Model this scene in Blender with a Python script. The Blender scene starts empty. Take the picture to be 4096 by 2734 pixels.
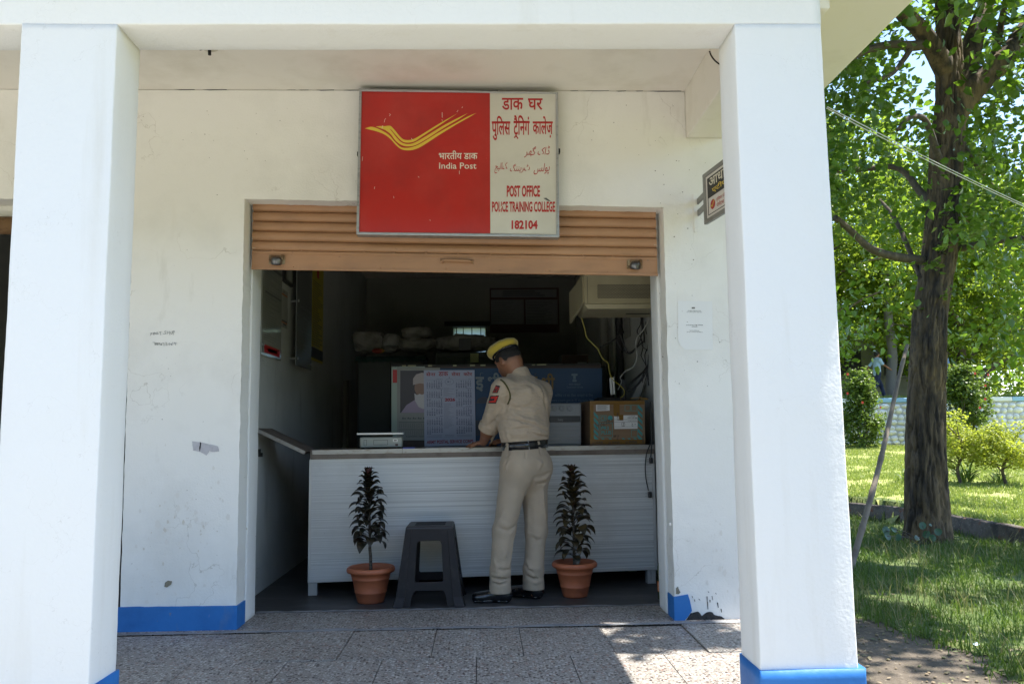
import bpy, bmesh, math, random
import numpy as np
from mathutils import Vector, Matrix, noise
from mathutils.geometry import tessellate_polygon
random.seed(7); np.random.seed(7)
R = math.radians
S = bpy.context.scene
COL = S.collection
# ------------------------------------------------------------------ camera
F_PX, CX, CY, CZ = 3300.0, 0.7391, -4.9652, 1.1292
YAW, PITCH, ROLL = -0.0372, 0.1051, -0.0121
_f = Vector((-math.sin(YAW)*math.cos(PITCH), math.cos(YAW)*math.cos(PITCH), math.sin(PITCH)))
_r = Vector((math.cos(YAW), math.sin(YAW), 0)); _u = _r.cross(_f)
CR = _r*math.cos(ROLL) + _u*math.sin(ROLL); CU = -_r*math.sin(ROLL) + _u*math.cos(ROLL); CF = _f
CO = Vector((CX, CY, CZ))
cam_d = bpy.data.cameras.new('camera'); cam = bpy.data.objects.new('camera', cam_d); COL.objects.link(cam)
cam_d.sensor_width = 36; cam_d.lens = F_PX/4096*36; cam_d.clip_end = 2000; cam_d.clip_start = .05
cam.matrix_world = Matrix(((CR.x, CU.x, -CF.x, CO.x), (CR.y, CU.y, -CF.y, CO.y), (CR.z, CU.z, -CF.z, CO.z), (0, 0, 0, 1)))
S.camera = cam
# ------------------------------------------------------------------ light
SUN = Vector((.465, .008, 1.0)).normalized()
elev = math.asin(SUN.z); azim = math.atan2(SUN.x, SUN.y)
W = bpy.data.worlds.new('World'); S.world = W; W.use_nodes = True
_n = W.node_tree.nodes; _bg = _n['Background']
_sky = _n.new('ShaderNodeTexSky'); _sky.sky_type = 'NISHITA'; _sky.sun_disc = False
_sky.sun_elevation = elev; _sky.sun_rotation = azim
_sky.air_density = 1.0; _sky.dust_density = .8; _sky.ozone_density = 1.0; _sky.altitude = 700
W.node_tree.links.new(_sky.outputs[0], _bg.inputs[0]); _bg.inputs[1].default_value = 0.15
sd = bpy.data.lights.new('sun', 'SUN'); sd.energy = 4.6; sd.angle = R(.5); sd.color = (1, .95, .87)
so = bpy.data.objects.new('sun', sd); COL.objects.link(so)
so.rotation_euler = (-SUN).to_track_quat('-Z', 'Y').to_euler(); so.location = (8, 3, 20)
S.view_settings.view_transform = 'Standard'; S.view_settings.look = 'None'
S.view_settings.exposure = 1.54; S.view_settings.gamma = 1.0; S.view_settings.use_curve_mapping = False
S.cycles.use_denoising = True
S.cycles.max_bounces = 10; S.cycles.diffuse_bounces = 6; S.cycles.transmission_bounces = 8; S.cycles.transparent_max_bounces = 8
S.cycles.caustics_reflective = False; S.cycles.caustics_refractive = False
S.cycles.sample_clamp_indirect = 8

# ------------------------------------------------------------------ measuring helpers (photo pixel -> point on a known plane)
def ray(px, py): return CR*((px-2048)/F_PX) + CU*((1367-py)/F_PX) + CF
def U(px, py, Y=None, Z=None, X=None):
    d = ray(px, py)
    if Y is not None: t = (Y-CO.y)/d.y
    elif Z is not None: t = (Z-CO.z)/d.z
    else: t = (X-CO.x)/d.x
    return CO + d*t
# ------------------------------------------------------------------ materials
def mat(name, col, rough=.6, metal=0., spec=.5, var=(), bump=None, alpha=None, coat=0, sheen=0, crack=None):
    """var: list of (scale, colour, lo, hi[, stretch xyz[, detail]]) noise layers mixed over the base colour"""
    m = bpy.data.materials.new(name); m.use_nodes = True
    nt = m.node_tree; N = nt.nodes; L = nt.links
    b = N['Principled BSDF']
    b.inputs['Roughness'].default_value = rough; b.inputs['Metallic'].default_value = metal
    b.inputs['Specular IOR Level'].default_value = spec
    if coat: b.inputs['Coat Weight'].default_value = coat
    if sheen: b.inputs['Sheen Weight'].default_value = sheen
    col4 = tuple(col)+(1,)
    b.inputs['Base Color'].default_value = col4
    tc = N.new('ShaderNodeTexCoord')
    prev = None
    def mapped(stretch):
        mp = N.new('ShaderNodeMapping'); mp.inputs['Scale'].default_value = stretch
        L.new(tc.outputs['Object'], mp.inputs['Vector']); return mp.outputs[0]
    for v in var:
        sc, c2, lo, hi = v[:4]; stretch = v[4] if len(v) > 4 and v[4] else (1, 1, 1); det = v[5] if len(v) > 5 else 6
        nz = N.new('ShaderNodeTexNoise'); nz.inputs['Scale'].default_value = sc; nz.inputs['Detail'].default_value = det
        nz.inputs['Roughness'].default_value = .6
        L.new(mapped(stretch), nz.inputs['Vector'])
        mr = N.new('ShaderNodeMapRange'); mr.inputs['From Min'].default_value = lo; mr.inputs['From Max'].default_value = hi
        mr.clamp = True; L.new(nz.outputs['Fac'], mr.inputs['Value'])
        mx = N.new('ShaderNodeMixRGB'); mx.inputs[2].default_value = tuple(c2)+(1,)
        L.new(mr.outputs[0], mx.inputs[0])
        if prev is None: mx.inputs[1].default_value = col4
        else: L.new(prev, mx.inputs[1])
        prev = mx.outputs[0]
    if crack:  # hairline cracks: (scale, width, colour)
        wn = N.new('ShaderNodeTexNoise'); wn.inputs['Scale'].default_value = crack[0]*2.5; wn.inputs['Detail'].default_value = 4; L.new(tc.outputs['Object'], wn.inputs['Vector'])
        va = N.new('ShaderNodeVectorMath'); va.operation = 'MULTIPLY_ADD'; va.inputs[1].default_value = (.35, .35, .35); L.new(wn.outputs['Color'], va.inputs[0]); L.new(tc.outputs['Object'], va.inputs[2])
        vo = N.new('ShaderNodeTexVoronoi'); vo.feature = 'DISTANCE_TO_EDGE'; vo.inputs['Scale'].default_value = crack[0]; L.new(va.outputs[0], vo.inputs['Vector'])
        lt_ = N.new('ShaderNodeMapRange'); lt_.inputs['From Min'].default_value = 0; lt_.inputs['From Max'].default_value = crack[1]; lt_.inputs['To Min'].default_value = 1; lt_.inputs['To Max'].default_value = 0; L.new(vo.outputs['Distance'], lt_.inputs['Value'])
        mk = N.new('ShaderNodeTexNoise'); mk.inputs['Scale'].default_value = 1.7; L.new(tc.outputs['Object'], mk.inputs['Vector'])
        mm = N.new('ShaderNodeMapRange'); mm.inputs['From Min'].default_value = .52; mm.inputs['From Max'].default_value = .60; mm.inputs['To Max'].default_value = .55; L.new(mk.outputs['Fac'], mm.inputs['Value'])
        mu = N.new('ShaderNodeMath'); mu.operation = 'MULTIPLY'; L.new(lt_.outputs[0], mu.inputs[0]); L.new(mm.outputs[0], mu.inputs[1])
        mx = N.new('ShaderNodeMixRGB'); mx.inputs[2].default_value = tuple(crack[2])+(1,); L.new(mu.outputs[0], mx.inputs[0])
        if prev is None: mx.inputs[1].default_value = col4
        else: L.new(prev, mx.inputs[1])
        prev = mx.outputs[0]
    if prev is not None: L.new(prev, b.inputs['Base Color'])
    if bump:
        bl = bump if isinstance(bump, list) else [bump]; last = None
        for q in bl:
            sc, st = q[:2]; stretch = q[2] if len(q) > 2 else (1, 1, 1)
            nz = N.new('ShaderNodeTexNoise'); nz.inputs['Scale'].default_value = sc; nz.inputs['Detail'].default_value = 5
            L.new(mapped(stretch), nz.inputs['Vector'])
            bp = N.new('ShaderNodeBump'); bp.inputs['Strength'].default_value = st; bp.inputs['Distance'].default_value = .02
            L.new(nz.outputs['Fac'], bp.inputs['Height'])
            if last is not None: L.new(last, bp.inputs['Normal'])
            last = bp.outputs[0]
        L.new(last, b.inputs['Normal'])
    return m
def leaf_mat(name, c1, c2, trans, rough=.42, ts=.45):
    """leaf: two-tone diffuse by a per-leaf attribute plus light passing through"""
    m = bpy.data.materials.new(name); m.use_nodes = True
    nt = m.node_tree; N = nt.nodes; L = nt.links
    b = N['Principled BSDF']; out = N['Material Output']
    at = N.new('ShaderNodeAttribute'); at.attribute_name = 'tone'
    mx = N.new('ShaderNodeMixRGB'); mx.inputs[1].default_value = tuple(c1)+(1,); mx.inputs[2].default_value = tuple(c2)+(1,)
    L.new(at.outputs['Fac'], mx.inputs[0]); L.new(mx.outputs[0], b.inputs['Base Color'])
    b.inputs['Roughness'].default_value = rough; b.inputs['Specular IOR Level'].default_value = .5
    tr = N.new('ShaderNodeBsdfTranslucent')
    m2 = N.new('ShaderNodeMixRGB'); m2.blend_type = 'MULTIPLY'; m2.inputs[0].default_value = 0
    m3 = N.new('ShaderNodeMixRGB'); m3.inputs[0].default_value = .75; m3.inputs[2].default_value = tuple(trans)+(1,)
    L.new(mx.outputs[0], m3.inputs[1]); L.new(m3.outputs[0], tr.inputs[0])
    ms = N.new('ShaderNodeMixShader'); ms.inputs[0].default_value = ts
    L.new(b.outputs[0], ms.inputs[1]); L.new(tr.outputs[0], ms.inputs[2]); L.new(ms.outputs[0], out.inputs[0])
    return m
# ------------------------------------------------------------------ objects
def tag(o, label=None, cat=None, group=None, kind=None):
    if label: o['label'] = label
    if cat: o['category'] = cat
    if group: o['group'] = group
    if kind: o['kind'] = kind
    return o
ORG = {}
def thing(name, label, cat, loc=(0, 0, 0), group=None):
    o = bpy.data.objects.new(name, None); COL.objects.link(o); o.location = loc; o.empty_display_size = .1
    ORG[o.name] = Vector(loc); return tag(o, label, cat, group)
def link_mesh(name, me, m, parent=None, smooth=False, loc=None):
    """mesh data given in world coordinates; stored relative to its parent"""
    o = bpy.data.objects.new(name, me); COL.objects.link(o)
    org = ORG[parent.name] if parent is not None else Vector(loc or (0, 0, 0))
    if org.length: me.transform(Matrix.Translation(-org))
    if parent is not None: o.parent = parent
    else: o.location = org
    ORG[o.name] = org
    if m is not None:
        for k in (m if isinstance(m, (list, tuple)) else [m]): me.materials.append(k)
    if smooth: me.polygons.foreach_set('use_smooth', [True]*len(me.polygons))
    me.update(); return o
def bevel(o, w, seg=2, ang=35):
    b = o.modifiers.new('bevel', 'BEVEL'); b.width = w; b.segments = seg; b.limit_method = 'ANGLE'; b.angle_limit = R(ang); b.harden_normals = False
    return o
class MB:
    def __init__(s): s.v = []; s.f = []; s.mi = []; s.cur = 0
    def add(s, vs, fs):
        n = len(s.v); s.v += [tuple(p) for p in vs]; s.f += [tuple(i+n for i in q) for q in fs]; s.mi += [s.cur]*len(fs); return s
    def box(s, x0, x1, y0, y1, z0, z1):
        v = [(x0, y0, z0), (x1, y0, z0), (x1, y1, z0), (x0, y1, z0), (x0, y0, z1), (x1, y0, z1), (x1, y1, z1), (x0, y1, z1)]
        return s.add(v, [(0, 3, 2, 1), (4, 5, 6, 7), (0, 1, 5, 4), (1, 2, 6, 5), (2, 3, 7, 6), (3, 0, 4, 7)])
    def hexa(s, v):  # 8 corners: bottom 4 ccw from above, top 4
        return s.add(v, [(0, 3, 2, 1), (4, 5, 6, 7), (0, 1, 5, 4), (1, 2, 6, 5), (2, 3, 7, 6), (3, 0, 4, 7)])
    def obox(s, c, ax, ay, az):
        c, ax, ay, az = map(Vector, (c, ax, ay, az))
        return s.hexa([c-ax-ay-az, c+ax-ay-az, c+ax+ay-az, c-ax+ay-az, c-ax-ay+az, c+ax-ay+az, c+ax+ay+az, c-ax+ay+az])
    def quad(s, a, b, c, d): return s.add([a, b, c, d], [(0, 1, 2, 3)])
    def poly(s, pts): return s.add(pts, [tuple(range(len(pts)))])
    def tube(s, pts, rad, n=8, cap=True):
        pts = [Vector(p) for p in pts]; k = len(pts)
        rs = rad if isinstance(rad, (list, tuple)) else [rad]*k
        t0 = (pts[1]-pts[0]).normalized(); a = t0.orthogonal().normalized(); vs = []; fs = []
        for i, p in enumerate(pts):
            t = (pts[min(i+1, k-1)]-pts[max(i-1, 0)]).normalized()
            a = (a - t*a.dot(t)).normalized(); b = t.cross(a)
            for j in range(n):
                w = 2*math.pi*j/n; vs.append(p + (a*math.cos(w)+b*math.sin(w))*rs[i])
        for i in range(k-1):
            for j in range(n): fs.append((i*n+j, i*n+(j+1) % n, (i+1)*n+(j+1) % n, (i+1)*n+j))
        if cap: fs += [tuple(range(n))[::-1], tuple((k-1)*n+j for j in range(n))]
        return s.add(vs, fs)
    def lathe(s, prof, c, n=40, axis=None):
        c = Vector(c); vs = []; fs = []; m = len(prof)
        if axis is None: ex, ey, ez = Vector((1, 0, 0)), Vector((0, 1, 0)), Vector((0, 0, 1))
        else: ez = Vector(axis).normalized(); ex = ez.orthogonal().normalized(); ey = ez.cross(ex)
        for r, z in prof:
            for j in range(n):
                w = 2*math.pi*j/n; vs.append(c + ex*(r*math.cos(w)) + ey*(r*math.sin(w)) + ez*z)
        for i in range(m-1):
            for j in range(n): fs.append((i*n+j, i*n+(j+1) % n, (i+1)*n+(j+1) % n, (i+1)*n+j))
        if prof[0][0] > 1e-6: fs.append(tuple(range(n))[::-1])
        if prof[-1][0] > 1e-6: fs.append(tuple((m-1)*n+j for j in range(n)))
        return s.add(vs, fs)
    def ball(s, c, r, nu=12, nv=8):
        c = Vector(c); r = Vector(r) if hasattr(r, '__len__') else Vector((r, r, r)); vs = []; fs = []
        for i in range(nv+1):
            th = math.pi*i/nv
            for j in range(nu):
                w = 2*math.pi*j/nu; vs.append((c.x+r.x*math.sin(th)*math.cos(w), c.y+r.y*math.sin(th)*math.sin(w), c.z-r.z*math.cos(th)))
        for i in range(nv):
            for j in range(nu): fs.append((i*nu+j, i*nu+(j+1) % nu, (i+1)*nu+(j+1) % nu, (i+1)*nu+j))
        return s.add(vs, fs)
    def plate(s, outer, holes, fn, thick):
        """flat plate from a 2-D outline with holes; fn(u,v,w) -> world point, w from 0 to thick"""
        loops = [outer]+list(holes)
        tri = tessellate_polygon([[Vector((p[0], p[1], 0)) for p in l] for l in loops])
        flat = [p for l in loops for p in l]; n = len(flat)
        vs = [fn(p[0], p[1], 0) for p in flat]+[fn(p[0], p[1], thick) for p in flat]
        fs = []
        for a, b, c in tri:
            A, B, Cc = flat[a], flat[b], flat[c]
            if (B[0]-A[0])*(Cc[1]-A[1])-(B[1]-A[1])*(Cc[0]-A[0]) < 0: a, c = c, a
            fs += [(a, b, c), (c+n, b+n, a+n)]
        o = 0
        for l in loops:
            k = len(l); area = sum(l[i][0]*l[(i+1) % k][1]-l[(i+1) % k][0]*l[i][1] for i in range(k))
            ccw = area > 0
            if o > 0: ccw = not ccw if area > 0 else True
            for i in range(k):
                a, b = o+i, o+(i+1) % k
                fs.append((b, a, a+n, b+n) if (area > 0) == (o == 0) else (a, b, b+n, a+n))
            o += k
        return s.add(vs, fs)
    def mesh(s, name):
        me = bpy.data.meshes.new(name); me.from_pydata(s.v, [], s.f)
        if any(s.mi): me.polygons.foreach_set('material_index', s.mi)
        me.update(); return me
    def build(s, name, m, parent=None, smooth=False, loc=None, bev=0, seg=2):
        o = link_mesh(name, s.mesh(name), m, parent, smooth, loc)
        if bev: bevel(o, bev, seg)
        return o
def recalc(o):
    bm = bmesh.new(); bm.from_mesh(o.data); bmesh.ops.recalc_face_normals(bm, faces=bm.faces); bm.to_mesh(o.data); bm.free(); return o
def np_mesh(name, V, Fq, tone=None):
    """fast mesh from arrays: V (n,3), Fq (m,k)"""
    me = bpy.data.meshes.new(name); n, (m, k) = len(V), Fq.shape
    me.vertices.add(n); me.vertices.foreach_set('co', np.ascontiguousarray(V, dtype=np.float32).ravel())
    me.loops.add(m*k); me.loops.foreach_set('vertex_index', np.ascontiguousarray(Fq, dtype=np.int32).ravel())
    me.polygons.add(m); me.polygons.foreach_set('loop_start', np.arange(0, m*k, k, dtype=np.int32))
    try: me.polygons.foreach_set('loop_total', np.full(m, k, dtype=np.int32))
    except Exception: pass
    if tone is not None:
        a = me.attributes.new('tone', 'FLOAT', 'FACE'); a.data.foreach_set('value', np.asarray(tone, dtype=np.float32))
    me.update(calc_edges=True); me.validate(); return me
# ------------------------------------------------------------------ lettering
_TX = {}
def glyphs(txt, bold=0., shear=0.):
    key = (txt, bold, shear)
    if key not in _TX:
        c = bpy.data.curves.new('t', 'FONT'); c.body = txt; c.offset = bold; c.resolution_u = 3; c.shear = shear
        o = bpy.data.objects.new('t', c); COL.objects.link(o)
        dg = bpy.context.evaluated_depsgraph_get(); dg.update()
        me = bpy.data.meshes.new_from_object(o.evaluated_get(dg))
        v = [(p.co.x, p.co.y) for p in me.vertices]; f = [tuple(p.vertices) for p in me.polygons]
        bpy.data.objects.remove(o); bpy.data.curves.remove(c); bpy.data.meshes.remove(me)
        xs = [p[0] for p in v]; ys = [p[1] for p in v]
        _TX[key] = (v, f, min(xs), max(xs), min(ys), max(ys))
    return _TX[key]
def letter(mb, txt, fn, u0, u1, v0, v1, bold=0., shear=0.):
    """fit the ink box of txt into (u0..u1, v0..v1); fn(u,v)->world"""
    v, f, a, b, c, d = glyphs(txt, bold, shear)
    mb.add([fn(u0+(p[0]-a)/(b-a)*(u1-u0), v0+(p[1]-c)/(d-c)*(v1-v0)) for p in v], f)
def stroke2(mb, pts, w, fn):
    """2-D pen stroke as quads with round-ish joints; fn(u,v)->world"""
    for (a, b) in zip(pts[:-1], pts[1:]):
        dx, dy = b[0]-a[0], b[1]-a[1]; l = math.hypot(dx, dy) or 1e-9; nx, ny = -dy/l*w/2, dx/l*w/2; ex, ey = dx/l*w*.4, dy/l*w*.4
        mb.quad(fn(a[0]-ex-nx, a[1]-ey-ny), fn(b[0]+ex-nx, b[1]+ey-ny), fn(b[0]+ex+nx, b[1]+ey+ny), fn(a[0]-ex+nx, a[1]-ey+ny))
def frame_fn(o, ux, vx, n, off):
    """fn(u,v) in metres on the plane o + u*ux + v*vx, lifted by off along n"""
    o, ux, vx, n = Vector(o), Vector(ux), Vector(vx), Vector(n)
    return lambda u, v, w=0: o+ux*u+vx*v+n*(off+w)
def quad_fn(tl, tr, br, bl, off=(0, 0, 0)):
    """fn(u,v) with u,v in 0..1 (v up) over four corners"""
    off = Vector(off)
    return lambda u, v: (bl*(1-u)+br*u)*(1-v)+(tl*(1-u)+tr*u)*v+off
def catmull(pts, n=8):
    P = [Vector(p) for p in pts]; P = [P[0]*2-P[1]]+P+[P[-1]*2-P[-2]]; out = []
    for i in range(1, len(P)-2):
        for k in range(n):
            t = k/n; a, b, c, d = P[i-1:i+3]
            out.append(.5*((2*b)+(c-a)*t+(2*a-5*b+4*c-d)*t*t+(3*b-a-3*c+d)*t**3))
    out.append(P[-2]); return out
# ------------------------------------------------------------------ solid fields -> one continuous surface
class Field:
    def __init__(s, lo, hi, h):
        s.lo = np.array(lo, float); s.h = h; s.n = np.ceil((np.array(hi)-s.lo)/h).astype(int)+1
        s.F = np.full(s.n, 1.0, dtype=np.float32)
    def sub(s, lo, hi):
        a = np.clip(np.floor((np.array(lo)-s.lo)/s.h).astype(int), 0, s.n); b = np.clip(np.ceil((np.array(hi)-s.lo)/s.h).astype(int)+1, 0, s.n)
        sl = tuple(slice(i, j) for i, j in zip(a, b))
        g = np.meshgrid(*[s.lo[i]+s.h*np.arange(a[i], b[i]) for i in range(3)], indexing='ij')
        return sl, g
    @staticmethod
    def smin(a, b, k):
        if k <= 0: return np.minimum(a, b)
        h = np.clip(.5+.5*(b-a)/k, 0, 1); return b*(1-h)+a*h-k*h*(1-h)
    def cap(s, a, b, ra, rb, k=.02, side=None, cut=False, inter=False):
        """tapered capsule a-b; ra/rb radius or (along side, across); merged (cut=False) or removed"""
        a = np.array(a, float); b = np.array(b, float)
        ra2 = ra if hasattr(ra, '__len__') else (ra, ra); rb2 = rb if hasattr(rb, '__len__') else (rb, rb)
        m = max(*ra2, *rb2)+k+.03
        sl, (X, Y, Z) = s.sub(np.minimum(a, b)-m, np.maximum(a, b)+m)
        if X.size == 0: return s
        d = b-a; L2 = d@d+1e-12
        px, py, pz = X-a[0], Y-a[1], Z-a[2]
        t = np.clip((px*d[0]+py*d[1]+pz*d[2])/L2, 0, 1)
        qx, qy, qz = px-t*d[0], py-t*d[1], pz-t*d[2]
        if side is None and not (hasattr(ra, '__len__') or hasattr(rb, '__len__')):
            D = np.sqrt(qx*qx+qy*qy+qz*qz)-(ra2[0]+(rb2[0]-ra2[0])*t)
        else:
            w = d/math.sqrt(L2); u = np.array(side if side is not None else (1, 0, 0), float)
            u = u-w*(u@w); u /= np.linalg.norm(u); v = np.cross(w, u)
            du = qx*u[0]+qy*u[1]+qz*u[2]; dv = qx*v[0]+qy*v[1]+qz*v[2]; dw = qx*w[0]+qy*w[1]+qz*w[2]
            r1 = ra2[0]+(rb2[0]-ra2[0])*t; r2 = ra2[1]+(rb2[1]-ra2[1])*t; r3 = np.minimum(r1, r2)
            e = np.sqrt((du/r1)**2+(dv/r2)**2+(dw/r3)**2); g = np.sqrt((du/r1**2)**2+(dv/r2**2)**2+(dw/r3**2)**2)+1e-6
            D = e*(e-1)/g
            D = np.where(e < 1e-3, -r3, D)
        D = D.astype(np.float32)
        s.F[sl] = -s.smin(-s.F[sl], D, k) if cut else s.smin(s.F[sl], D, k)
        return s
    def ell(s, c, axes, rad, k=.02, cut=False):
        c = np.array(c, float); m = max(rad)+k+.03
        sl, (X, Y, Z) = s.sub(c-m, c+m)
        if X.size == 0: return s
        e = 0; g = 0
        for ax, r in zip(axes, rad):
            ax = np.array(ax, float); q = (X-c[0])*ax[0]+(Y-c[1])*ax[1]+(Z-c[2])*ax[2]; e = e+(q/r)**2; g = g+(q/r**2)**2
        e = np.sqrt(e); D = np.where(e < 1e-3, -min(rad), e*(e-1)/(np.sqrt(g)+1e-6)).astype(np.float32)
        s.F[sl] = -s.smin(-s.F[sl], D, k) if cut else s.smin(s.F[sl], D, k)
        return s
    def half(s, p, n, k=.0):
        """keep only the side where (x-p).n < 0"""
        p = np.array(p, float); n = np.array(n, float); n /= np.linalg.norm(n)
        sl, (X, Y, Z) = s.sub(s.lo, s.lo+s.h*s.n)
        D = ((X-p[0])*n[0]+(Y-p[1])*n[1]+(Z-p[2])*n[2]).astype(np.float32)
        s.F[sl] = -s.smin(-s.F[sl], -D, k); return s
    def ridge(s, pts, amp, w):
        """raise (amp>0) or press (amp<0) a soft crease along a polyline"""
        pts = [np.array(p, float) for p in pts]
        for i, (a, b) in enumerate(zip(pts[:-1], pts[1:])):
            m = w*2.6; sl, (X, Y, Z) = s.sub(np.minimum(a, b)-m, np.maximum(a, b)+m)
            if X.size == 0: continue
            d = b-a; L2 = d@d+1e-12; t = np.clip(((X-a[0])*d[0]+(Y-a[1])*d[1]+(Z-a[2])*d[2])/L2, 0, 1)
            q = (X-a[0]-t*d[0])**2+(Y-a[1]-t*d[1])**2+(Z-a[2]-t*d[2])**2
            T = (i+t)/(len(pts)-1); env = np.sin(np.pi*np.clip(T*.86+.07, 0, 1))
            s.F[sl] -= (amp*env*np.exp(-q/w**2)).astype(np.float32)
        return s
    def ripple(s, amp, scale, seed=0, stretch=(1, 1, 1)):
        sl, (X, Y, Z) = s.sub(s.lo, s.lo+s.h*s.n); rs = np.random.RandomState(seed); A = 0
        for q in range(5):
            kv = rs.normal(size=3); kv /= np.linalg.norm(kv); kv *= np.array(stretch)*scale*(.6+.9*rs.rand()); A = A+np.sin(X*kv[0]+Y*kv[1]+Z*kv[2]+rs.rand()*6.3)
        s.F += (amp*A/2.2).astype(np.float32); return s
    def mesh(s, name):
        F = s.F; ins = F < 0
        nx, ny, nz = F.shape
        c = np.zeros((nx-1, ny-1, nz-1), np.int8)
        for i in (0, 1):
            for j in (0, 1):
                for k in (0, 1): c += ins[i:nx-1+i, j:ny-1+j, k:nz-1+k]
        I, J, K = np.nonzero((c > 0) & (c < 8)); idx = np.full(c.shape, -1, np.int64); idx[I, J, K] = np.arange(len(I))
        acc = np.zeros((len(I), 3)); cnt = np.zeros(len(I))
        cr = [(i, j, k) for i in (0, 1) for j in (0, 1) for k in (0, 1)]
        for a in cr:
            for b in cr:
                if sum(b[q]-a[q] for q in range(3)) == 1 and all(b[q] >= a[q] for q in range(3)):
                    fa = F[I+a[0], J+a[1], K+a[2]].astype(float); fb = F[I+b[0], J+b[1], K+b[2]].astype(float)
                    x = (fa < 0) != (fb < 0); t = np.where(x, fa/np.where(x, fa-fb, 1), 0)
                    for q in range(3): acc[:, q] += np.where(x, a[q]+t*(b[q]-a[q]), 0)
                    cnt += x
        V = s.lo+s.h*(np.stack([I, J, K], 1)+acc/cnt[:, None]); Q = []
        for ax in range(3):
            o1, o2 = (ax+1) % 3, (ax+2) % 3
            A = np.take(ins, range(0, F.shape[ax]-1), ax); B = np.take(ins, range(1, F.shape[ax]), ax)
            P = np.stack(np.nonzero(A != B), 1); ok = (P[:, o1] > 0) & (P[:, o2] > 0) & (P[:, o1] < F.shape[o1]-1) & (P[:, o2] < F.shape[o2]-1); P = P[ok]
            def g(d1, d2):
                q = P.copy(); q[:, o1] -= d1; q[:, o2] -= d2; return idx[q[:, 0], q[:, 1], q[:, 2]]
            q = np.stack([g(1, 1), g(0, 1), g(0, 0), g(1, 0)], 1)
            fl = ~A[P[:, 0], P[:, 1], P[:, 2]]; q[fl] = q[fl][:, ::-1]; Q.append(q)
        return np_mesh(name, V, np.concatenate(Q))
# ================================================================== materials of the building
M = {}
M['wall'] = mat('wall_paint', (.83, .81, .765), .82, crack=(2.2, .006, (.42, .38, .32)), var=[(5, (.72, .68, .60), .66, .90, (1, 1, .15), 5), (1.6, (.72, .70, .655), .48, .75), (38, (.60, .56, .49), .72, .80, None, 3), (7, (.68, .655, .60), .62, .82, (1, 1, .25)), (2.6, (.60, .56, .49), .67, .88, (1, 1, .5))], bump=[(14, .12), (90, .12)])
M['column'] = mat('column_paint', (.775, .77, .75), .8, crack=(3.4, .003, (.56, .54, .50)), var=[(7, (.70, .68, .63), .58, .82, (1, 1, .10), 5), (2.2, (.77, .76, .73), .5, .75), (46, (.62, .60, .55), .74, .82, None, 3)], bump=[(9, .07), (70, .12)])
M['ceil'] = mat('ceiling_paint', (.82, .775, .71), .85, var=[(2.0, (.68, .63, .55), .5, .75), (40, (.45, .40, .32), .75, .82, None, 3)], bump=[(20, .12, (1, 5, 1))])
M['blue'] = mat('blue_paint', (.022, .165, .47), .55, var=[(7, (.10, .19, .36), .60, .80, (1, 1, .4)), (26, (.20, .20, .19), .70, .80), (5, (.016, .13, .39), .45, .7), (30, (.10, .20, .46), .70, .8)], bump=[(25, .12)])
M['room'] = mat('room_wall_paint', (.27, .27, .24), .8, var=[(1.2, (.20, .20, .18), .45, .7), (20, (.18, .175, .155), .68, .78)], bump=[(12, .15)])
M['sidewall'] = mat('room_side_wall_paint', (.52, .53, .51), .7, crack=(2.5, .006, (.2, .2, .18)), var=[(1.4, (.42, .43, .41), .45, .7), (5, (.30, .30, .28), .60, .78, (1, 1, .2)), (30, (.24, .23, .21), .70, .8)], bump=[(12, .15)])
M['cement'] = mat('cement', (.25, .255, .265), .85, var=[(9, (.17, .17, .175), .45, .65), (60, (.36, .36, .37), .62, .75)], bump=[(60, .4)])
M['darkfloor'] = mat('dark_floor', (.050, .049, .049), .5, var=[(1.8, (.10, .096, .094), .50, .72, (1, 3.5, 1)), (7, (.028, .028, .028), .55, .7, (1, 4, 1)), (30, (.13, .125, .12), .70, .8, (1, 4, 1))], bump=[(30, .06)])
M['mortar'] = mat('mortar', (.07, .065, .06), .95)
M['chip'] = mat('bare_plaster', (.22, .20, .15), .95, bump=(60, .5))
M['lilac'] = mat('lilac_undercoat', (.50, .48, .50), .85, var=[(30, (.42, .40, .42), .5, .7)])
M['black'] = mat('black_stain', (.02, .019, .018), .8)
M['rust'] = mat('rust', (.16, .085, .035), .85, var=[(8, (.34, .27, .17), .5, .62), (30, (.08, .04, .02), .55, .7)], bump=(40, .3))
M['ink'] = mat('pencil_grey', (.27, .27, .275), .7)
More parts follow.
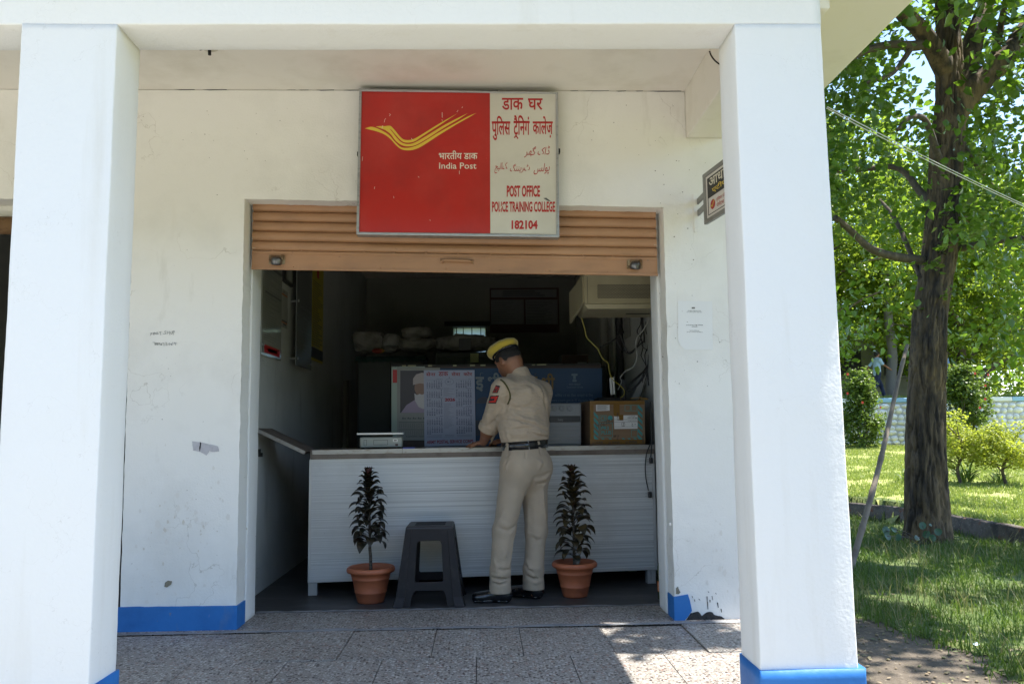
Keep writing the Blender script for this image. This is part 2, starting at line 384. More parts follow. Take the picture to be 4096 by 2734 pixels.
def terrazzo():
    m = bpy.data.materials.new('terrazzo'); m.use_nodes = True; N = m.node_tree.nodes; L = m.node_tree.links; b = N['Principled BSDF']
    tc = N.new('ShaderNodeTexCoord')
    def vor(sc):
        v = N.new('ShaderNodeTexVoronoi'); v.inputs['Scale'].default_value = sc; v.inputs['Randomness'].default_value = 1; L.new(tc.outputs['Object'], v.inputs['Vector']); return v
    v1 = vor(56); v2 = vor(92)
    nz = N.new('ShaderNodeTexNoise'); nz.inputs['Scale'].default_value = 2.2; nz.inputs['Detail'].default_value = 5; L.new(tc.outputs['Object'], nz.inputs['Vector'])
    base = N.new('ShaderNodeMixRGB'); base.inputs[1].default_value = (.20, .183, .162, 1); base.inputs[2].default_value = (.32, .295, .265, 1); L.new(nz.outputs['Fac'], base.inputs[0])
    def chips(v, stops, lo, hi, prev):
        sep = N.new('ShaderNodeSeparateColor'); L.new(v.outputs['Color'], sep.inputs[0])
        cr = N.new('ShaderNodeValToRGB'); cr.color_ramp.interpolation = 'CONSTANT'; e = cr.color_ramp.elements
        e[0].position = 0; e[0].color = stops[0][1]+(1,); e[1].position = stops[1][0]; e[1].color = stops[1][1]+(1,)
        for p, c in stops[2:]:
            q = e.new(p); q.color = c+(1,)
        L.new(sep.outputs[0], cr.inputs[0])
        mr = N.new('ShaderNodeMapRange'); mr.inputs['From Min'].default_value = lo; mr.inputs['From Max'].default_value = hi; mr.inputs['To Min'].default_value = 1; mr.inputs['To Max'].default_value = 0; mr.clamp = True
        L.new(v.outputs['Distance'], mr.inputs['Value'])
        gt = N.new('ShaderNodeMath'); gt.operation = 'GREATER_THAN'; gt.inputs[1].default_value = .34; L.new(sep.outputs[1], gt.inputs[0])
        mu = N.new('ShaderNodeMath'); mu.operation = 'MULTIPLY'; L.new(mr.outputs[0], mu.inputs[0]); L.new(gt.outputs[0], mu.inputs[1])
        mx = N.new('ShaderNodeMixRGB'); L.new(mu.outputs[0], mx.inputs[0]); L.new(prev, mx.inputs[1]); L.new(cr.outputs[0], mx.inputs[2]); return mx.outputs[0]
    p = chips(v2, [(0, (.065, .048, .04)), (.32, (.42, .40, .36)), (.6, (.17, .145, .125)), (.8, (.50, .48, .44))], .36, .46, base.outputs[0])
    p = chips(v1, [(0, (.05, .036, .03)), (.34, (.12, .075, .06)), (.5, (.46, .44, .41)), (.85, (.27, .165, .135))], .36, .44, p)
    L.new(p, b.inputs['Base Color']); b.inputs['Roughness'].default_value = .5; b.inputs['Specular IOR Level'].default_value = .35
    return m
M['terrazzo'] = terrazzo()
# ================================================================== shapes of plastered members
def rrect(a0, a1, b0, b1, r=.012, nedge=4):
    """rounded rectangle outline, counter-clockwise"""
    out = []
    for cx, cy, w0 in ((a1-r, b1-r, 0), (a0+r, b1-r, 90), (a0+r, b0+r, 180), (a1-r, b0+r, 270)):
        for q in range(4): w = R(w0+30*q); out.append((cx+r*math.cos(w), cy+r*math.sin(w)))
    res = []
    for i, p in enumerate(out):
        res.append(p); q = out[(i+1) % len(out)]
        if (i % 4) == 3:
            for k in range(1, nedge): t = k/nedge; res.append((p[0]+(q[0]-p[0])*t, p[1]+(q[1]-p[1])*t))
    return res
def rough_member(mb, fn, length, prof_at, step=.035, amp=.0035, seed=0):
    """fn(a,b,t)->world; prof_at(t) outline at distance t; plaster unevenness by noise"""
    n = max(2, int(length/step)); rings = []
    for i in range(n+1):
        t = length*i/n
        row = []
        for a, b in prof_at(t):
            p = Vector(fn(a, b, t)); q = p*7+Vector((seed*3.1, seed, 0))
            d = noise.noise_vector(q*.5)*amp*.6+noise.noise_vector(p*26)*amp*.22; row.append(p+d)
        rings.append(row)
    k = len(rings[0]); vs = [p for r_ in rings for p in r_]; fs = []
    for i in range(n):
        for j in range(k): fs.append((i*k+j, i*k+(j+1) % k, (i+1)*k+(j+1) % k, (i+1)*k+j))
    fs += [tuple(range(k))[::-1], tuple(n*k+j for j in range(k))]
    mb.add(vs, fs)
YF, YB, ZC = -1.84, -1.615, 3.234
bld = thing('post_office_building', 'white plastered building with deep veranda, two square columns and blue painted skirting', 'building', (.6, 0, 0))
def lerp(a, b, t): return a+(b-a)*t
# columns: edges measured at top and bottom
def column(l0, l1, r0, r1, zt0, zt1, seed):
    # l0/r0 X of the edges at the bottom (z=zb), l1/r1 at the top
    zb_, h = -.42, max(zt0, zt1)+.42
    mb = MB()
    rough_member(mb, lambda a, b, t: (a, b, zb_+t), h, lambda t: rrect(lerp(l0, l1, t/h), lerp(r0, r1, t/h), YF, YB, .006), seed=seed, step=.025, amp=.0042)
    return recalc(mb.build('column', M['column'], bld, smooth=True))
def xat(px0, py0, px1, py1, z):  # X on the veranda front plane of an image edge, at height z
    a, b = U(px0, py0, Y=YF), U(px1, py1, Y=YF); return a.x+(b.x-a.x)*(z-a.z)/(b.z-a.z)
ZB_L, ZB_R = U(468, 98, Y=YF).z, U(2937, 96, Y=YF).z
cl = column(xat(86, 102, 0, 1726, -.42), xat(86, 102, 0, 1726, ZB_L), xat(468, 98, 354, 2734, -.42), xat(468, 98, 354, 2734, ZB_L), ZB_L, ZB_L, 1)
cr_l = (xat(2937, 96, 3041, 2674, -.42), xat(2937, 96, 3041, 2674, ZB_R)); cr_r = (xat(3284, 96, 3434, 2670, -.42), xat(3284, 96, 3434, 2670, ZB_R))
cr_ = column(cr_l[0], cr_l[1], cr_r[0], cr_r[1], ZB_R, ZB_R, 2)
# blue bases standing a little proud
def cbase(x0, x1, ztop, pl, pr, seed):
    mb = MB(); rough_member(mb, lambda a, b, t: (a, b, -.40+t), .40+ztop, lambda t: rrect(x0-pl, x1+pr, YF-.012, YB+.012, .009), seed=seed, amp=.002)
    recalc(mb.build('column_base', M['blue'], bld, smooth=True))
cbase(xat(86, 102, 0, 1726, 0), xat(468, 98, 354, 2734, 0), .225, .012, .012, 4)
cbase(xat(2937, 96, 3041, 2674, 0), xat(3284, 96, 3434, 2670, 0), .233, .006, .024, 5)
# front beam
def zbeam(x): a, b = U(468, 98, Y=YF), U(2937, 96, Y=YF); return a.z+(b.z-a.z)*(x-a.x)/(b.x-a.x)
mb = MB(); x0b, x1b = -5.2, cr_r[1]+.0
rough_member(mb, lambda a, b, t: (x0b+t, a, b+zbeam(x0b+t)), x1b-x0b, lambda t: rrect(YF, YB, 0, .52, .007), seed=3, amp=.003)
recalc(mb.build('front_beam', M['column'], bld, smooth=True))
# side beam
mb = MB(); rough_member(mb, lambda a, b, t: (a, YB+.004+t, b), -YB-.008, lambda t: rrect(2.03, 2.26, 2.925, 3.25, .007), seed=6, amp=.003)
recalc(mb.build('side_beam', M['ceil'], bld, smooth=True))
# roof slab (underside is the veranda ceiling)
mb = MB(); mb.box(-6, 2.915, -2.35, 6.9, ZC, ZC+.13)
mb.build('roof_slab', M['ceil'], bld, bev=.012)
# front wall with two openings
pO0t, pO1t = U(978, 795, Y=0), U(2653, 829, Y=0); pO0b, pO1b = U(943, 2515, Y=0), U(2702, 2473, Y=0)
XW0 = U(477, 2526, Y=0).x; XW0t = XW0-.012; XEND = 2.40
def dense(a, b, amp, seed, step=.025):
    n = max(1, int(math.hypot(b[0]-a[0], b[1]-a[1])/step)); out = []
    for i in range(n):
        t = i/n; x, y = lerp(a[0], b[0], t), lerp(a[1], b[1], t); k = amp*min(1, 6*t, 6*(1-t))
        out.append((x+noise.noise(Vector((x*9, y*9, seed)))*k+noise.noise(Vector((x*40, y*40, seed)))*k*.6, y+noise.noise(Vector((x*9, y*9, seed+9)))*k+noise.noise(Vector((x*40, y*40, seed+5)))*k*.6))
    return out
zoL = pO0t.z; slope = (pO1t.z-pO0t.z)/(pO1t.x-pO0t.x)
cor = [(-5.2, -.4), (-3.3, -.4), (-3.3, zoL+.02), (XW0t, zoL-.01), (XW0, -.002), (pO0b.x, -.002), (pO0t.x, pO0t.z), (pO1t.x, pO1t.z), (pO1b.x, -.002), (XEND, -.002), (XEND, ZC-.004), (-5.2, ZC-.004)]
out = []
for i, a in enumerate(cor):
    b = cor[(i+1) % len(cor)]; out += dense(a, b, .005 if 2 <= i <= 7 else 0, i)
mb = MB(); mb.plate(out, [], lambda u, v, w: (u, w, v), .165)
fw = recalc(mb.build('front_wall', M['wall'], bld)); bevel(fw, .007, 2, 50)
# plain reveal blocks behind the shutter groove
def reveal(xa, xb, za, seed):
    mb = MB(); rough_member(mb, lambda a, b, t: (a, b, t-.01), za, lambda t: rrect(xa, xb, .176, .385, .01, 2), seed=seed, amp=.004)
    recalc(mb.build('door_reveal', M['column'], bld, smooth=True))
reveal(pO0b.x-.24, pO0b.x+.006, 2.9, 7); reveal(pO1b.x-.012, pO1b.x+.24, 2.9, 8)
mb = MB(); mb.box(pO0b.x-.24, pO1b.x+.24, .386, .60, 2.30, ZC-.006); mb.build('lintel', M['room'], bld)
# the shop room
RX0, RX1, RY = -.85, 2.06, 6.4
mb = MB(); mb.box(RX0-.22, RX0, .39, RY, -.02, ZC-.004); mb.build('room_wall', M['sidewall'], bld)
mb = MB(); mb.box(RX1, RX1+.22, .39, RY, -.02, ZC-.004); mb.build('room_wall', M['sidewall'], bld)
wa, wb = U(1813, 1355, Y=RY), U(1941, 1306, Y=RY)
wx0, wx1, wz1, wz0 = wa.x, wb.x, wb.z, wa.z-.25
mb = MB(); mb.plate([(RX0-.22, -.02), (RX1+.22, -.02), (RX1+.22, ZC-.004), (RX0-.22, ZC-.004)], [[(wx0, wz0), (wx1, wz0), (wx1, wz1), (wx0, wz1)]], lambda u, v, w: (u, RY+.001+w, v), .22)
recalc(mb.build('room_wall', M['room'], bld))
win = MB()
for k in (.10, .31, .58, .86): x = lerp(wx0, wx1, k); win.tube([(x, RY+.06, wz0), (x, RY+.06, wz1)], .006, 6)
M['iron'] = mat('dark_iron', (.03, .028, .026), .6, .6)
wbar = win.build('window_bars', M['iron'], bld)
m = bpy.data.materials.new('frosted_pane'); m.use_nodes = True; N = m.node_tree.nodes; L = m.node_tree.links
tb = N.new('ShaderNodeBsdfTranslucent'); tb.inputs[0].default_value = (.62, .70, .74, 1); L.new(tb.outputs[0], N['Material Output'].inputs[0]); M['pane'] = m
mb = MB(); mb.box(wx0+.002, wx1-.002, RY+.14, RY+.145, wz0+.002, wz1-.002); mb.build('window_pane', M['pane'], bld)
mb = MB(); mb.box(wx0-.12, wx1+.10, RY-.03, RY-.002, wz1+.01, wz1+.075); mb.build('window_ledge', mat('ledge_wood', (.05, .045, .04), .7), bld)
# neighbouring shop at the far left: rusty head rail and a dark room behind the opening
nb = MB(); nb.box(-3.3, XW0t-.02, .17, .40, zoL-.12, zoL+.3); nb.build('door_head', M['wall'], bld)
mb = MB(); mb.tube([(-3.3, .10, zoL-.125), (XW0t, .10, zoL-.145)], .055, 16); mb.build('shutter_pipe', M['rust'], bld, smooth=True)
mb = MB(); mb.box(pO1b.x+.245, XEND-.004, .17, .386, -.02, ZC-.006); mb.build('room_wall', M['wall'], bld)
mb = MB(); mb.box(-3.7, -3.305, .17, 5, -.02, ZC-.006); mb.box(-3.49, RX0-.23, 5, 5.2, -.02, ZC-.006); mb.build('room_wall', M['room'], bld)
# blue skirting
zs = U(940, 2421, Y=-.012).z
mb = MB(); o1 = dense((XW0-.012, -.0), (XW0-.012, zs+.004), .002, 31)+dense((XW0-.012, zs+.004), (pO0b.x+.008, zs), .003, 32)[::1]+[(pO0b.x+.008, zs), (pO0b.x+.008, 0)]
mb.plate(o1, [], lambda u, v, w: (u, -.012+w, v), .0115)
mb.box(pO0b.x-.006, pO0b.x+.009, .0, .155, .001, zs-.002)
recalc(mb.build('skirting', M['blue'], bld))
pr0, pr1, pr2, pr3 = U(2700, 2378, Y=-.01), U(2752, 2376, Y=-.01), U(2768, 2440, Y=-.01), U(2738, 2472, Y=-.01)
mb = MB(); o2 = [(pO1b.x-.008, .0), (pr3.x, .0)]+dense((pr3.x, .0), (pr2.x, pr2.z), .004, 34)+dense((pr2.x, pr2.z), (pr1.x, pr1.z), .004, 35)+[(pr1.x, pr1.z), (pO1b.x-.008, zs)]
mb.plate(o2, [], lambda u, v, w: (u, -.012+w, v), .0115); mb.box(pO1b.x-.009, pO1b.x+.004, .0, .155, .001, zs-.004)
recalc(mb.build('skirting', M['blue'], bld, ))
# marks on the plaster: peeled patch, chips, pencil writing, black splashes
def blotch(name, m, px_pts, thick=.0012, y=-.0022):
    ps = [U(a, b, Y=y) for a, b in px_pts]; o = []
    for i, p in enumerate(ps):
        q = ps[(i+1) % len(ps)]; o += dense((p.x, p.z), (q.x, q.z), .003, i*2.3+px_pts[0][0], .008)
    mb = MB(); mb.plate(o, [], lambda u, v, w: (u, y-thick+w, v), thick); return recalc(mb.build(name, m, bld))
blotch('peeled_patch', M['lilac'], [(768, 1764), (806, 1768), (838, 1776), (872, 1784), (876, 1804), (850, 1806), (838, 1802), (826, 1820), (802, 1806), (772, 1800)])
blotch('plaster_gash', M['black'], [(800, 1766), (805, 1770), (803, 1788), (799, 1806), (797, 1790), (800, 1778)], y=-.0036)
blotch('plaster_chip', M['chip'], [(660, 2328), (672, 2320), (688, 2322), (684, 2336), (668, 2347), (657, 2344)])
blotch('plaster_chip', M['chip'], [(2704, 2350), (2712, 2344), (2722, 2366), (2716, 2374), (2703, 2372)])
ps = [U(2764, 2450, Y=-.004), U(2790, 2444, Y=-.004), U(2808, 2462, Y=-.004), U(2832, 2446, Y=-.004), U(2856, 2456, Y=-.004), U(2880, 2462, Y=-.004), U(2900, 2474, Y=-.004)]
mb = MB(); o = [(ps[0].x-.03, .0)]+sum([dense((a.x, a.z), (b.x, b.z), .008, 5+i, .008) for i, (a, b) in enumerate(zip(ps[:-1], ps[1:]))], [])+[(ps[-1].x, .0)]
mb.plate(o, [], lambda u, v, w: (u, -.0045+w, v), .003); recalc(mb.build('tar_smear', mat('grey_mortar_smear', (.035, .034, .034), .9, bump=(50, .5)), bld))
mb = MB()
rs = random.Random(3)
for a, b, l in [(2828, 2395, 24), (2830, 2420, 30), (2848, 2390, 16), (2840, 2402, 10), (2778, 2400, 9), (2795, 2396, 6), (2832, 2366, 5), (2768, 2386, 8), (2870, 2418, 20), (2884, 2440, 14), (2862, 2372, 6)]:
    p, q = U(a, b-l/2, Y=-.0025), U(a+rs.uniform(0, 5), b+l/2, Y=-.0025); w = rs.uniform(.0018, .0034)
    mb.quad(p+Vector((-w, 0, 0)), q+Vector((-w*.5, 0, 0)), q+Vector((w*.7, 0, 0)), p+Vector((w, 0, 0)))
mb.build('black_splash_stain', M['black'], bld)
mb = MB(); z_ = 11.2
def wf(u, v): return U(560+u/z_, 1280+v/z_, Y=-.003)
for s_ in ([(480, 690), (485, 575), (540, 562)], [(482, 628), (545, 600)], [(598, 660), (600, 560), (650, 545), (650, 590), (605, 612), (655, 640)], [(668, 580), (690, 610), (712, 575), (725, 612)], [(745, 545), (790, 540)], [(768, 545), (772, 620)], [(735, 625), (830, 608)],
           [(850, 545), (960, 515)], [(910, 530), (930, 660)], [(1170, 485), (1120, 480), (1105, 520), (1150, 570), (1160, 605), (1110, 620), (1030, 608)], [(1215, 490), (1215, 620)], [(1305, 485), (1340, 660)], [(1215, 560), (1315, 548)], [(1385, 505), (1370, 580), (1410, 620), (1440, 590), (1440, 500)], [(1465, 490), (1492, 650)], [(1465, 500), (1530, 470), (1530, 530), (1480, 560)],
           [(570, 995), (665, 995), (660, 1105)], [(735, 1010), (700, 1020), (740, 1070), (710, 1110), (690, 1080), (740, 1010)], [(820, 1015), (775, 1020), (820, 1070), (795, 1115), (765, 1085), (820, 1015)], [(895, 1010), (855, 1020), (860, 1055), (900, 1050), (905, 1120)], [(975, 1030), (940, 1090), (965, 1115), (985, 1090), (950, 1080)],
           [(1000, 1020), (1075, 1020), (1075, 1145)], [(1135, 1000), (1190, 1000), (1155, 1050), (1220, 1085), (1215, 1120), (1145, 1115)], [(1320, 1030), (1285, 1060), (1295, 1100), (1330, 1100), (1355, 1060), (1320, 1030)], [(1480, 985), (1395, 1080), (1420, 1120), (1450, 1090), (1400, 1075)], [(1555, 985), (1520, 1035), (1600, 1040)], [(1605, 1000), (1580, 1120)]):
    ps = [wf(*p) for p in s_]
    stroke2(mb, [(p.x, p.z) for p in ps], .0024, lambda u, v: Vector((u, -.003, v)))
recalc(mb.build('pencil_writing', M['ink'], bld))
# scuffs, specks and rubbed dirt scattered over the plaster
def scuffs(name, m, n, box, y, smin, smax, seed, tall=1.0):
    rs = random.Random(seed); mb = MB()
    for i in range(n):
        x, z = rs.gauss(box[0], box[2]), rs.gauss(box[1], box[3]); s_ = rs.uniform(smin, smax)*rs.random()**.7; k = rs.randint(5, 8); a0 = rs.uniform(0, 6)
        mb.poly([(x+s_*rs.uniform(.5, 1)*math.cos(a0+6.283*j/k), y-i*1.2e-5, z+s_*tall*rs.uniform(.4, 1)*math.sin(a0+6.283*j/k)) for j in range(k)][::-1])
    return mb.build(name, m, bld)
M['scuff1'] = mat('rubbed_dirt', (.66, .615, .54), .9); M['scuff2'] = mat('dark_speck', (.22, .20, .17), .9); M['scuff3'] = mat('pale_rub', (.755, .725, .67), .9)
scuffs('dirt_stain', M['scuff3'], 60, (-1.02, .62, .13, .13), -.0016, .005, .02, 1, 1.7); scuffs('dirt_stain', M['scuff1'], 34, (-1.0, .60, .12, .11), -.0022, .003, .014, 2, 1.6)
scuffs('dirt_stain', M['scuff3'], 30, (-1.15, .22, .13, .05), -.0016, .004, .018, 3); scuffs('dirt_stain', M['scuff3'], 36, (2.1, .35, .10, .2), -.0016, .004, .018, 4, 1.9)
scuffs('wall_speck', M['scuff2'], 60, (-1.0, 1.3, .25, .8), -.0024, .001, .0045, 5); scuffs('wall_speck', M['scuff2'], 60, (2.0, 2.2, .12, .55), -.0024, .0015, .007, 6); scuffs('wall_speck', M['scuff2'], 40, (1.5, 2.95, .35, .12), -.0024, .0015, .006, 7); scuffs('wall_speck', M['scuff2'], 50, (-.6, 2.9, .5, .2), -.0024, .001, .005, 8)
# dirt gathered in the crack under the ceiling
mb = MB(); rs = random.Random(11); x = -1.3
while x < 1.95:
    l = rs.uniform(.03, .22); h = rs.uniform(.001, .005)
    if rs.random() < .6: mb.poly([(x, -.004, ZC-.003), (x+l*.3, -.004, ZC-.003-h), (x+l, -.004, ZC-.002-h*.6), (x+l, -.004, ZC-.001)])
    x += l+rs.uniform(.01, .08)
mb.build('ceiling_crack', M['black'], bld)
# cobwebby wire loop beside the right column
mb = MB(); mb.tube(catmull([U(2838, 205, Y=-.9), U(2846, 225, Y=-.9), U(2862, 245, Y=-.9), U(2885, 262, Y=-.9)], 6), .004, 6)
tag(mb.build('loose_wire', M['iron']), 'short black wire curling down beside the top of the right column', 'wire')
# ================================================================== floors (setting)
def struct(o): o['kind'] = 'structure'; return o
mb = MB()
mb.box(-5.2, 2.32, -2.0, .43, -.42, -.010); struct(mb.build('veranda_floor_bed', M['mortar']))
mb = MB(); g = .0019; rs = random.Random(5); pitch = .4675
for row, (ya, yb, off) in enumerate([(-.70, -.105, .004), (-1.30, -.70, .235), (-1.985, -1.30, .03)]):
    k = -12
    while True:
        xa = off+k*pitch; xb = xa+pitch; k += 1
        if xb < -5.1: continue
        if xa > 2.30: break
        xb = min(xb, 2.31); dz = rs.uniform(-.0015, .0015); tl = rs.uniform(-.0012, .0012)
        if row == 0 and abs(xa-1.4065) < .02: dz = -.006
        if row == 0 and abs(xa+.4635) < .02: dz = .004
        mb.hexa([(xa+g, ya+g, -.02), (xb-g, ya+g, -.02), (xb-g, yb-g, -.02), (xa+g, yb-g, -.02), (xa+g, ya+g, dz+tl), (xb-g, ya+g, dz-tl), (xb-g, yb-g, dz-tl), (xa+g, yb-g, dz+tl)])
fl = struct(mb.build('veranda_floor', M['terrazzo'], bev=.002))
mb = MB(); mb.box(-5.2, 2.31, -.06, .415, -.02, .0005); struct(mb.build('threshold_floor', M['terrazzo']))
# cement smears along the seams
def smear(y0, w, seed, xa, xb, z=.0022):
    mb = MB(); n = 160; a = []; b = []
    for i in range(n+1):
        x = lerp(xa, xb, i/n); q = noise.noise(Vector((x*3, seed, 0)))*.5+noise.noise(Vector((x*14, seed, 3)))*.35
        a.append((x, y0-w*(.5+q*.5), z)); b.append((x, y0+w*(.5+noise.noise(Vector((x*4, seed+7, 0)))*.7+noise.noise(Vector((x*17, seed+2, 0)))*.4), z))
    vs = a+b; fs = [(i, i+1, n+2+i, n+1+i) for i in range(n)]
    mb.add(vs, fs); return struct(mb.build('cement_seam', M['cement']))
smear(-.082, .05, 1, -1.4, 2.3, .0042); smear(.425, .045, 4, pO0b.x, pO1b.x, .0040)
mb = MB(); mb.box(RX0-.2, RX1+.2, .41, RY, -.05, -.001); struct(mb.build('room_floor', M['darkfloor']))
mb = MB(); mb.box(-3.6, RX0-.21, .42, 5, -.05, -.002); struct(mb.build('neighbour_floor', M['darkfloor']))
# ================================================================== sign board over the door
M['alu'] = mat('aluminium', (.48, .49, .50), .42, .85, var=[(14, (.36, .37, .38), .5, .7, (1, 1, 6))], bump=(60, .08))
M['signred'] = mat('sign_red', (.46, .020, .015), .32, var=[(2.2, (.47, .05, .04), .45, .75), (60, (.62, .20, .15), .76, .84, None, 2), (3, (.35, .022, .018), .45, .7)])
M['signwhite'] = mat('sign_white', (.62, .60, .53), .4, var=[(3, (.56, .54, .47), .45, .7), (50, (.35, .33, .28), .74, .84, None, 2)])
M['redink'] = mat('red_lettering', (.42, .018, .018), .5)
M['yellowink'] = mat('yellow_lettering', (.70, .50, .055), .5)
M['whiteink'] = mat('white_lettering', (.72, .68, .58), .5)
M['blackink'] = mat('black_lettering', (.02, .02, .022), .6)
SY = -.085
def sg(x, y, off=0): return U(1400+x/2.529, 340+y/2.529, Y=SY-off)
def sgv(off): return lambda u, v: sg(u, -v, off)
sign = thing('sign_board', 'big red and white post office board over the half raised shutter', 'sign', tuple(sg(1100, 1520)+Vector((0, .04, 0))))
def slab_quad(mb, a, b, c, d, dy):  # front quad a(tl) b(tr) c(br) d(bl), thickness dy behind
    v = Vector((0, dy, 0)); mb.hexa([d, c, c+v, d+v, a, b, b+v, a+v])
mb = MB(); slab_quad(mb, sg(93, 37), sg(2105, 75), sg(2118, 1538), sg(64, 1510), .075); mb.build('backing_box', M['alu'], sign)
fr = MB()
O = [(93, 37), (2105, 75), (2118, 1538), (64, 1510)]; I = [(118, 62), (2082, 86), (2090, 1512), (90, 1486)]
for i in range(4):
    j = (i+1) % 4; a, b, c, d = sg(*O[i], .012), sg(*O[j], .012), sg(*I[j], .012), sg(*I[i], .012); v = Vector((0, .0115, 0)); fr.hexa([a, d, c, b, a+v, d+v, c+v, b+v])
recalc(fr.build('frame', M['alu'], sign, bev=.002))
mb = MB(); slab_quad(mb, sg(118, 62, .004), sg(1415, 78, .004), sg(1419, 1500, .004), sg(90, 1486, .004), .0035); mb.build('red_panel', M['signred'], sign)
mb = MB(); slab_quad(mb, sg(1416, 78, .004), sg(2082, 86, .004), sg(2090, 1512, .004), sg(1420, 1500, .004), .0035); mb.build('white_panel', M['signwhite'], sign)
em = MB()
def smooth_poly(pts, n=5): return catmull([(p[0], p[1], 0) for p in pts], n)
for top, bot in (([(148, 440), (225, 424), (330, 465), (400, 512), (450, 570), (510, 625), (570, 637), (640, 625), (720, 590), (900, 480), (1080, 380), (1180, 325), (1278, 284)], [(1200, 330), (1080, 398), (900, 508), (740, 612), (660, 650), (590, 662), (520, 650), (470, 612), (410, 548), (350, 502), (270, 470), (200, 452)]),
                 ([(260, 420), (345, 417), (400, 445), (470, 530), (520, 580), (580, 598), (650, 585), (750, 530), (950, 408), (1100, 330), (1190, 287)], [(1100, 347), (950, 434), (780, 543), (670, 605), (590, 622), (520, 607), (460, 562), (410, 497), (355, 455)]),
                 ([(352, 417), (408, 415), (450, 455), (500, 515), (540, 550), (585, 558), (640, 548), (720, 505), (900, 393), (1085, 289)], [(900, 412), (740, 515), (660, 568), (590, 584), (530, 572), (470, 514), (420, 455)])):
    o = [(p.x, p.y) for p in smooth_poly(top)]+[(p.x, p.y) for p in smooth_poly(bot)]
    tri = tessellate_polygon([[Vector((a, b, 0)) for a, b in o]]); em.add([sg(a, b, .0052) for a, b in o], [t for t in tri])
em.build('emblem', M['yellowink'], sign)
wl = MB()
letter(wl, 'भारतीय डाक', sgv(.0052), 898, 1290, -752, -664, .012)
letter(wl, 'India Post', sgv(.0052), 902, 1278, -848, -786, .006)
wl.build('white_lettering', M['whiteink'], sign)
rl = MB(); A = sgv(.0052)
letter(rl, 'डाक', A, 1536, 1752, -252, -132, .018); letter(rl, 'घर', A, 1800, 1948, -254, -136, .018)
letter(rl, 'पु\u093fलस', A, 1434, 1622, -560, -312, .02)
letter(rl, 'टैन\u093fगं'.replace('न\u093fगं', '\u093fनगं'), A, 1654, 1818, -505, -306, .02)
stroke2(rl, [(1664, -532), (1680, -512), (1697, -540)], 12, A)
letter(rl, 'कालेज\u093c', A, 1848, 2052, -535, -316, .02)
letter(rl, 'POST OFFICE', A, 1586, 1922, -1132, -1016, .034)
letter(rl, 'POLICE TRAINING COLLEGE', A, 1436, 2074, -1284, -1178, .03)
letter(rl, '182104', A, 1634, 1898, -1458, -1368, .04)
def urdu(txt, u0, u1, v0, v1, rise):
    letter(rl, txt[::-1], lambda u, v: sg(u, -(v+rise*(u-u0)/(u1-u0)), .0052), u0, u1, v0, v1, .0, .25)
urdu('\ufb88\ufe8d\ufb8e \ufb94\ufbad\ufeae', 1762, 2022, -735, -622, 8)
urdu('\ufb58\ufeee\ufedf\ufeb2', 1858, 2020, -915, -800, 12)
urdu('\ufb66\ufeae\ufef3\ufee8\ufee8\ufb93', 1618, 1818, -895, -800, 10)
urdu('\ufb8f\ufe8e\ufedf\ufef4\ufe9e', 1462, 1592, -895, -790, 10)
rl.build('red_lettering', M['redink'], sign)
mb = MB(); sc = MB()
for pts in ([(360, 340), (352, 352), (346, 378)], [(398, 292), (410, 300), (398, 314)], [(330, 412), (324, 440)], [(932, 278), (933, 330)], [(930, 352), (934, 362)], [(1138, 222), (1133, 232)], [(620, 540), (632, 555)], [(128, 726), (124, 766)], [(440, 1126), (444, 1142)], [(808, 1362), (812, 1372)], [(1105, 868), (1107, 900)], [(1092, 258), (1082, 272)], [(690, 925), (698, 935)], [(250, 1030), (246, 1050)]):
    stroke2(sc, [(a, -b) for a, b in pts], 4, sgv(.0062))
for (a, b), (c, d) in (((1520, 1250), (1545, 1215)), ((1512, 1320), (1520, 1270))): stroke2(sc, [(a, -b), (c, -d)], 7, sgv(.0062))
sc.build('scratch_print', M['whiteink'], sign)
mb = MB(); o = [(1955, 1145), (1985, 1140), (2032, 1176), (2000, 1172)]; mb.poly([sg(a, b, .0064) for a, b in o]); mb.build('peeled_tear', mat('tear_grey', (.10, .10, .10), .7), sign)
for x, y in ((2105, 672), (95, 705)): mb = MB(); mb.obox(sg(x, y, -.02), (.012, 0, 0), (0, .02, 0), (0, 0, .014)); mb.build('bolt', M['iron'], sign, bev=.004)
# ================================================================== projecting sign on the right wall
psn = thing('projecting_sign', 'small black and white sign on brackets sticking out from the right wall', 'sign', tuple(U(2800, 820, Y=0)))
PX = 2.09
pa, pb = U(2822, 700, X=PX), U(2836, 893, X=PX); yw = pa.y; zt, zb = pa.z, pb.z; WD = .72
def pf(u, v, off=.012): return Vector((PX-.012-off*.7+.135*u*WD, yw-u*WD, zb+(zt-zb)*v))
mb = MB(); t_ = .022
for (u0, u1, v0, v1) in ((0, 1, 0, .085), (0, 1, .915, 1), (0, .05, .085, .915), (.95, 1, .085, .915)):
    mb.hexa([pf(u0, v0, .012), pf(u1, v0, .012), pf(u1, v0, -.02), pf(u0, v0, -.02), pf(u0, v1, .012), pf(u1, v1, .012), pf(u1, v1, -.02), pf(u0, v1, -.02)])
M['greysteel'] = mat('grey_steel', (.27, .27, .26), .5, .5, var=[(12, (.20, .19, .17), .5, .7)])
recalc(mb.build('frame', M['greysteel'], psn, bev=.003))
def pq(mb, u0, u1, v0, v1, off): mb.quad(pf(u0, v0, off), pf(u1, v0, off), pf(u1, v1, off), pf(u0, v1, off))
mb = MB(); mb.hexa([pf(.05, .09, .004), pf(.95, .09, .004), pf(.95, .09, -.004), pf(.05, .09, -.004), pf(.05, .91, .004), pf(.95, .91, .004), pf(.95, .91, -.004), pf(.05, .91, -.004)])
recalc(mb.build('panel', mat('sign_pale', (.66, .63, .60), .4), psn))
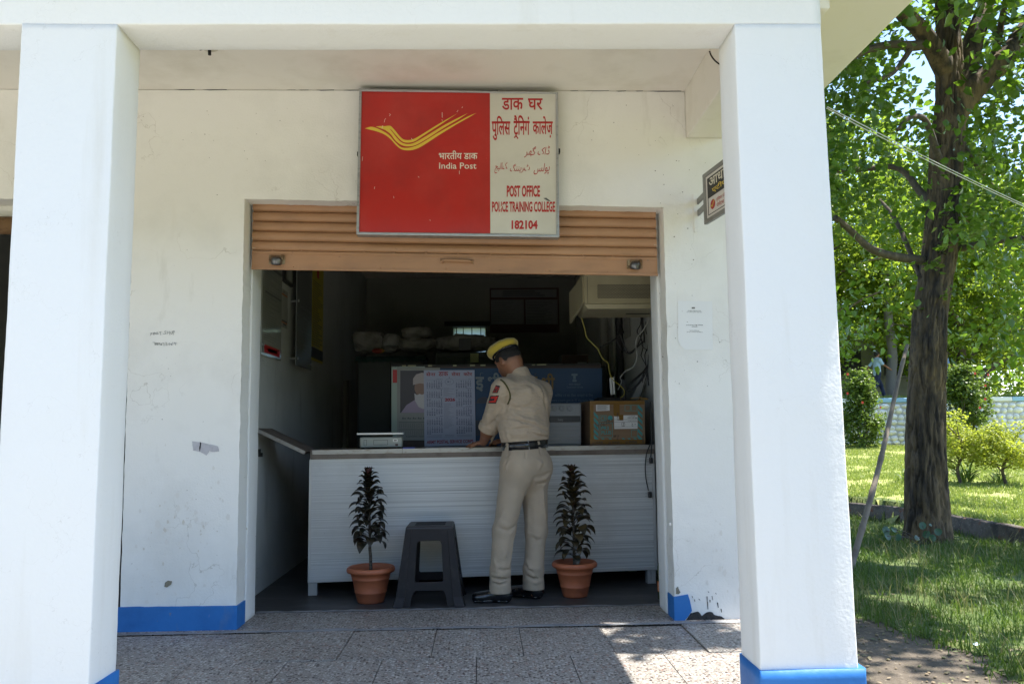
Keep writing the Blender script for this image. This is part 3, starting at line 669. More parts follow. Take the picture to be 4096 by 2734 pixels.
mb = MB(); pq(mb, .08, .92, .46, .86, .0055); pq(mb, .08, .092, .14, .46, .0055); pq(mb, .08, .92, .13, .145, .0055); mb.build('black_field', M['blackink'], psn)
mb = MB(); letter(mb, 'आधार', lambda u, v: pf(u, v, .0068), .115, .50, .66, .83, .012); mb.build('white_lettering', M['whiteink'], psn)
mb = MB(); letter(mb, 'एटीएम', lambda u, v: pf(u, v, .0068), .17, .53, .50, .635, .012); mb.build('yellow_lettering', M['yellowink'], psn)
mb = MB(); mb.poly([pf(.175+.045*math.cos(w), .30+.095*math.sin(w), .0062) for w in [2*math.pi*i/24 for i in range(24)]]); mb.build('round_emblem', M['redink'], psn)
mb = MB(); stroke2(mb, [(.145, .30), (.165, .26), (.205, .37)], .012, lambda u, v: pf(u, v, .0075)); stroke2(mb, [(.115, .27), (.15, .275)], .008, lambda u, v: pf(u, v, .0075)); mb.build('tick_mark', M['yellowink'], psn)
mb = MB(); letter(mb, 'इंडिया पोस्ट'.replace('ड\u093f', '\u093fड').replace('स\u094dट', 'सट'), lambda u, v: pf(u, v, .0068), .25, .46, .30, .38); letter(mb, 'पेमेंट्स बैंक'.replace('\u094d', ''), lambda u, v: pf(u, v, .0068), .25, .48, .19, .28); mb.build('small_lettering', M['redink'], psn)
for z in (zb+(zt-zb)*.64, zb+(zt-zb)*.40): mb = MB(); mb.box(PX-.006, PX+.006, yw, -.001, z-.018, z+.018); mb.build('bracket_arm', M['greysteel'], psn, bev=.002)
mb = MB(); mb.box(PX-.03, PX-.002, -.006, -.001, zb+.0, zt-.06); mb.build('wall_plate', M['wall'], psn, bev=.002)
# ================================================================== roller shutter
M['shutter'] = mat('shutter_paint', (.42, .225, .118), .45, .0, var=[(9, (.20, .105, .055), .60, .78, (.25, 1, 2.5)), (4, (.35, .19, .105), .45, .7, (1, 1, 3)), (34, (.20, .10, .055), .70, .8, (.5, 1, 1), 3), (1.2, (.46, .265, .15), .5, .7)], bump=(50, .06))
sh = thing('roller_shutter', 'half raised brown roller shutter with a padlock at each end of its bottom rail', 'shutter', (.6, .14, 2.1))
SYs = .125
A0, A1 = U(1006, 1078, Y=SYs), U(2640, 1104, Y=SYs); A0.x = pO0b.x+.012; A1.x = pO1b.x-.016
def shf(t, z, y): x = lerp(A0.x, A1.x, t); return Vector((x, SYs+y, lerp(A0.z, A1.z, t)+z))
prof = []; zr = .118
for k in range(9):
    for fz, fy in ((0, .018), (.05, .007), (.16, -.001), (.32, -.006), (.5, -.008), (.7, -.006), (.84, -.001), (.92, .006), (.97, .018)): prof.append((zr+.004+k*.0625+fz*.0625, fy))
mb = MB(); n = 24; vs = []; fs = []
for i in range(n+1):
    for z, y in prof: vs.append(shf(i/n, z+.0012*noise.noise(Vector((i*.7, z*30, 0))), y))
k = len(prof)
for i in range(n):
    for j in range(k-1): fs.append((i*k+j, (i+1)*k+j, (i+1)*k+j+1, i*k+j+1))
mb.add(vs, fs); cu = mb.build('curtain', M['shutter'], sh)
so_ = cu.modifiers.new('thick', 'SOLIDIFY'); so_.thickness = .002
mb = MB(); n = 20; pr = [(0, .0), (.0, -.004), (.003, -.010), (.016, -.010), (.018, -.002), (.100, -.001), (.102, -.004), (.118, -.003), (.122, .010)]
vs = [shf(i/n, z, y) for i in range(n+1) for z, y in pr]; k = len(pr); fs = [(i*k+j, (i+1)*k+j, (i+1)*k+j+1, i*k+j+1) for i in range(n) for j in range(k-1)]
mb.add(vs, fs); br = mb.build('bottom_rail', M['shutter'], sh); q = br.modifiers.new('thick', 'SOLIDIFY'); q.thickness = .003
def shpx(px, py, off=0): return U(px, py, Y=SYs-off)
mb = MB()
for x, y in [(149, 328), (307, 330), (477, 338), (650, 338), (815, 340), (988, 342), (1164, 346), (1343, 350), (1516, 352), (1680, 354), (1845, 357), (2008, 360), (2150, 364), (262, 421), (735, 425), (815, 430), (1097, 431), (1395, 436), (1667, 440), (1978, 450)]:
    p = shpx(980+x/1.3657, 760+y/1.3657, .004 if y < 400 else .009); mb.ball(p, (.0055, .004, .0055), 8, 5)
mb.build('rivet', M['shutter'], sh, smooth=True)
mb = MB(); h0, h1 = shpx(1770, 1043, .014), shpx(1886, 1046, .014)
mb.tube([h0+Vector((0, .012, -.004)), h0+Vector((.006, -.008, 0)), h0+Vector((.02, -.014, .003)), h1+Vector((-.02, -.014, .003)), h1+Vector((-.006, -.008, 0)), h1+Vector((0, .012, -.004))], .008, 8)
mb.box(h0.x-.014, h0.x+.004, h0.y+.006, h0.y+.012, h0.z-.014, h0.z+.014); mb.box(h1.x-.004, h1.x+.014, h0.y+.006, h0.y+.012, h1.z-.014, h1.z+.014)
mb.build('handle', M['shutter'], sh, smooth=True)
M['lock'] = mat('padlock_steel', (.16, .16, .165), .3, .9, var=[(20, (.08, .07, .06), .5, .7)])
for lx, ly in ((1106, 1042), (2541, 1060)):
    c = shpx(lx, ly, .02); mb = MB()
    mb.lathe([(0, -.024), (.030, -.024), (.034, -.018), (.034, .010), (.028, .020), (.012, .026), (0, .027)], c, 24, axis=(.1, -.35, 1))
    lk = mb.build('padlock', M['lock'], sh, smooth=True)
    mb = MB(); mb.box(c.x-.046, c.x-.030, c.y-.006, c.y+.018, c.z+.0, c.z+.034); mb.box(c.x+.028, c.x+.042, c.y-.006, c.y+.018, c.z+.006, c.z+.036); mb.box(c.x-.05, c.x+.048, c.y+.014, c.y+.018, c.z-.02, c.z+.036)
    mb.tube([c+Vector((-.038, .002, .022)), c+Vector((-.02, -.01, .024)), c+Vector((0, -.012, .022))], .005, 8); mb.build('hasp', M['rust'], lk)
mb = MB(); rs = random.Random(4)
for k_ in range(6):
    for side in (0, 1):
        if rs.random() < .8:
            z = zr+.02+k_*.0625+rs.uniform(-.006, .014); l = rs.uniform(.012, .035)/(A1.x-A0.x); t0 = 0.001 if side == 0 else 1-l
            hh = rs.uniform(.003, .009); mb.quad(shf(t0, z, -.0035), shf(t0+l, z+.002, -.0035), shf(t0+l*.8, z+hh, -.0035), shf(t0, z+hh, -.0035))
mb.build('paint_speck', M['whiteink'], sh)
# ================================================================== ceiling fitting
lf = thing('ceiling_rose', 'old cream ceiling rose with a dark stub hanging, seen past the front beam', 'light fitting', tuple(U(838, 189, Z=ZC)))
c = U(838, 189, Z=ZC-.002)
mb = MB(); mb.lathe([(0, -.018), (.03, -.016), (.046, -.006), (.047, 0)], c, 24); mb.build('base_plate', mat('old_cream_plastic', (.55, .50, .40), .5), lf, smooth=True)
mb = MB(); mb.tube([c+Vector((0, 0, -.01)), c+Vector((.002, 0, -.045))], .009, 8); mb.tube([c+Vector((-.06, .0, -.002)), c+Vector((-.05, 0, -.012)), c+Vector((-.03, 0, -.006))], .008, 6); mb.build('stub', M['iron'], lf)
# ================================================================== counter
def UP(px, py, p0, n):
    d = ray(px, py); return CO+d*((Vector(p0)-CO).dot(n)/d.dot(n))
c0, c1 = U(1250, 2381, Z=0), U(2607, 2333, Z=0); ce = (c1-c0).normalized(); cn = Vector((-ce.y, ce.x, 0))
def cp(px, py, off=0): return UP(px, py, c0-cn*off, cn)
TL, TR, BL, BR = cp(1238, 1838), cp(2616, 1815), cp(1238, 2326), cp(2618, 2274)
ctr = thing('service_counter', 'long white laminate counter with aluminium edging across the doorway', 'counter', tuple(c0))
M['laminate'] = mat('streaked_laminate', (.72, .72, .71), .34, var=[(1.0, (.49, .49, .485), .38, .62, (.25, .25, 130), 4), (1.0, (.26, .26, .26), .60, .72, (.2, .2, 85), 4), (2.5, (.52, .515, .50), .5, .75), (60, (.25, .23, .2), .76, .82, None, 2)])
M['trim'] = mat('worn_aluminium_trim', (.42, .40, .37), .45, .6, var=[(20, (.30, .25, .20), .5, .7, (1, 1, 4)), (70, (.12, .09, .06), .7, .8, None, 2)])
M['wood'] = mat('old_board', (.20, .16, .13), .7, var=[(8, (.13, .10, .08), .45, .65)])
dp = cn*.62
def cslab(mb, a, b, z0a, z1a, z0b, z1b, f, d):  # along the counter from point a to b
    A = Vector((a.x, a.y, 0)); B = Vector((b.x, b.y, 0)); P = []
    for zz in ((z0a, z0b), (z1a, z1b)):
        P += [A-cn*f+Vector((0, 0, zz[0])), B-cn*f+Vector((0, 0, zz[1])), B+cn*d+Vector((0, 0, zz[1])), A+cn*d+Vector((0, 0, zz[0]))]
    mb.hexa(P)
mb = MB(); cslab(mb, TL, TR, BL.z, TL.z, BR.z, TR.z, 0, .02); mb.build('front_panel', M['laminate'], ctr)
mb = MB(); cslab(mb, TL, TL+ce*.02, BL.z, TL.z, BL.z, TL.z, -.0205, .6); mb.build('side_panel', M['laminate'], ctr); mb = MB(); cslab(mb, TR-ce*.02, TR, BR.z, TR.z, BR.z, TR.z, -.0205, .6); mb.build('side_panel', M['laminate'], ctr)
mb = MB(); cslab(mb, TL, TR, BL.z-.004, BL.z+.018, BR.z-.004, BR.z+.018, .006, -.0005); cslab(mb, TL, TR, TL.z-.012, TL.z+.002, TR.z-.012, TR.z+.002, .005, -.0005)
cslab(mb, TL, TL+ce*.018, BL.z+.019, TL.z-.013, BL.z+.019, TL.z-.013, .005, -.0005); cslab(mb, TR-ce*.02, TR, BR.z+.019, TR.z-.013, BR.z+.019, TR.z-.013, .005, -.0005)
mb.build('edge_trim', mat('pale_trim', (.58, .58, .57), .4, .3, var=[(60, (.2, .17, .14), .74, .8, None, 2)]), ctr)
CT0, CT1 = cp(1240, 1800, .02), cp(2612, 1778, .02)   # top edge line
zt0, zt1 = CT0.z, CT1.z
mb = MB(); cslab(mb, TL+ce*.006, TR, TL.z+.003, zt0, TR.z+.003, zt1, .012, .62); mb.build('counter_top', M['wood'], ctr)
mb = MB(); cslab(mb, TL+ce*.02, lerp(TL, TR, .259), zt0-.030, zt0+.001, lerp(zt0, zt1, .259)-.03, lerp(zt0, zt1, .259)+.001, .020, -.0125); cslab(mb, lerp(TL, TR, .2605), TR, lerp(zt0, zt1, .26)-.03, lerp(zt0, zt1, .26)+.001, zt1-.03, zt1+.001, .020, -.0125)
for dz in (-.009, -.02): cslab(mb, TL+ce*.02, TR, zt0+dz-.0012, zt0+dz+.0012, zt1+dz-.0012, zt1+dz+.0012, .0225, -.02)
mb.build('top_edging', M['trim'], ctr)
for a, w in ((TL, .0), (TR-ce*.075, 1)):
    for back in (0, .52):
        mb = MB(); b_ = a+ce*.06; A = Vector((a.x, a.y, 0))+cn*(back+.004); mb.obox(A+ce*.032+cn*.03+Vector((0, 0, (BL.z if w == 0 else BR.z)/2-.002)), ce*.03, cn*.03, (0, 0, (BL.z if w == 0 else BR.z)/2-.003)); mb.build('leg', mat('painted_wood_leg', (.40, .40, .39), .7, var=[(14, (.2, .19, .18), .55, .66, (1, 1, .2))]), ctr)
def ctop(px, py_guess, back): # a point on the counter top, `back` metres behind its front edge, under image column px
    p0 = UP(px, 1800, c0+cn*back, cn); t = (p0-TL).dot(ce)/(TR-TL).dot(ce); z = lerp(zt0, zt1, t)
    q = Vector((p0.x, p0.y, z)); return q
# raised flap
fl_ = thing('counter_flap', 'hinged counter flap sloping from the left wall down to the counter end', 'counter flap', tuple(U(1222, 1808, Y=.93)))
fa, fb = U(1028, 1712, Y=.93), U(1222, 1804, Y=.93); fa.x = RX0+.005; dy = Vector((0, .42, 0)); th = Vector((.007, 0, .017))
mb = MB(); mb.hexa([fa-th, fb-th, fb-th+dy, fa-th+dy, fa, fb, fb+dy, fa+dy]); mb.build('board', M['wood'], fl_)
e_ = Vector((0, -.006, 0)); mb = MB(); th2 = th*1.25; mb.hexa([fa-th2+e_, fb-th2+e_, fb-th2-e_*.05, fa-th2-e_*.05, fa+th*.06+e_, fb+th*.06+e_, fb+th*.06-e_*.05, fa+th*.06-e_*.05]); mb.build('edging', M['trim'], fl_)
bk = MB(); p = U(1037, 1817, Y=.9); bk.box(RX0+.001, RX0+.05, p.y-.03, p.y+.03, p.z-.015, p.z+.012); bk.box(RX0+.03, RX0+.045, p.y-.02, p.y, p.z+.012, p.z+.04)
tag(bk.build('wall_bracket', M['iron']), 'small black bracket on the left wall under the sloping flap', 'bracket')
# ================================================================== things on the counter
M['greyplastic'] = mat('grey_plastic', (.30, .31, .27), .45, var=[(3, (.26, .27, .23), .4, .7)])
M['darkplastic'] = mat('dark_plastic', (.02, .02, .022), .4)
b0 = ctop(1440, 1790, .10); b1 = ctop(1606, 1790, .10); dirx = (b1-b0)
def onctr(px, back): return ctop(px, 1790, back)
def boxon(mb, pxa, pxb, back, depth, z0, z1, base=None, inset=0):
    a, b = onctr(pxa, back), onctr(pxb, back); zz = min(a.z, b.z)+.001; d = cn*depth
    P = [Vector((q.x, q.y, zz+z0)) for q in (a, b)]; P = P+[P[1]+d, P[0]+d]; P2 = [q+Vector((0, 0, z1-z0)) for q in P]; mb.hexa(P+P2); return P
sc_ = thing('weighing_scale', 'grey electronic weighing scale with flat steel pan on the counter', 'scale', tuple(onctr(1523, .25)))
mb = MB(); P = boxon(mb, 1438, 1611, .12, .30, .008, .085); mb.build('body', M['greyplastic'], sc_, bev=.012, seg=3)
mb = MB(); boxon(mb, 1426, 1614, .09, .36, .100, .116); mb.build('pan', mat('steel_pan', (.62, .62, .62), .35, .7), sc_, bev=.004)
mb = MB(); boxon(mb, 1480, 1570, .2, .14, .085, .100); boxon(mb, 1446, 1458, .14, .03, 0, .008); boxon(mb, 1590, 1602, .14, .03, 0, .008); mb.build('feet', M['darkplastic'], sc_)
def scq(mb, pxa, pxb, z0, z1, off):
    a, b = onctr(pxa, .12), onctr(pxb, .12); zz = min(b0.z, b1.z); mb.quad(*[Vector((q.x, q.y, zz+z))-cn*off for q, z in ((a, z0), (b, z0), (b, z1), (a, z1))])
mb = MB(); scq(mb, 1444, 1606, .014, .079, .001); mb.build('back_plate', mat('pale_grey_plastic', (.36, .37, .33), .5), sc_)
mb = MB()
for a, b, z0, z1 in ((1455, 1467, .024, .066), (1494, 1551, .028, .064)):
    for (q0, q1, w0, w1) in ((a, b, z0, z0+.002), (a, b, z1-.002, z1), (a, a+1.2, z0, z1), (b-1.2, b, z0, z1)): scq(mb, q0, q1, w0, w1, .002)
mb.build('cover_lines', M['darkplastic'], sc_)
mb = MB(); scq(mb, 1572, 1590, .050, .068, .002); mb.build('port_plate', M['pane'] if 0 else mat('bright_plate', (.75, .75, .75), .3, .5), sc_)
mb = MB(); scq(mb, 1575, 1587, .055, .063, .003); scq(mb, 1581, 1592, .020, .034, .002); mb.build('switch', mat('dark_red_switch', (.06, .012, .012), .4), sc_)
pn = MB(); p = onctr(1610, .03); q = onctr(1659, .03); pn.box(p.x, q.x, p.y, p.y+.05, p.z+.001, p.z+.009); tag(pn.build('blue_pad', mat('blue_pad', (.10, .11, .42), .5)), 'flat blue pad lying on the counter beside the scale', 'pad')
pp = MB(); p = onctr(1700, .03); q = onctr(1880, .03); pp.box(p.x, q.x, p.y+.02, p.y+.2, p.z+.001, p.z+.004); tag(pp.build('paper_form', mat('paper_form', (.45, .45, .46), .8)), 'white paper form on the counter under the writing hand', 'paper')
# cardboard carton
def rg(x, y): return 2260+x/3.409, 1400+y/3.409
cb = thing('cardboard_carton', 'taped brown carton with teal stripes on the right end of the counter', 'carton', tuple(onctr(2470, .3)))
M['card'] = mat('cardboard', (.20, .125, .072), .8, var=[(3, (.21, .13, .075), .4, .7), (1, (.23, .15, .09), .4, .6, (1, 1, 40))])
bkf = .06; zc0 = onctr(2470, bkf).z+.001
def cpx(x, y, off=0): px, py = rg(x, y); return UP(px, py, c0+cn*(bkf-off), cn)
ca, cb_, cc, cd = cpx(337, 688), cpx(1088, 688), cpx(1094, 1278), cpx(345, 1282)
ca.z = cb_.z = (ca.z+cb_.z)/2; cd.z = cc.z = zc0; d = cn*.50
mb = MB(); mb.hexa([cd, cc, cc+d, cd+d, ca, cb_, cb_+d, ca+d]); mb.build('carton_body', M['card'], cb, bev=.004)
M['tape'] = mat('brown_tape', (.20, .105, .025), .25); M['teal'] = mat('teal_print', (.06, .27, .26), .7); M['marker'] = mat('marker_ink', (.03, .035, .04), .6)
def cqd(mb, pts, off): mb.poly([cpx(a, b, off) for a, b in pts])
mb = MB()
for p in ([(338, 1215), (1092, 1215), (1094, 1274), (346, 1278)], [(338, 692), (1088, 692), (1088, 740), (338, 742)], [(660, 740), (745, 740), (745, 880), (660, 880)], [(670, 880), (796, 880), (796, 955), (740, 955), (735, 900), (670, 900)], [(342, 745), (390, 745), (392, 1215), (346, 1215)]): cqd(mb, p, .0025)
mb.quad(ca+Vector((0, 0, .001))+d*.02, cb_+Vector((0, 0, .001))+d*.02, cb_+Vector((0, 0, .001))+d*.2, ca+Vector((0, 0, .001))+d*.2)
mb.build('tape', M['tape'], cb)
mb = MB()
for y in range(835, 1180, 78): cqd(mb, [(392, y), (455, y+62), (458, y+112), (394, y+50)], .0015)
for y in range(735, 1180, 82): cqd(mb, [(992, y), (1056, y+62), (1058, y+112), (994, y+50)], .0015)
for x in (400, 490, 590, 770, 850, 930): cqd(mb, [(x, 1196), (x+35, 1196), (x+62, 1226), (x+28, 1226)], .0012)
def cbox(mb, x0, y0, x1, y1, w=6):
    for p in ([(x0, y0), (x1, y0), (x1, y0+w), (x0, y0+w)], [(x0, y1-w), (x1, y1-w), (x1, y1), (x0, y1)], [(x0, y0), (x0+w, y0), (x0+w, y1), (x0, y1)], [(x1-w, y0), (x1, y0), (x1, y1), (x1-w, y1)]): cqd(mb, p, .0015)
cbox(mb, 472, 885, 572, 968); cbox(mb, 474, 990, 650, 1182); cbox(mb, 815, 745, 893, 828); cbox(mb, 900, 745, 985, 828); cbox(mb, 902, 1085, 990, 1182)
cf = lambda off: (lambda u, v: cpx(u, -v, off))
letter(mb, 'CE', cf(.0015), 488, 558, -955, -898, .01); letter(mb, 'PR2', cf(.0015), 495, 600, -1082, -1035, .03); letter(mb, 'PLUS', cf(.0015), 495, 632, -1148, -1096, .03)
mb.poly([cpx(616+34*math.cos(w), 922+34*math.sin(w), .0013) for w in [2*math.pi*i/20 for i in range(20)]])
mb.build('teal_print', M['teal'], cb)
mb = MB()
for x0, x1, y0, y1 in ((372, 512, 1240, 1275), (590, 742, 1240, 1275), (822, 975, 1232, 1268)): letter(mb, 'bharat IT', lambda u, v, X=x0+x1, Y=-(y0+y1): cpx(X-u, -(Y-v), .0035), x0, x1, -y1, -y0, .01)
letter(mb, 'bharat IT', lambda u, v: cpx(690+v, u, .0036), 850, 958, 18, 44, .01)
letter(mb, 'bharat', lambda u, v: cpx(1052+v, 2420-u, .0036), 1160, 1262, 2, 30, .01)
letter(mb, 'at IT', lambda u, v: cpx(735-v, 2400-u, .0036) if 0 else cpx(705+v, 2380-u, .0036), 1155, 1228, 2, 28, .01)
for r_ in (8, 17, 26): stroke2(mb, [(690+r_*math.cos(w), -(1185-r_*math.sin(w))) for w in [R(70+i*13) for i in range(9)]], 5, cf(.0036))
mb.build('tape_lettering', M['blackink'], cb)
mb = MB(); cqd(mb, [(422, 740), (608, 733), (610, 822), (424, 830)], .002); cqd(mb, [(668, 888), (990, 884), (990, 1068), (672, 1072)], .0022); mb.build('paper_label', mat('white_label', (.66, .66, .65), .7), cb)
mb = MB(); rs = random.Random(2)
x = 855
while x < 982:
    w = rs.choice((3, 3, 6)); cqd(mb, [(x, 912), (x+w, 912), (x+w, 930), (x, 930)], .0032); x += w+rs.choice((3, 5, 8))
letter(mb, 'S.N.9003683', cf(.0032), 868, 958, -908, -894); letter(mb, 'CE', cf(.0032), 942, 968, -1018, -1000); letter(mb, 'CTR 460 CRT 460 IVA 150', cf(.0032), 862, 984, -968, -956)
cqd(mb, [(908, 1024), (932, 1024), (932, 1030), (908, 1030)], .0032); cqd(mb, [(672, 944), (990, 940), (990, 943), (672, 947)], .0032); cqd(mb, [(674, 976), (990, 972), (990, 975), (674, 979)], .0032); cqd(mb, [(676, 1042), (990, 1038), (990, 1041), (676, 1045)], .0032)
stroke2(mb, [(775, -985), (772, -1010), (778, -1035), (812, -1035), (816, -1010), (812, -985), (775, -985)], 4, cf(.0032)); stroke2(mb, [(796, -990), (800, -1005), (792, -1015), (798, -1032)], 5, cf(.0032))
stroke2(mb, [(908, -995), (930, -1018)], 3, cf(.0032)); stroke2(mb, [(930, -995), (908, -1018)], 3, cf(.0032))
for i in range(6): cqd(mb, [(440, 750+i*12), (585-20*(i % 2), 748+i*12), (585-20*(i % 2), 752+i*12), (440, 754+i*12)], .003)
mb.build('label_print', M['blackink'], cb)
mb = MB()
for st in ([(418, 1000), (430, 1068)], [(440, 1030), (462, 1010), (458, 1060)], [(500, 985), (478, 1020), (498, 1042), (508, 1010), (500, 985)], [(548, 955), (520, 1010), (530, 1035), (545, 1015), (525, 1010)], [(548, 975), (575, 955), (560, 1005), (590, 985)], [(612, 945), (590, 950), (615, 975), (600, 1000), (590, 980), (612, 945)], [(625, 935), (650, 940), (630, 962), (656, 975), (632, 990)]): stroke2(mb, [(a, -b) for a, b in st], 4.5, cf(.002))
mb.build('marker_writing', M['marker'], cb)
# router on the carton
ztop = ca.z+.002
rt = thing('wifi_router', 'flat black router with two white aerials on top of the taped carton', 'router', tuple(Vector((ca.x+.2, ca.y+.2, ztop))))
def rp(px, py, back): return UP(px, py, c0+cn*back, cn)
a, b = rp(2392, 1590, .16), rp(2500, 1590, .16)
mb = MB(); mb.hexa([Vector((a.x, a.y, ztop)), Vector((b.x, b.y, ztop)), Vector((b.x, b.y, ztop))+cn*.14, Vector((a.x, a.y, ztop))+cn*.14]+[q+Vector((0, 0, .026)) for q in (Vector((a.x, a.y, ztop))+cn*.012, Vector((b.x, b.y, ztop))+cn*.012, Vector((b.x, b.y, ztop))+cn*.13, Vector((a.x, a.y, ztop))+cn*.13)]); mb.build('router_body', M['darkplastic'], rt, bev=.006)
for x, x1, y1 in ((2446, 2441, 1507), (2456, 2452, 1505)):
    p, q = rp(x, 1577, .28), rp(x1, y1, .28); mb = MB(); e1 = ce*.0075; e2 = cn*.005; mb.hexa([p-e1-e2, p+e1-e2, p+e1+e2, p-e1+e2, q-e1-e2+Vector((0, 0, -.012)), q+e1-e2, q+e1+e2, q-e1+e2+Vector((0, 0, -.012))]); mb.build('aerial', mat('white_plastic', (.62, .62, .6), .4), rt)
mb = MB(); p, q = rp(2489, 1592, .33), rp(2499, 1516, .33); mb.box(p.x, q.x, p.y, p.y+.02, ztop+.026, q.z); tag(mb.build('handset_charger', M['darkplastic']), 'upright black plastic charger cradle standing behind the router', 'charger')
# white appliance behind the man
ap = thing('white_appliance', 'pale ribbed office appliance with a black band between the man and the carton', 'appliance', tuple(onctr(2265, .3)))
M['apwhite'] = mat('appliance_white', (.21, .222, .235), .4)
def aq(px, py, off=0): return UP(px, py, c0+cn*(.10-off), cn)
z0 = onctr(2265, .1).z+.001
def aslab(mb, x0, y0, x1, y1, depth, off, zlow=None):
    a, b, c, d = aq(x0, y0, off), aq(x1, y0, off), aq(x1, y1, off), aq(x0, y1, off); b.z = a.z; c.z = d.z
    if zlow is not None: c.z = d.z = zlow
    mb.hexa([d, c, c+cn*depth, d+cn*depth, a, b, b+cn*depth, a+cn*depth])
mb = MB(); aslab(mb, 2150, 1612, 2326, 1785, .42, 0, z0); mb.build('body', M['apwhite'], ap, bev=.012)
mb = MB(); aslab(mb, 2150, 1664, 2322, 1689, .01, .006); mb.build('black_band', M['darkplastic'], ap, bev=.003)
mb = MB()
for y in range(1697, 1782, 14): aslab(mb, 2150, y, 2320, y+10, .008, .006)
mb.build('ribbed_panel', M['apwhite'], ap, bev=.003)
for x in (2217, 2247, 2278):
    mb = MB(); c = aq(x, 1632, .002); mb.lathe([(.021, 0), (.021, .004), (.017, .008), (0, .008)], c, 18, axis=tuple(-cn)); mb.obox(c-cn*.012, (ce*.003+Vector((0, 0, .0025))), cn*.004, (ce*.010*-1+Vector((0, 0, .015)))); mb.build('dial', M['apwhite'], ap)
mb = MB(); letter(mb, 'Godrej', lambda u, v: aq(u, -v, .0075), 2231, 2252, -1684, -1673, 0, .3); mb.build('lettering', M['greysteel'], ap)
# ================================================================== partition behind the counter and what hangs on it
PY = 1.80
def pq_(px, py, off=0): return U(px, py, Y=PY-off)
pt = thing('partition_board', 'dark brown board standing along the back of the counter with notices on it', 'partition', (.8, PY, 0))
za = pq_(1570, 1468).z; mb = MB(); mb.box(pq_(1566, 1600).x, pq_(2408, 1600).x, PY, PY+.025, .45, za); mb.build('board', mat('dark_ply', (.045, .026, .02), .6), pt)
mb = MB(); mb.box(pq_(1566, 1600).x, pq_(2408, 1600).x, PY-.006, PY+.03, za+.001, za+.018); mb.build('top_rail', M['iron'], pt)
M['sticker'] = mat('faded_sticker', (.30, .29, .17), .6)
for a, b in ((1608, 1624), (1632, 1664), (1712, 1728), (1812, 1826), (1880, 1900), (1922, 1942), (2128, 2140), (2148, 2185)):
    mb = MB(); p, q = pq_(a, 1466, .008), pq_(b, 1466, .008); mb.quad(Vector((p.x, p.y, za+.003)), Vector((q.x, q.y, za+.003)), Vector((q.x, q.y, za+.015)), Vector((p.x, p.y, za+.015))); mb.build('rail_sticker', M['sticker'], pt)
for x in (.1, 1.6): mb = MB(); mb.box(x, x+.05, PY+.026, PY+.07, 0, 1.2); mb.build('support_leg', M['wood'], pt)
def sheet(name, label, cat, m, x0, y0, x1, y1, off, th=.002):
    a, b, c, d = pq_(x0, y0, off), pq_(x1, y0, off), pq_(x1, y1, off), pq_(x0, y1, off)
    t = thing(name, label, cat, tuple((c+d)/2)); mb = MB(); v = Vector((0, th, 0)); mb.hexa([d, c, c+v, d+v, a, b, b+v, a+v]); mb.build('sheet', m, t); return t
M['paper'] = mat('aged_paper', (.30, .30, .275), .7, var=[(4, (.25, .25, .225), .4, .7)])
def part_poly(t, name, m, polys, off):
    mb = MB()
    for p in polys: mb.poly([pq_(a, b, off) for a, b in p])
    return mb.build(name, m, t)
def rect(x0, y0, x1, y1): return [(x0, y1), (x1, y1), (x1, y0), (x0, y0)]
ps_ = sheet('pale_notice', 'pale green sheet with a red block behind the portrait calendar', 'notice', mat('pale_green_sheet', (.34, .40, .34), .7), 1566, 1464, 1700, 1745, .006)
part_poly(ps_, 'red_block', M['redink'], [rect(1571, 1478, 1589, 1530)], .0075)
po = sheet('portrait_calendar', 'calendar with a portrait of a bearded turbaned man, half hidden by another calendar', 'calendar', M['paper'], 1588, 1470, 1760, 1760, .012)
def zz(x, y): return (1550+x/4.355, 1440+y/4.355)
part_poly(po, 'picture', mat('picture_dark', (.05, .042, .05), .5), [[zz(*q) for q in ((222, 915), (900, 915), (900, 180), (222, 180))]], .0135)
def ellp(cx, cy, rx, ry, n=24, a0=0, a1=360): return [zz(cx+rx*math.cos(R(a0+(a1-a0)*i/n)), cy-ry*math.sin(R(a0+(a1-a0)*i/n))) for i in range(n)]
part_poly(po, 'robe', mat('picture_robe', (.34, .27, .36), .6), [[zz(*q) for q in ((235, 914), (880, 914), (840, 800), (700, 720), (470, 690), (330, 780))]], .0142)
part_poly(po, 'beard', mat('picture_beard', (.52, .50, .50), .6), [[zz(*q) for q in ((468, 575), (478, 700), (540, 810), (620, 850), (700, 800), (738, 700), (740, 575), (690, 600), (640, 585), (600, 600), (560, 585), (515, 605))]], .015)
part_poly(po, 'face', mat('picture_skin', (.27, .17, .13), .6), [ellp(600, 480, 130, 150)], .0146)
part_poly(po, 'turban', mat('picture_turban', (.42, .36, .34), .6), [[zz(*q) for q in ((445, 430), (560, 400), (760, 430), (770, 320), (700, 240), (600, 215), (500, 245), (445, 320))]], .0155)
lt = MB()
letter(lt, 'RAJINDERA TRADING CO. (RAJ.)', lambda u, v: pq_(*zz(u, -v), .014), 322, 900, -1345, -1312, .01)
for x in range(250, 640, 91):
    lt.poly([pq_(*zz(*q), .014) for q in ((x, 1022), (x+40, 1022), (x+20, 985))]); lt.poly([pq_(*zz(*q), .014) for q in ((x+40, 1022), (x+72, 1022), (x+72, 1005), (x+40, 1005))])
for r_ in (1085, 1210):
    lt.poly([pq_(*zz(*q), .014) for q in ((200, r_), (900, r_), (900, r_-9), (200, r_-9))])
    for k in range(5):
        for j in range(22): x = 205+j*32; y = r_+20+k*16; lt.poly([pq_(*zz(*q), .014) for q in ((x, y+6), (x+14, y+6), (x+14, y), (x, y))])
lt.build('lettering', mat('faded_print', (.10, .10, .11), .7), po)
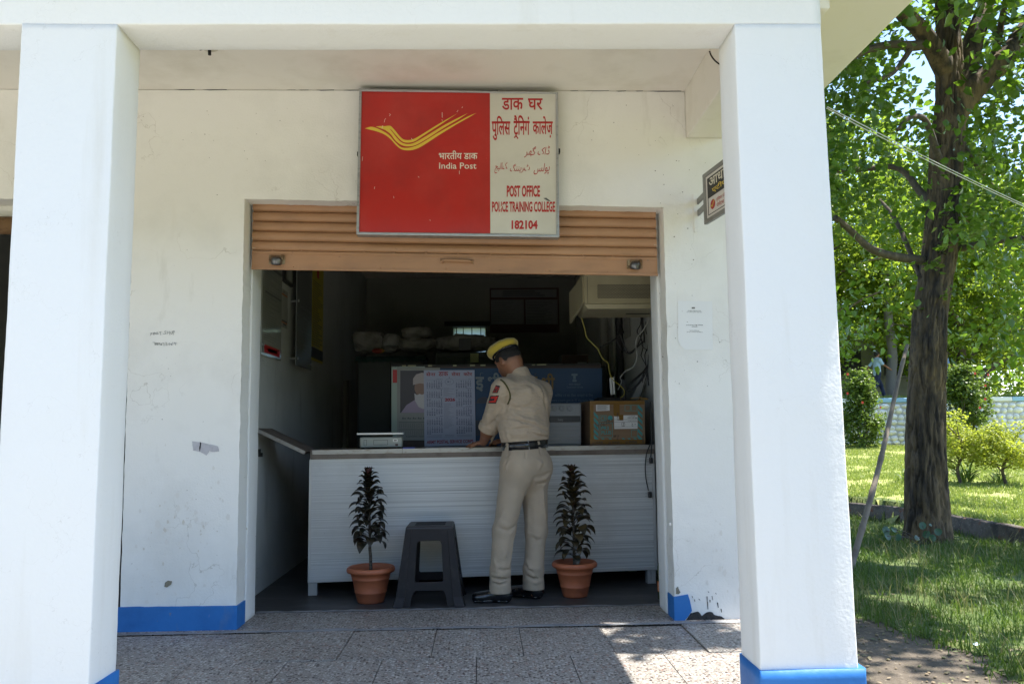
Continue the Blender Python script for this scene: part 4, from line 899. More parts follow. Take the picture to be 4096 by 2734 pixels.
bn = sheet('blue_banner', 'blue printed health banner stretched behind the man along the partition', 'banner', mat('banner_blue', (.006, .045, .115), .5, var=[(2, (.005, .035, .09), .4, .7)]), 1700, 1472, 2408, 1782, .004)
tl_ = lambda off: (lambda u, v: pq_(u, -v, off))
mb = MB(); letter(mb, 'ई', tl_(.0055), 1902, 1936, -1566, -1490, .03); letter(mb, 'भी', tl_(.0055), 1951, 2003, -1548, -1490, .03); mb.build('white_lettering', mat('banner_grey', (.17, .20, .21), .6), bn)
mb = MB(); letter(mb, '\u0915\u095c\u093eई', tl_(.0055), 2060, 2150, -1556, -1492, .03); letter(mb, 'भी', tl_(.0055), 2166, 2219, -1556, -1492, .03); mb.build('yellow_lettering', mat('banner_gold', (.22, .13, .03), .6), bn)
mb = MB(); letter(mb, 'को\u093fवड 19 का टीका लगवाने के \u093fलए', tl_(.0055), 2220, 2372, -1588, -1573); letter(mb, 'www.cowin.gov.in या Aarogya Setu', tl_(.0055), 2203, 2378, -1609, -1594); letter(mb, 'भारत सरकार', tl_(.0055), 2275, 2322, -1541, -1533); letter(mb, 'Government Of India', tl_(.0055), 2267, 2332, -1551, -1544)
for p in ([(2290, 1526), (2306, 1526), (2306, 1518), (2290, 1518)], [(2293, 1516), (2303, 1516), (2303, 1500), (2293, 1500)], [(2286, 1502), (2310, 1502), (2310, 1494), (2286, 1494)]): mb.poly([pq_(a, b, .0055) for a, b in p])
mb.build('small_lettering', mat('banner_pale', (.14, .20, .25), .6), bn)
mb = MB(); mb.poly([pq_(1905+28*math.cos(R(a)) if 0 else 1935+30*math.cos(R(a)), 1612-26*math.sin(R(a)), .0055) for a in range(0, 181, 15)]); mb.poly([pq_(a, b, .0055) for a, b in ((1900, 1740), (1990, 1740), (1990, 1680), (1900, 1680))]); mb.build('printed_picture', mat('banner_picture', (.05, .055, .075), .6), bn)
# the 2026 calendar
M['calpaper'] = mat('calendar_paper', (.38, .40, .51), .5)
cal = thing('wall_calendar', 'large white and blue 2026 calendar hanging behind the counter left of the man', 'calendar', tuple(U(1800, 1784, Y=PY-.03)))
kc = [U(1695, 1480, Y=PY-.025), U(1898, 1479, Y=PY-.025), U(1903, 1779, Y=PY-.03), U(1698, 1784, Y=PY-.03)]
mb = MB(); v = Vector((0, .003, 0)); mb.hexa([kc[3], kc[2], kc[2]+v, kc[3]+v, kc[0], kc[1], kc[1]+v, kc[0]+v]); mb.build('sheet', M['calpaper'], cal)
def kf(u, v): return (kc[3]*(1-u)+kc[2]*u)*(1-v)+(kc[0]*(1-u)+kc[1]*u)*v+Vector((0, -.0015, 0))
mb = MB()
for w_, a, b in (('सेना', .045, .23), ('डाक', .29, .48), ('सेवा', .545, .72), ('कोर', .78, .955)): letter(mb, w_, kf, a, b, .922, .978, .02)
letter(mb, 'ARMY POSTAL SERVICE CORPS', kf, .045, .955, .032, .076, .03); letter(mb, '2026', kf, .405, .61, .585, .63, .05)
mb.build('red_lettering', mat('calendar_red', (.30, .02, .03), .5), cal)
mb = MB(); grey = MB()
first = [3, 6, 6, 2, 4, 0, 2, 5, 1, 3, 6, 1]; nd = [31, 28, 31, 30, 31, 30, 31, 31, 30, 31, 30, 31]
names = ['JANUARY', 'FEBRUARY', 'MARCH', 'APRIL', 'MAY', 'JUNE', 'JULY', 'AUGUST', 'SEPTEMBER', 'OCTOBER', 'NOVEMBER', 'DECEMBER']
for mth in range(12):
    cx0 = .05 if mth < 6 else .625; top = .868-(mth % 6)*.1215; cw = .32/7
    for q in ((cx0-.005, top+.002, cx0+.325, top+.0045),): grey.quad(kf(q[0], q[1]), kf(q[2], q[1]), kf(q[2], q[3]), kf(q[0], q[3]))
    letter(mb, names[mth], kf, cx0+.20 if len(names[mth]) > 4 else cx0+.25, cx0+.32, top+.006, top+.016)
    for dday in range(nd[mth]):
        k = first[mth]+dday; r_, c_ = divmod(k, 7); r_ = r_ % 5 if r_ > 4 else r_
        x = cx0+c_*cw+.006; y = top-.012-r_*.0205; t = str(dday+1); w = .024 if dday > 8 else .012
        letter(mb, t, kf, x+(.028-w*1.15)/2-.002, x+(.028+w*1.15)/2-.002, y-.010, y+.004, .05)
mb.build('date_print', mat('calendar_ink', (.045, .05, .10), .6), cal)
rs = random.Random(8)
for y in [.76-.0135*i for i in range(9)]+[.555-.0125*i for i in range(27)]:
    x1 = .41+rs.uniform(.06, .18); grey.quad(kf(.385, y), kf(x1, y), kf(x1, y+.0035), kf(.385, y+.0035))
for w in range(0, 360, 12): grey.quad(*[kf(.50+rr*math.cos(R(a))*.09, .845+rr*math.sin(R(a))*.043) for rr, a in ((1, w), (1, w+8), (.86, w+8), (.86, w))])
for q in ((.46, .835, .50, .855), (.52, .828, .526, .862), (.492, .892, .508, .91)): grey.quad(kf(q[0], q[1]), kf(q[2], q[1]), kf(q[2], q[3]), kf(q[0], q[3]))
for x0, x1 in ((.05, .34), (.40, .58), (.64, .93)):
    for y in (.115, .122, .135, .14): grey.quad(kf(x0, y), kf(x1, y), kf(x1, y+.0025), kf(x0, y+.0025))
grey.build('small_print', mat('calendar_grey', (.20, .21, .30), .6), cal)
# ================================================================== back of the room
M['steelgreen'] = mat('dark_green_steel', (.020, .025, .022), .5, var=[(3, (.015, .019, .017), .4, .7)])
def almirah(label, x0, x1, y, depth, z, split):
    t = thing('steel_cupboard', label, 'cupboard', ((x0+x1)/2, y+depth/2, 0)); mb = MB(); mb.box(x0, x1, y, y+depth, .0, z); mb.build('cupboard_body', M['steelgreen'], t, bev=.008)
    for a, b in ((x0+.015, split-.003), (split+.003, x1-.015)):
        mb = MB(); mb.box(a, b, y-.016, y-.001, .08, z-.05); d_ = mb.build('door', M['steelgreen'], t, bev=.004); mb = MB(); mb.box(b-.05, b-.03, y-.035, y-.017, .95, 1.07); mb.build('handle', M['iron'], d_)
    return t
cy = 2.85
almirah('dark steel cupboard with sacks on top at the back left', U(1431, 1500, Y=cy).x, U(1697, 1500, Y=cy).x, cy, .5, U(1500, 1427, Y=cy).z, U(1564, 1500, Y=cy).x)
almirah('dark steel cupboard carrying a yellow note, below the barred window', U(1742, 1500, Y=cy).x, U(1990, 1500, Y=cy).x, cy, .5, U(1800, 1408, Y=cy).z, U(1862, 1500, Y=cy).x)
mb = MB(); a, b = U(1881, 1449, Y=cy-.02), U(1914, 1412, Y=cy-.02); mb.box(a.x, b.x, a.y, a.y+.002, a.z, b.z); tag(mb.build('yellow_note', mat('yellow_note', (.42, .42, .20), .7)), 'pale yellow note stuck on the dark cupboard door', 'note')
mb = MB(); a, b = U(1424, 1426, Y=cy), U(1704, 1408, Y=cy); n = 24
vs = [(lerp(a.x, b.x, i/n), cy-.03+.01*math.sin(i*2.1), U(1500, 1427, Y=cy).z+(.004 if j else -.035-.02*abs(math.sin(i*1.3)))) for j in (0, 1) for i in range(n+1)]
vs += [(lerp(a.x, b.x, i/n), cy+.5, U(1500, 1427, Y=cy).z+.004) for i in range(n+1)]
mb.add(vs, [(j*(n+1)+i, j*(n+1)+i+1, (j+1)*(n+1)+i+1, (j+1)*(n+1)+i) for j in (0, 1) for i in range(n)])
tag(mb.build('green_cloth', mat('dark_green_cloth', (.012, .035, .03), .9), smooth=True), 'dark green cloth draped over the top of the cupboard', 'cloth')
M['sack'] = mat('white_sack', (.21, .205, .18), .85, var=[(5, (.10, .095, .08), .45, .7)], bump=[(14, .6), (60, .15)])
def sack(px0, py0, px1, py1, label, y=cy+.22, name='mail_sack', m=None, seed=0):
    a, b = U(px0, py1, Y=y), U(px1, py0, Y=y); c = (a+b)/2; rx = (b.x-a.x)/2; rz = (b.z-a.z)/2; mb = MB(); mb.ball(c, (rx, .2, rz), 56, 36); o = mb.build(name, m or M['sack'], None, True, loc=(c.x, c.y, c.z-rz))
    for v in o.data.vertices:
        p = Vector((v.co.x/rx, v.co.y/.2, (v.co.z-rz)/rz)); sgn = lambda q: math.copysign(abs(q)**.72, q)
        q = noise.noise(Vector((v.co.x*9, v.co.y*9, v.co.z*9+seed)))*.2+noise.noise(Vector((v.co.x*26, v.co.y*26, v.co.z*26+seed)))*.13
        v.co = Vector((sgn(p.x)*rx*(1+q), sgn(p.y)*.2*(1+q), rz+sgn(p.z)*rz*(1+q*1.3)))
    return tag(o, label, 'sack', 'sacks stacked on the cupboards')
sack(1412, 1328, 1548, 1409, 'grey white sack slumped at the left end of the cupboard top', seed=1)
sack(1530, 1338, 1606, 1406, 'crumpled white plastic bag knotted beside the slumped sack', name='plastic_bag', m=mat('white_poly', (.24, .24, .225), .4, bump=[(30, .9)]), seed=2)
sack(1596, 1352, 1738, 1408, 'broad folded sack lying under another, right of the plastic bag', seed=3)
sack(1604, 1310, 1722, 1358, 'rounded sack lying on top of the broad folded sack', seed=4)
sack(1746, 1342, 1986, 1406, 'long pale sack lying below the barred window', seed=5)
mb = MB(); a, b = U(1486, 1416, Y=cy-.02), U(1538, 1394, Y=cy-.02); mb.ball((a+b)/2+Vector((0, .02, .008)), ((b.x-a.x)/2, .04, (b.z-a.z)/2), 14, 8); tag(mb.build('red_packet', mat('red_yellow_packet', (.20, .025, .012), .5, var=[(12, (.35, .2, .03), .5, .6)]), smooth=True), 'red and yellow packet in front of the plastic bag', 'packet')
mb = MB(); a, b = U(1836, 1401, Y=cy-.02), U(1885, 1353, Y=cy-.02); mb.box(a.x, b.x, a.y-.0, a.y+.06, a.z, b.z); tag(mb.build('black_box', M['darkplastic'], bev=.004), 'black box leaning against the long pale sack', 'box')
bb = thing('notice_board', 'framed white notice board high on the back wall', 'notice board', tuple(U(2098, 1312, Y=RY-.02)))
def bq(mb, x0, y0, x1, y1, y, th=.01): a, b = U(x0, y1, Y=y), U(x1, y0, Y=y); mb.box(a.x, b.x, y, y+th, a.z, b.z)
mb = MB(); bq(mb, 1960, 1150, 2235, 1330, RY-.03, .028); mb.build('frame', mat('board_maroon', (.07, .02, .018), .6), bb)
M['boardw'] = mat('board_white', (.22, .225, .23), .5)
for q_ in ((1964, 1157, 2226, 1189), (1964, 1198, 2095, 1296), (2103, 1198, 2230, 1296)): mb = MB(); bq(mb, *q_, RY-.036, .005); mb.build('white_panel', M['boardw'], bb)
mb = MB(); rs = random.Random(6)
letter(mb, 'SERVICES AVAILABLE', lambda u, v: U(u, -v, Y=RY-.038), 2000, 2190, -1170, -1162) if 0 else None
for y in range(1163, 1186, 8): bq(mb, 2010, y, 2180-(y % 3)*20, y+4, RY-.038, .001)
for y in range(1206, 1292, 6): bq(mb, 2108, y, 2110+rs.uniform(50, 112), y+2, RY-.038, .001)
for y in range(1210, 1290, 9): bq(mb, 1970, y, 1972+rs.uniform(40, 100), y+1.5, RY-.038, .001)
mb.build('print', M['blackink'], bb)
mb = MB(); a, b = U(2248, 1466, Y=2.7), U(2352, 1418, Y=2.7); mb.box(a.x, b.x, 2.7, 3.0, a.z, b.z); hb = mb.build('brown_case', mat('brown_case', (.07, .03, .018), .6)); tag(hb, 'dark brown case with a pale label standing behind the banner', 'case')
mb = MB(); a, b = U(2311, 1459, Y=2.69), U(2347, 1447, Y=2.69); mb.box(a.x, b.x, 2.692, 2.699, a.z, b.z); mb.build('label', M['paper'], hb)
mb = MB(); mb.box(U(2230, 1470, Y=2.7).x, U(2420, 1470, Y=2.7).x, 2.62, 3.1, 0, U(2300, 1466, Y=2.7).z-.002); tag(mb.build('storage_rack', M['steelgreen'], bev=.005), 'dark rack behind the banner carrying the brown case', 'rack')
mb = MB(); p = U(1386, 1790, X=-.79); mb.obox((RX0+.05, p.y, .85), (.012, .03, 0), (.02, -.008, 0), (0, 0, .85)); tag(mb.build('wooden_plank', mat('pale_plank', (.26, .25, .23), .7)), 'pale plank standing against the left wall of the room', 'plank')
# ------------------------------------------------------------------ posters on the left wall
LX = RX0+.006
def lw(px, py, off=0): return U(px, py, X=LX+off)
def wall_poster(name, label, m, x0, x1, ytop0, ytop1, ybot0, ybot1, off=.0, th=.006, cat='poster'):
    a, b = lw(x0, 1300), lw(x1, 1300); zb_ = (lw(x0, ybot0).z+lw(x1, ybot1).z)/2; zt_ = (lw(x0, ytop0).z+lw(x1, ytop1).z)/2
    t = thing(name, label, cat, (LX, (a.y+b.y)/2, zb_)); mb = MB(); mb.box(LX+off, LX+off+th, a.y, b.y, zb_, zt_); mb.build('sheet', m, t)
    return t, (lambda u, v, o=0: Vector((LX+off+th+.0012+o, lerp(a.y, b.y, u), lerp(zb_, zt_, v))))
def lines(t, f, rows, m, name='print'):
    mb = MB()
    for u0, u1, v0, v1 in rows: mb.quad(f(u0, v0), f(u1, v0), f(u1, v1), f(u0, v1))
    return mb.build(name, m, t)
rs = random.Random(12); M['print'] = mat('grey_print', (.045, .045, .045), .6)
M['glossposter'] = mat('acrylic_sheet', (.36, .37, .335), .08, coat=.6)
t, f = wall_poster('wall_notice', 'large grey acrylic notice with a red band along its foot, nearest the door', M['glossposter'], 1039, 1117.5, 1000, 1040, 1416, 1445, .004, .012)
lines(t, f, [(.12, .97, .855, .885), (.12, .95, .60, .618)]+[(.1, rs.uniform(.3, .95), v, v+.004) for v in np.arange(.15, .95, .022)], M['print'])
lines(t, f, [(.12, .93, .028, .105)], M['redink'], 'red_band')
lines(t, f, [(.3, .78, .05, .082)], M['yellowink'], 'band_lettering')
for u, v in ((.04, .10), (.96, .09)): mb = MB(); mb.lathe([(.012, 0), (.012, .01), (0, .012)], f(u, v), 10, axis=(1, 0, 0)); mb.build('fixing', M['alu'], t)
t, f = wall_poster('small_notice', 'small white sheet with an orange stripe between two big panels', M['paper'], 1121, 1146, 1152, 1165, 1302, 1314)
lines(t, f, [(.0, .95, .84, .88), (.05, .95, .10, .13)], mat('orange_print', (.4, .12, .02), .6), 'orange_stripe'); lines(t, f, [(.3, .4, .9, .96), (.1, .9, .14, .18), (.3, .8, .05, .09), (.95, .99, .15, .55)], M['print'])
t, f = wall_poster('framed_print', 'black framed print high on the left wall, mostly behind the shutter', M['darkplastic'], 1124, 1160, 1010, 1020, 1128, 1142, 0, .02, 'picture')
lines(t, f, [(.22, .9, .12, .95)], M['paper'], 'picture')
t, f = wall_poster('wall_notice', 'dark grey panel with black headings on spacers, middle of the left wall', mat('dark_panel', (.17, .175, .175), .25), 1158, 1221, 1000, 1030, 1458, 1482, .05, .008)
lines(t, f, [(.2, .95, .50, .53), (.2, .95, .55, .555), (.2, .9, .30, .312), (.4, .7, .83, .85), (.4, .65, .42, .44), (.4, .65, .335, .35), (.4, .65, .19, .205), (.4, .65, .15, .165)]+[(.2, rs.uniform(.4, .9), v, v+.003) for v in np.arange(.1, .95, .02)], M['print'])
for u, v in ((.08, .06), (.95, .05), (.92, .97), (.08, .55)): mb = MB(); mb.tube([f(u, v)-Vector((.06, 0, 0)), f(u, v)+Vector((.006, 0, 0))], .011, 10); mb.build('spacer', M['alu'], t)
t, f = wall_poster('yellow_poster', 'tall yellow poster with a white edge strip, deepest on the left wall', mat('poster_yellow', (.46, .38, .02), .5), 1231, 1288, 1010, 1035, 1440, 1448, 0, .01)
lines(t, f, [(.0, .16, .015, .99)], mat('white_strip', (.35, .36, .34), .5), 'edge_strip'); lines(t, f, [(.17, 1, .02, .12)], M['print'], 'dark_foot'); lines(t, f, [(.2, .95, .93, .97), (.5, .65, .80, .90)], M['redink'], 'red_heading'); lines(t, f, [(.22, rs.uniform(.6, .95), v, v+.006) for v in np.arange(.15, .76, .022)], M['print'])
# ------------------------------------------------------------------ right side of the room
rk = thing('network_cabinet', 'cream wall mounted equipment cabinet with perforated side, high on the right', 'cabinet', (1.75, 1.0, 1.96))
M['cream'] = mat('cream_enamel', (.33, .295, .19), .45, var=[(4, (.28, .25, .16), .45, .7), (40, (.20, .14, .07), .73, .82, None, 3)])
rx0 = 1.466; q = U(2353, 1235, Y=.75); zl = q.z; zu = U(2353, 1106, Y=.75).z
mb = MB(); mb.box(rx0, RX1, .75, 1.24, zl+.036, zu+.05); mb.build('cabinet_body', M['cream'], rk, bev=.004)
mb = MB(); mb.hexa([(rx0+.02, .752, zl), (RX1, .752, zl), (RX1, 1.23, zl), (rx0+.02, 1.23, zl), (rx0-.003, .744, zl+.034), (RX1, .744, zl+.034), (RX1, 1.24, zl+.034), (rx0-.003, 1.24, zl+.034)]); mb.build('cabinet_base', M['cream'], rk, bev=.004)
mb = MB(); mb.hexa([(1.406, 1.20, zl-.045), (1.418, 1.205, zl-.045), (rx0+.002, .765, zl+.045), (rx0-.012, .76, zl+.045), (1.406, 1.20, zu-.04), (1.418, 1.205, zu-.04), (rx0+.002, .765, zu+.005), (rx0-.012, .76, zu+.005)]); recalc(mb.build('door', M['cream'], rk))
mb = MB(); mb.box(rx0+.021, rx0+.0235, .7485, .7495, zl+.04, zu); mb.build('door_gap', M['blackink'], rk)
mb = MB()
for r_ in range(11):
    for k in range(39):
        px = 2391+k*5.93+(2.9 if r_ % 2 == 0 else 0); py = 1139+r_*5.1
        p = U(px, py, Y=.7485)
        if p.x < RX1-.005: mb.poly([p+Vector((.0040*math.cos(w), 0, .0040*math.sin(w))) for w in [math.pi*i/3 for i in range(6)]])
recalc(mb.build('vent_holes', M['blackink'], rk))
mb = MB(); p, q = U(2570, 1259, Z=zl-.001), U(2612, 1259, Z=zl-.001); mb.quad(Vector((1.80, .98, zl-.0015)), Vector((1.80, 1.04, zl-.0015)), Vector((1.98, 1.04, zl-.0015)), Vector((1.98, .98, zl-.0015))); mb.build('cable_slot', M['blackink'], rk)
def px1(x, y): return (2260+x/4.611, 1080+y/4.611)
def px2(x, y): return (2260+x/3.409, 1400+y/3.409)
def cable(mb, pts, r, ys): mb.tube(catmull([U(*p, Y=lerp(ys[0], ys[1], i/(len(pts)-1))) for i, p in enumerate(pts)], 6), r, 6)
mb = MB(); cable(mb, [px1(*p) for p in ((275, 690), (285, 790), (320, 930), (365, 1090), (385, 1200), (420, 1270), (500, 1345), (600, 1450))]+[px2(*p) for p in ((455, 0), (510, 110), (585, 175), (605, 290), (650, 400), (740, 470), (805, 545), (800, 610), (745, 652))], .0032, (1.18, 1.36))
tag(mb.build('yellow_cable', mat('yellow_cable', (.42, .36, .06), .5), smooth=True), 'yellow network cable hanging from the cream cabinet to the router', 'cable')
mb = MB(); cable(mb, [px1(*p) for p in ((1535, 805), (1545, 880), (1500, 1010), (1410, 1150), (1330, 1240), (1305, 1380))]+[px2(*p) for p in ((975, 0), (978, 110), (930, 225), (820, 290), (755, 370), (770, 430), (722, 540))], .0034, (1.1, 1.5))
tag(mb.build('white_cable', mat('white_cable', (.40, .40, .38), .5), smooth=True), 'white cable curving from under the cream cabinet down behind the router', 'cable')
mb = MB()
for pts, r_ in (([px1(*p) for p in ((1410, 820), (1390, 1000), (1330, 1130), (1400, 1250), (1440, 1400), (1410, 1540))]+[px2(*p) for p in ((1040, 80), (1110, 230), (1135, 400))], .004),
                ([px1(*p) for p in ((1520, 830), (1530, 1100), (1525, 1400))]+[px2(*p) for p in ((1090, 60), (1105, 200), (1140, 480))], .004), ([px1(*p) for p in ((1560, 880), (1590, 1200), (1575, 1500))]+[px2(*p) for p in ((1160, 60), (1110, 260), (1065, 330), (1060, 440))], .004),
                ([px1(*p) for p in ((1430, 830), (1440, 1000), (1460, 1300), (1430, 1330), (1200, 1520), (1120, 1440), (1060, 1300), (1000, 1175), (900, 1290), (650, 1415))], .006), ([px1(*p) for p in ((1400, 830), (1420, 1150), (1330, 1400), (1200, 1540), (1050, 1460), (1000, 1380), (950, 1290))], .006),
                ([px2(*p) for p in ((1110, 230), (1060, 300), (920, 420), (850, 535), (900, 545), (1010, 450), (1090, 330), (1110, 240))], .007), ([px2(*p) for p in ((1105, 250), (1040, 330), (905, 450), (870, 530), (960, 490), (1080, 340))], .005),
                ([px1(*p) for p in ((1490, 950), (1500, 1150), (1590, 1350), (1540, 1480), (1420, 1390), (1400, 1250))], .003),
                ([px2(*p) for p in ((760, 655), (830, 735), (910, 780), (980, 760), (1030, 640), (1075, 480), (1120, 300), (1140, 60))], .0035)): cable(mb, pts, r_, (1.55, 1.5))
tag(mb.build('cable_bundle', M['darkplastic'], smooth=True), 'tangle of black cables hanging under the cream cabinet', 'cables')
mb = MB(); cable(mb, [px2(*p) for p in ((755, 660), (830, 720), (930, 725), (1000, 680), (1130, 665), (1000, 645), (880, 660))], .0035, (1.3, 1.38)); tag(mb.build('orange_cable', mat('amber_cable', (.42, .22, .02), .5), smooth=True), 'amber cable looped on top of the carton', 'cable')
mb = MB(); ps = [U(*px2(*p), Y=1.62) for p in ((1150, 185), (1215, 185), (1000, 660), (900, 660))]; v = Vector((0, .012, 0)); mb.hexa([ps[3], ps[2], ps[2]+v, ps[3]+v, ps[0], ps[1], ps[1]+v, ps[0]+v]); recalc(tag(mb.build('white_board', mat('white_board', (.40, .40, .385), .6)), 'narrow white board leaning between the carton and the right wall', 'board'))
for x, y, r_, m_, lab in ((2.02, 3.55, .045, M['paper'], 'pale square duct running up the right wall'), (2.035, 3.0, .024, M['greyplastic'], 'grey pipe running up the right wall'), (2.02, 2.62, .034, M['darkplastic'], 'black pipe running up the right wall')):
    mb = MB(); mb.tube([(x, y, 0), (x, y, 3.2)], r_, 12); [mb.box(x-.02, RX1, y-r_-.006, y+r_+.006, z, z+.02) for z in (1.2, 2.0, 2.7)]; tag(mb.build('wall_pipe', m_, smooth=False), lab, 'pipe', 'pipes on the right wall')
mb = MB(); p, q = U(*px1(1095, 905), X=2.05), U(*px1(1165, 1240), X=2.05); mb.box(2.045, 2.052, min(p.y, q.y)-.1, max(p.y, q.y), q.z, p.z); tag(mb.build('hanging_leaflet', M['paper']), 'worn paper leaflet hanging on the right wall beside the black pipe', 'leaflet')
# power cord and plugs at the counter's right end
pc = thing('power_cord', 'black cord with two plugs hanging over the right end of the counter', 'power cord', tuple(cp(2605, 1850)))
def px3(x, y): return (2150+x/2.177, 1800+y/2.177)
mb = MB(); mb.tube(catmull([cp(*p, .03) for p in (px2(1172, 1260), px2(1120, 1380), px3(945, 60), px3(938, 150), px3(945, 250), px3(966, 350))], 6), .0042, 6); mb.tube(catmull([cp(*p, .03) for p in (px2(1165, 700), px2(1176, 1150), px2(1180, 1330), px3(985, 60))], 5), .0042, 6); mb.build('cord', M['darkplastic'], pc, smooth=True)
for x, y in ((988, 88), (978, 385)):
    c = cp(*px3(x, y), .035); mb = MB(); mb.obox(c, ce*.013, cn*.014, (0, 0, .022)); pl = mb.build('plug', M['darkplastic'], pc, bev=.006)
    mb = MB(); [mb.tube([c-ce*.012+Vector((0, 0, dz)), c-ce*.034+Vector((0, 0, dz))], .0028, 6) for dz in (-.010, .010)]; mb.build('pins', M['alu'], pl)
# bottle behind the right jamb
bt = thing('drink_bottle', 'green plastic drink bottle with orange label beside the right jamb', 'bottle', (1.925, .56, 0))
c = Vector((1.925, .56, .001)); M['bottle'] = mat('green_pet', (.075, .085, .035), .15)
mb = MB(); mb.lathe([(.0, .004), (.030, 0), (.040, .012), (.041, .11), (.041, .125), (.036, .150), (.036, .165), (.041, .185), (.040, .215), (.030, .25), (.016, .27), (.014, .285)], c, 24); mb.build('bottle_body', M['bottle'], bt, smooth=True)
mb = MB(); mb.lathe([(.0415, .058), (.0422, .060), (.0422, .122), (.0415, .124)], c, 24); mb.build('label', mat('orange_label', (.62, .15, .02), .4), bt, smooth=True)
mb = MB(); rs = random.Random(9)
for k in range(6):
    a0 = R(200); z = .068+k*.009
    for a in range(195, 265, 9): mb.quad(*[c+Vector((.0427*math.cos(R(w)), .0427*math.sin(R(w)), zz_)) for w, zz_ in ((a, z), (a+6, z), (a+6, z+.0035), (a, z+.0035))])
mb.build('label_print', M['whiteink'], bt)
mb = MB(); mb.lathe([(.0155, .283), (.0165, .285), (.0165, .305), (.012, .309), (0, .309)], c, 20); mb.build('cap', mat('red_cap', (.38, .03, .015), .4), bt)
# paper notice on the right wall (codes left out)
nt_ = thing('paper_notice', 'creased white paper pasted on the wall right of the doorway', 'notice', tuple(U(2780, 1400, Y=-.002)))
def n8(x, y, o=0): return U(2600+x/3.92, 1100+y/3.92, Y=-.0022-o)
mb = MB(); o = dense((438, 405), (975, 412), 3, 1, 30)+dense((975, 412), (985, 1170), 4, 2, 30)+dense((985, 1170), (520, 1165), 4, 3, 30)+[(480, 1105), (445, 1020)]+dense((440, 990), (438, 405), 3, 4, 30)
tri = tessellate_polygon([[Vector((a, b, 0)) for a, b in o]]); k = len(o); mb.add([n8(a, b) for a, b in o], list(tri)); sh_ = mb.build('sheet', mat('notice_paper', (.785, .78, .765), .75, bump=(7, .2)), nt_)
mb = MB(); pf8 = lambda u, v: n8(u, -v, .001)
letter(mb, '(Complaint Registration Form)', pf8, 592, 798, -566, -550, .01); letter(mb, 'Scan me for Complaint Registration', pf8, 575, 812, -588, -573, .01); letter(mb, 'India Post Call Center Toll Free : 18002666868', pf8, 566, 828, -788, -774, .01); letter(mb, '18002666868', pf8, 655, 742, -812, -801, .01); letter(mb, '(Dak Sewa Mobile App)', pf8, 622, 775, -876, -862, .01); letter(mb, 'Scan me to download from Play Store', pf8, 576, 824, -898, -884, .01)
mb.poly([n8(a, b, .001) for a, b in ((655, 525), (703, 525), (703, 502), (655, 502))]); mb.build('print', M['print'], nt_)
mb = MB(); stroke2(mb, [(662, -508), (675, -516), (698, -506)], 3, lambda u, v: n8(u, -v, .002)); mb.build('emblem', M['whiteink'], nt_)
# ================================================================== stool and potted plants
M['stoolp'] = mat('dark_brown_plastic', (.016, .0125, .013), .52, spec=.3, var=[(10, (.032, .027, .026), .55, .75)])
sy0 = U(1720, 2426, Z=0).y; scx = U(1723, 2400, Y=sy0+.2).x; scy = sy0+.215; hs = U(1723, 2103, Y=scy-.15).z
st = thing('plastic_stool', 'tall dark plastic stool with arched sides in front of the counter', 'stool', (scx, scy, 0))
wt, wb_ = .152, .218
def side_pt(k, u, v, w):  # k side index, u -1..1 across, v 0..1 height, w inward
    hw = lerp(wb_, wt, v); x = u*hw; y = -(hw-w)
    a = k*math.pi/2; return Vector((scx+x*math.cos(a)-y*math.sin(a), scy+x*math.sin(a)+y*math.cos(a), v*hs))
def arc(cx, cy, rx, ry, a0, a1, n=6): return [(cx+rx*math.cos(R(lerp(a0, a1, i/n))), cy+ry*math.sin(R(lerp(a0, a1, i/n)))) for i in range(n+1)]
outer = [(-.98, 0.0), (-.55, 0.0)]+[(-.52, .13)]+arc(-.40, .15, .10, .05, 180, 90)+arc(.40, .15, .10, .05, 90, 0)+[(.52, .13), (.55, 0), (.98, 0)]+arc(.90, .93, .08, .05, 0, 90)+arc(-.90, .93, .08, .05, 90, 180)
hole = arc(-.40, .335, .07, .03, 180, 270)+arc(.40, .335, .07, .03, 270, 360)+arc(.38, .76, .10, .055, 0, 90)+arc(-.38, .76, .10, .055, 90, 180)
for k in range(4):
    mb = MB(); mb.plate(outer, [hole], lambda u, v, w, k=k: side_pt(k, u, v, w), .016); o = recalc(mb.build('side_panel', M['stoolp'], st, bev=.004))
for sx, sy_ in ((-1, -1), (1, -1), (1, 1), (-1, 1)):
    mb = MB(); rings = []
    for i in range(9):
        v = i/8; hw = lerp(wb_, wt, v); wdt = lerp(.062, .036, v); flare = .012 if i == 0 else 0
        cx_, cy_ = scx+sx*(hw+flare), scy+sy_*(hw+flare)
        rings.append([(cx_+sx*.003, cy_+sy_*.003, v*hs*.97), (cx_-sx*wdt, cy_+sy_*.006, v*hs*.97), (cx_-sx*wdt, cy_-sy_*.012, v*hs*.97), (cx_-sx*.012, cy_-sy_*.012, v*hs*.97), (cx_-sx*.012, cy_-sy_*wdt, v*hs*.97), (cx_+sx*.006, cy_-sy_*wdt, v*hs*.97)])
    vs = [p for r_ in rings for p in r_]; fs = [(i*6+j, i*6+(j+1) % 6, (i+1)*6+(j+1) % 6, (i+1)*6+j) for i in range(8) for j in range(6)]+[tuple(range(6))[::-1], tuple(48+j for j in range(6))]
    mb.add(vs, fs); recalc(mb.build('leg', M['stoolp'], st, bev=.004))
mb = MB(); mb.box(scx-wt-.004, scx+wt+.004, scy-wt-.004, scy+wt+.004, hs-.028, hs); se = mb.build('seat', mat('seat_plastic', (.035, .031, .033), .5), st, bev=.014, seg=3)
mb = MB(); mb.box(scx-.022, scx+.022, scy-.012, scy+.012, hs+.0005, hs+.0015)
for r_ in range(9): mb.box(scx-.10, scx+.10, scy-.09+r_*.0215, scy-.084+r_*.0215, hs-.0005, hs+.0018) if r_ != 4 else None
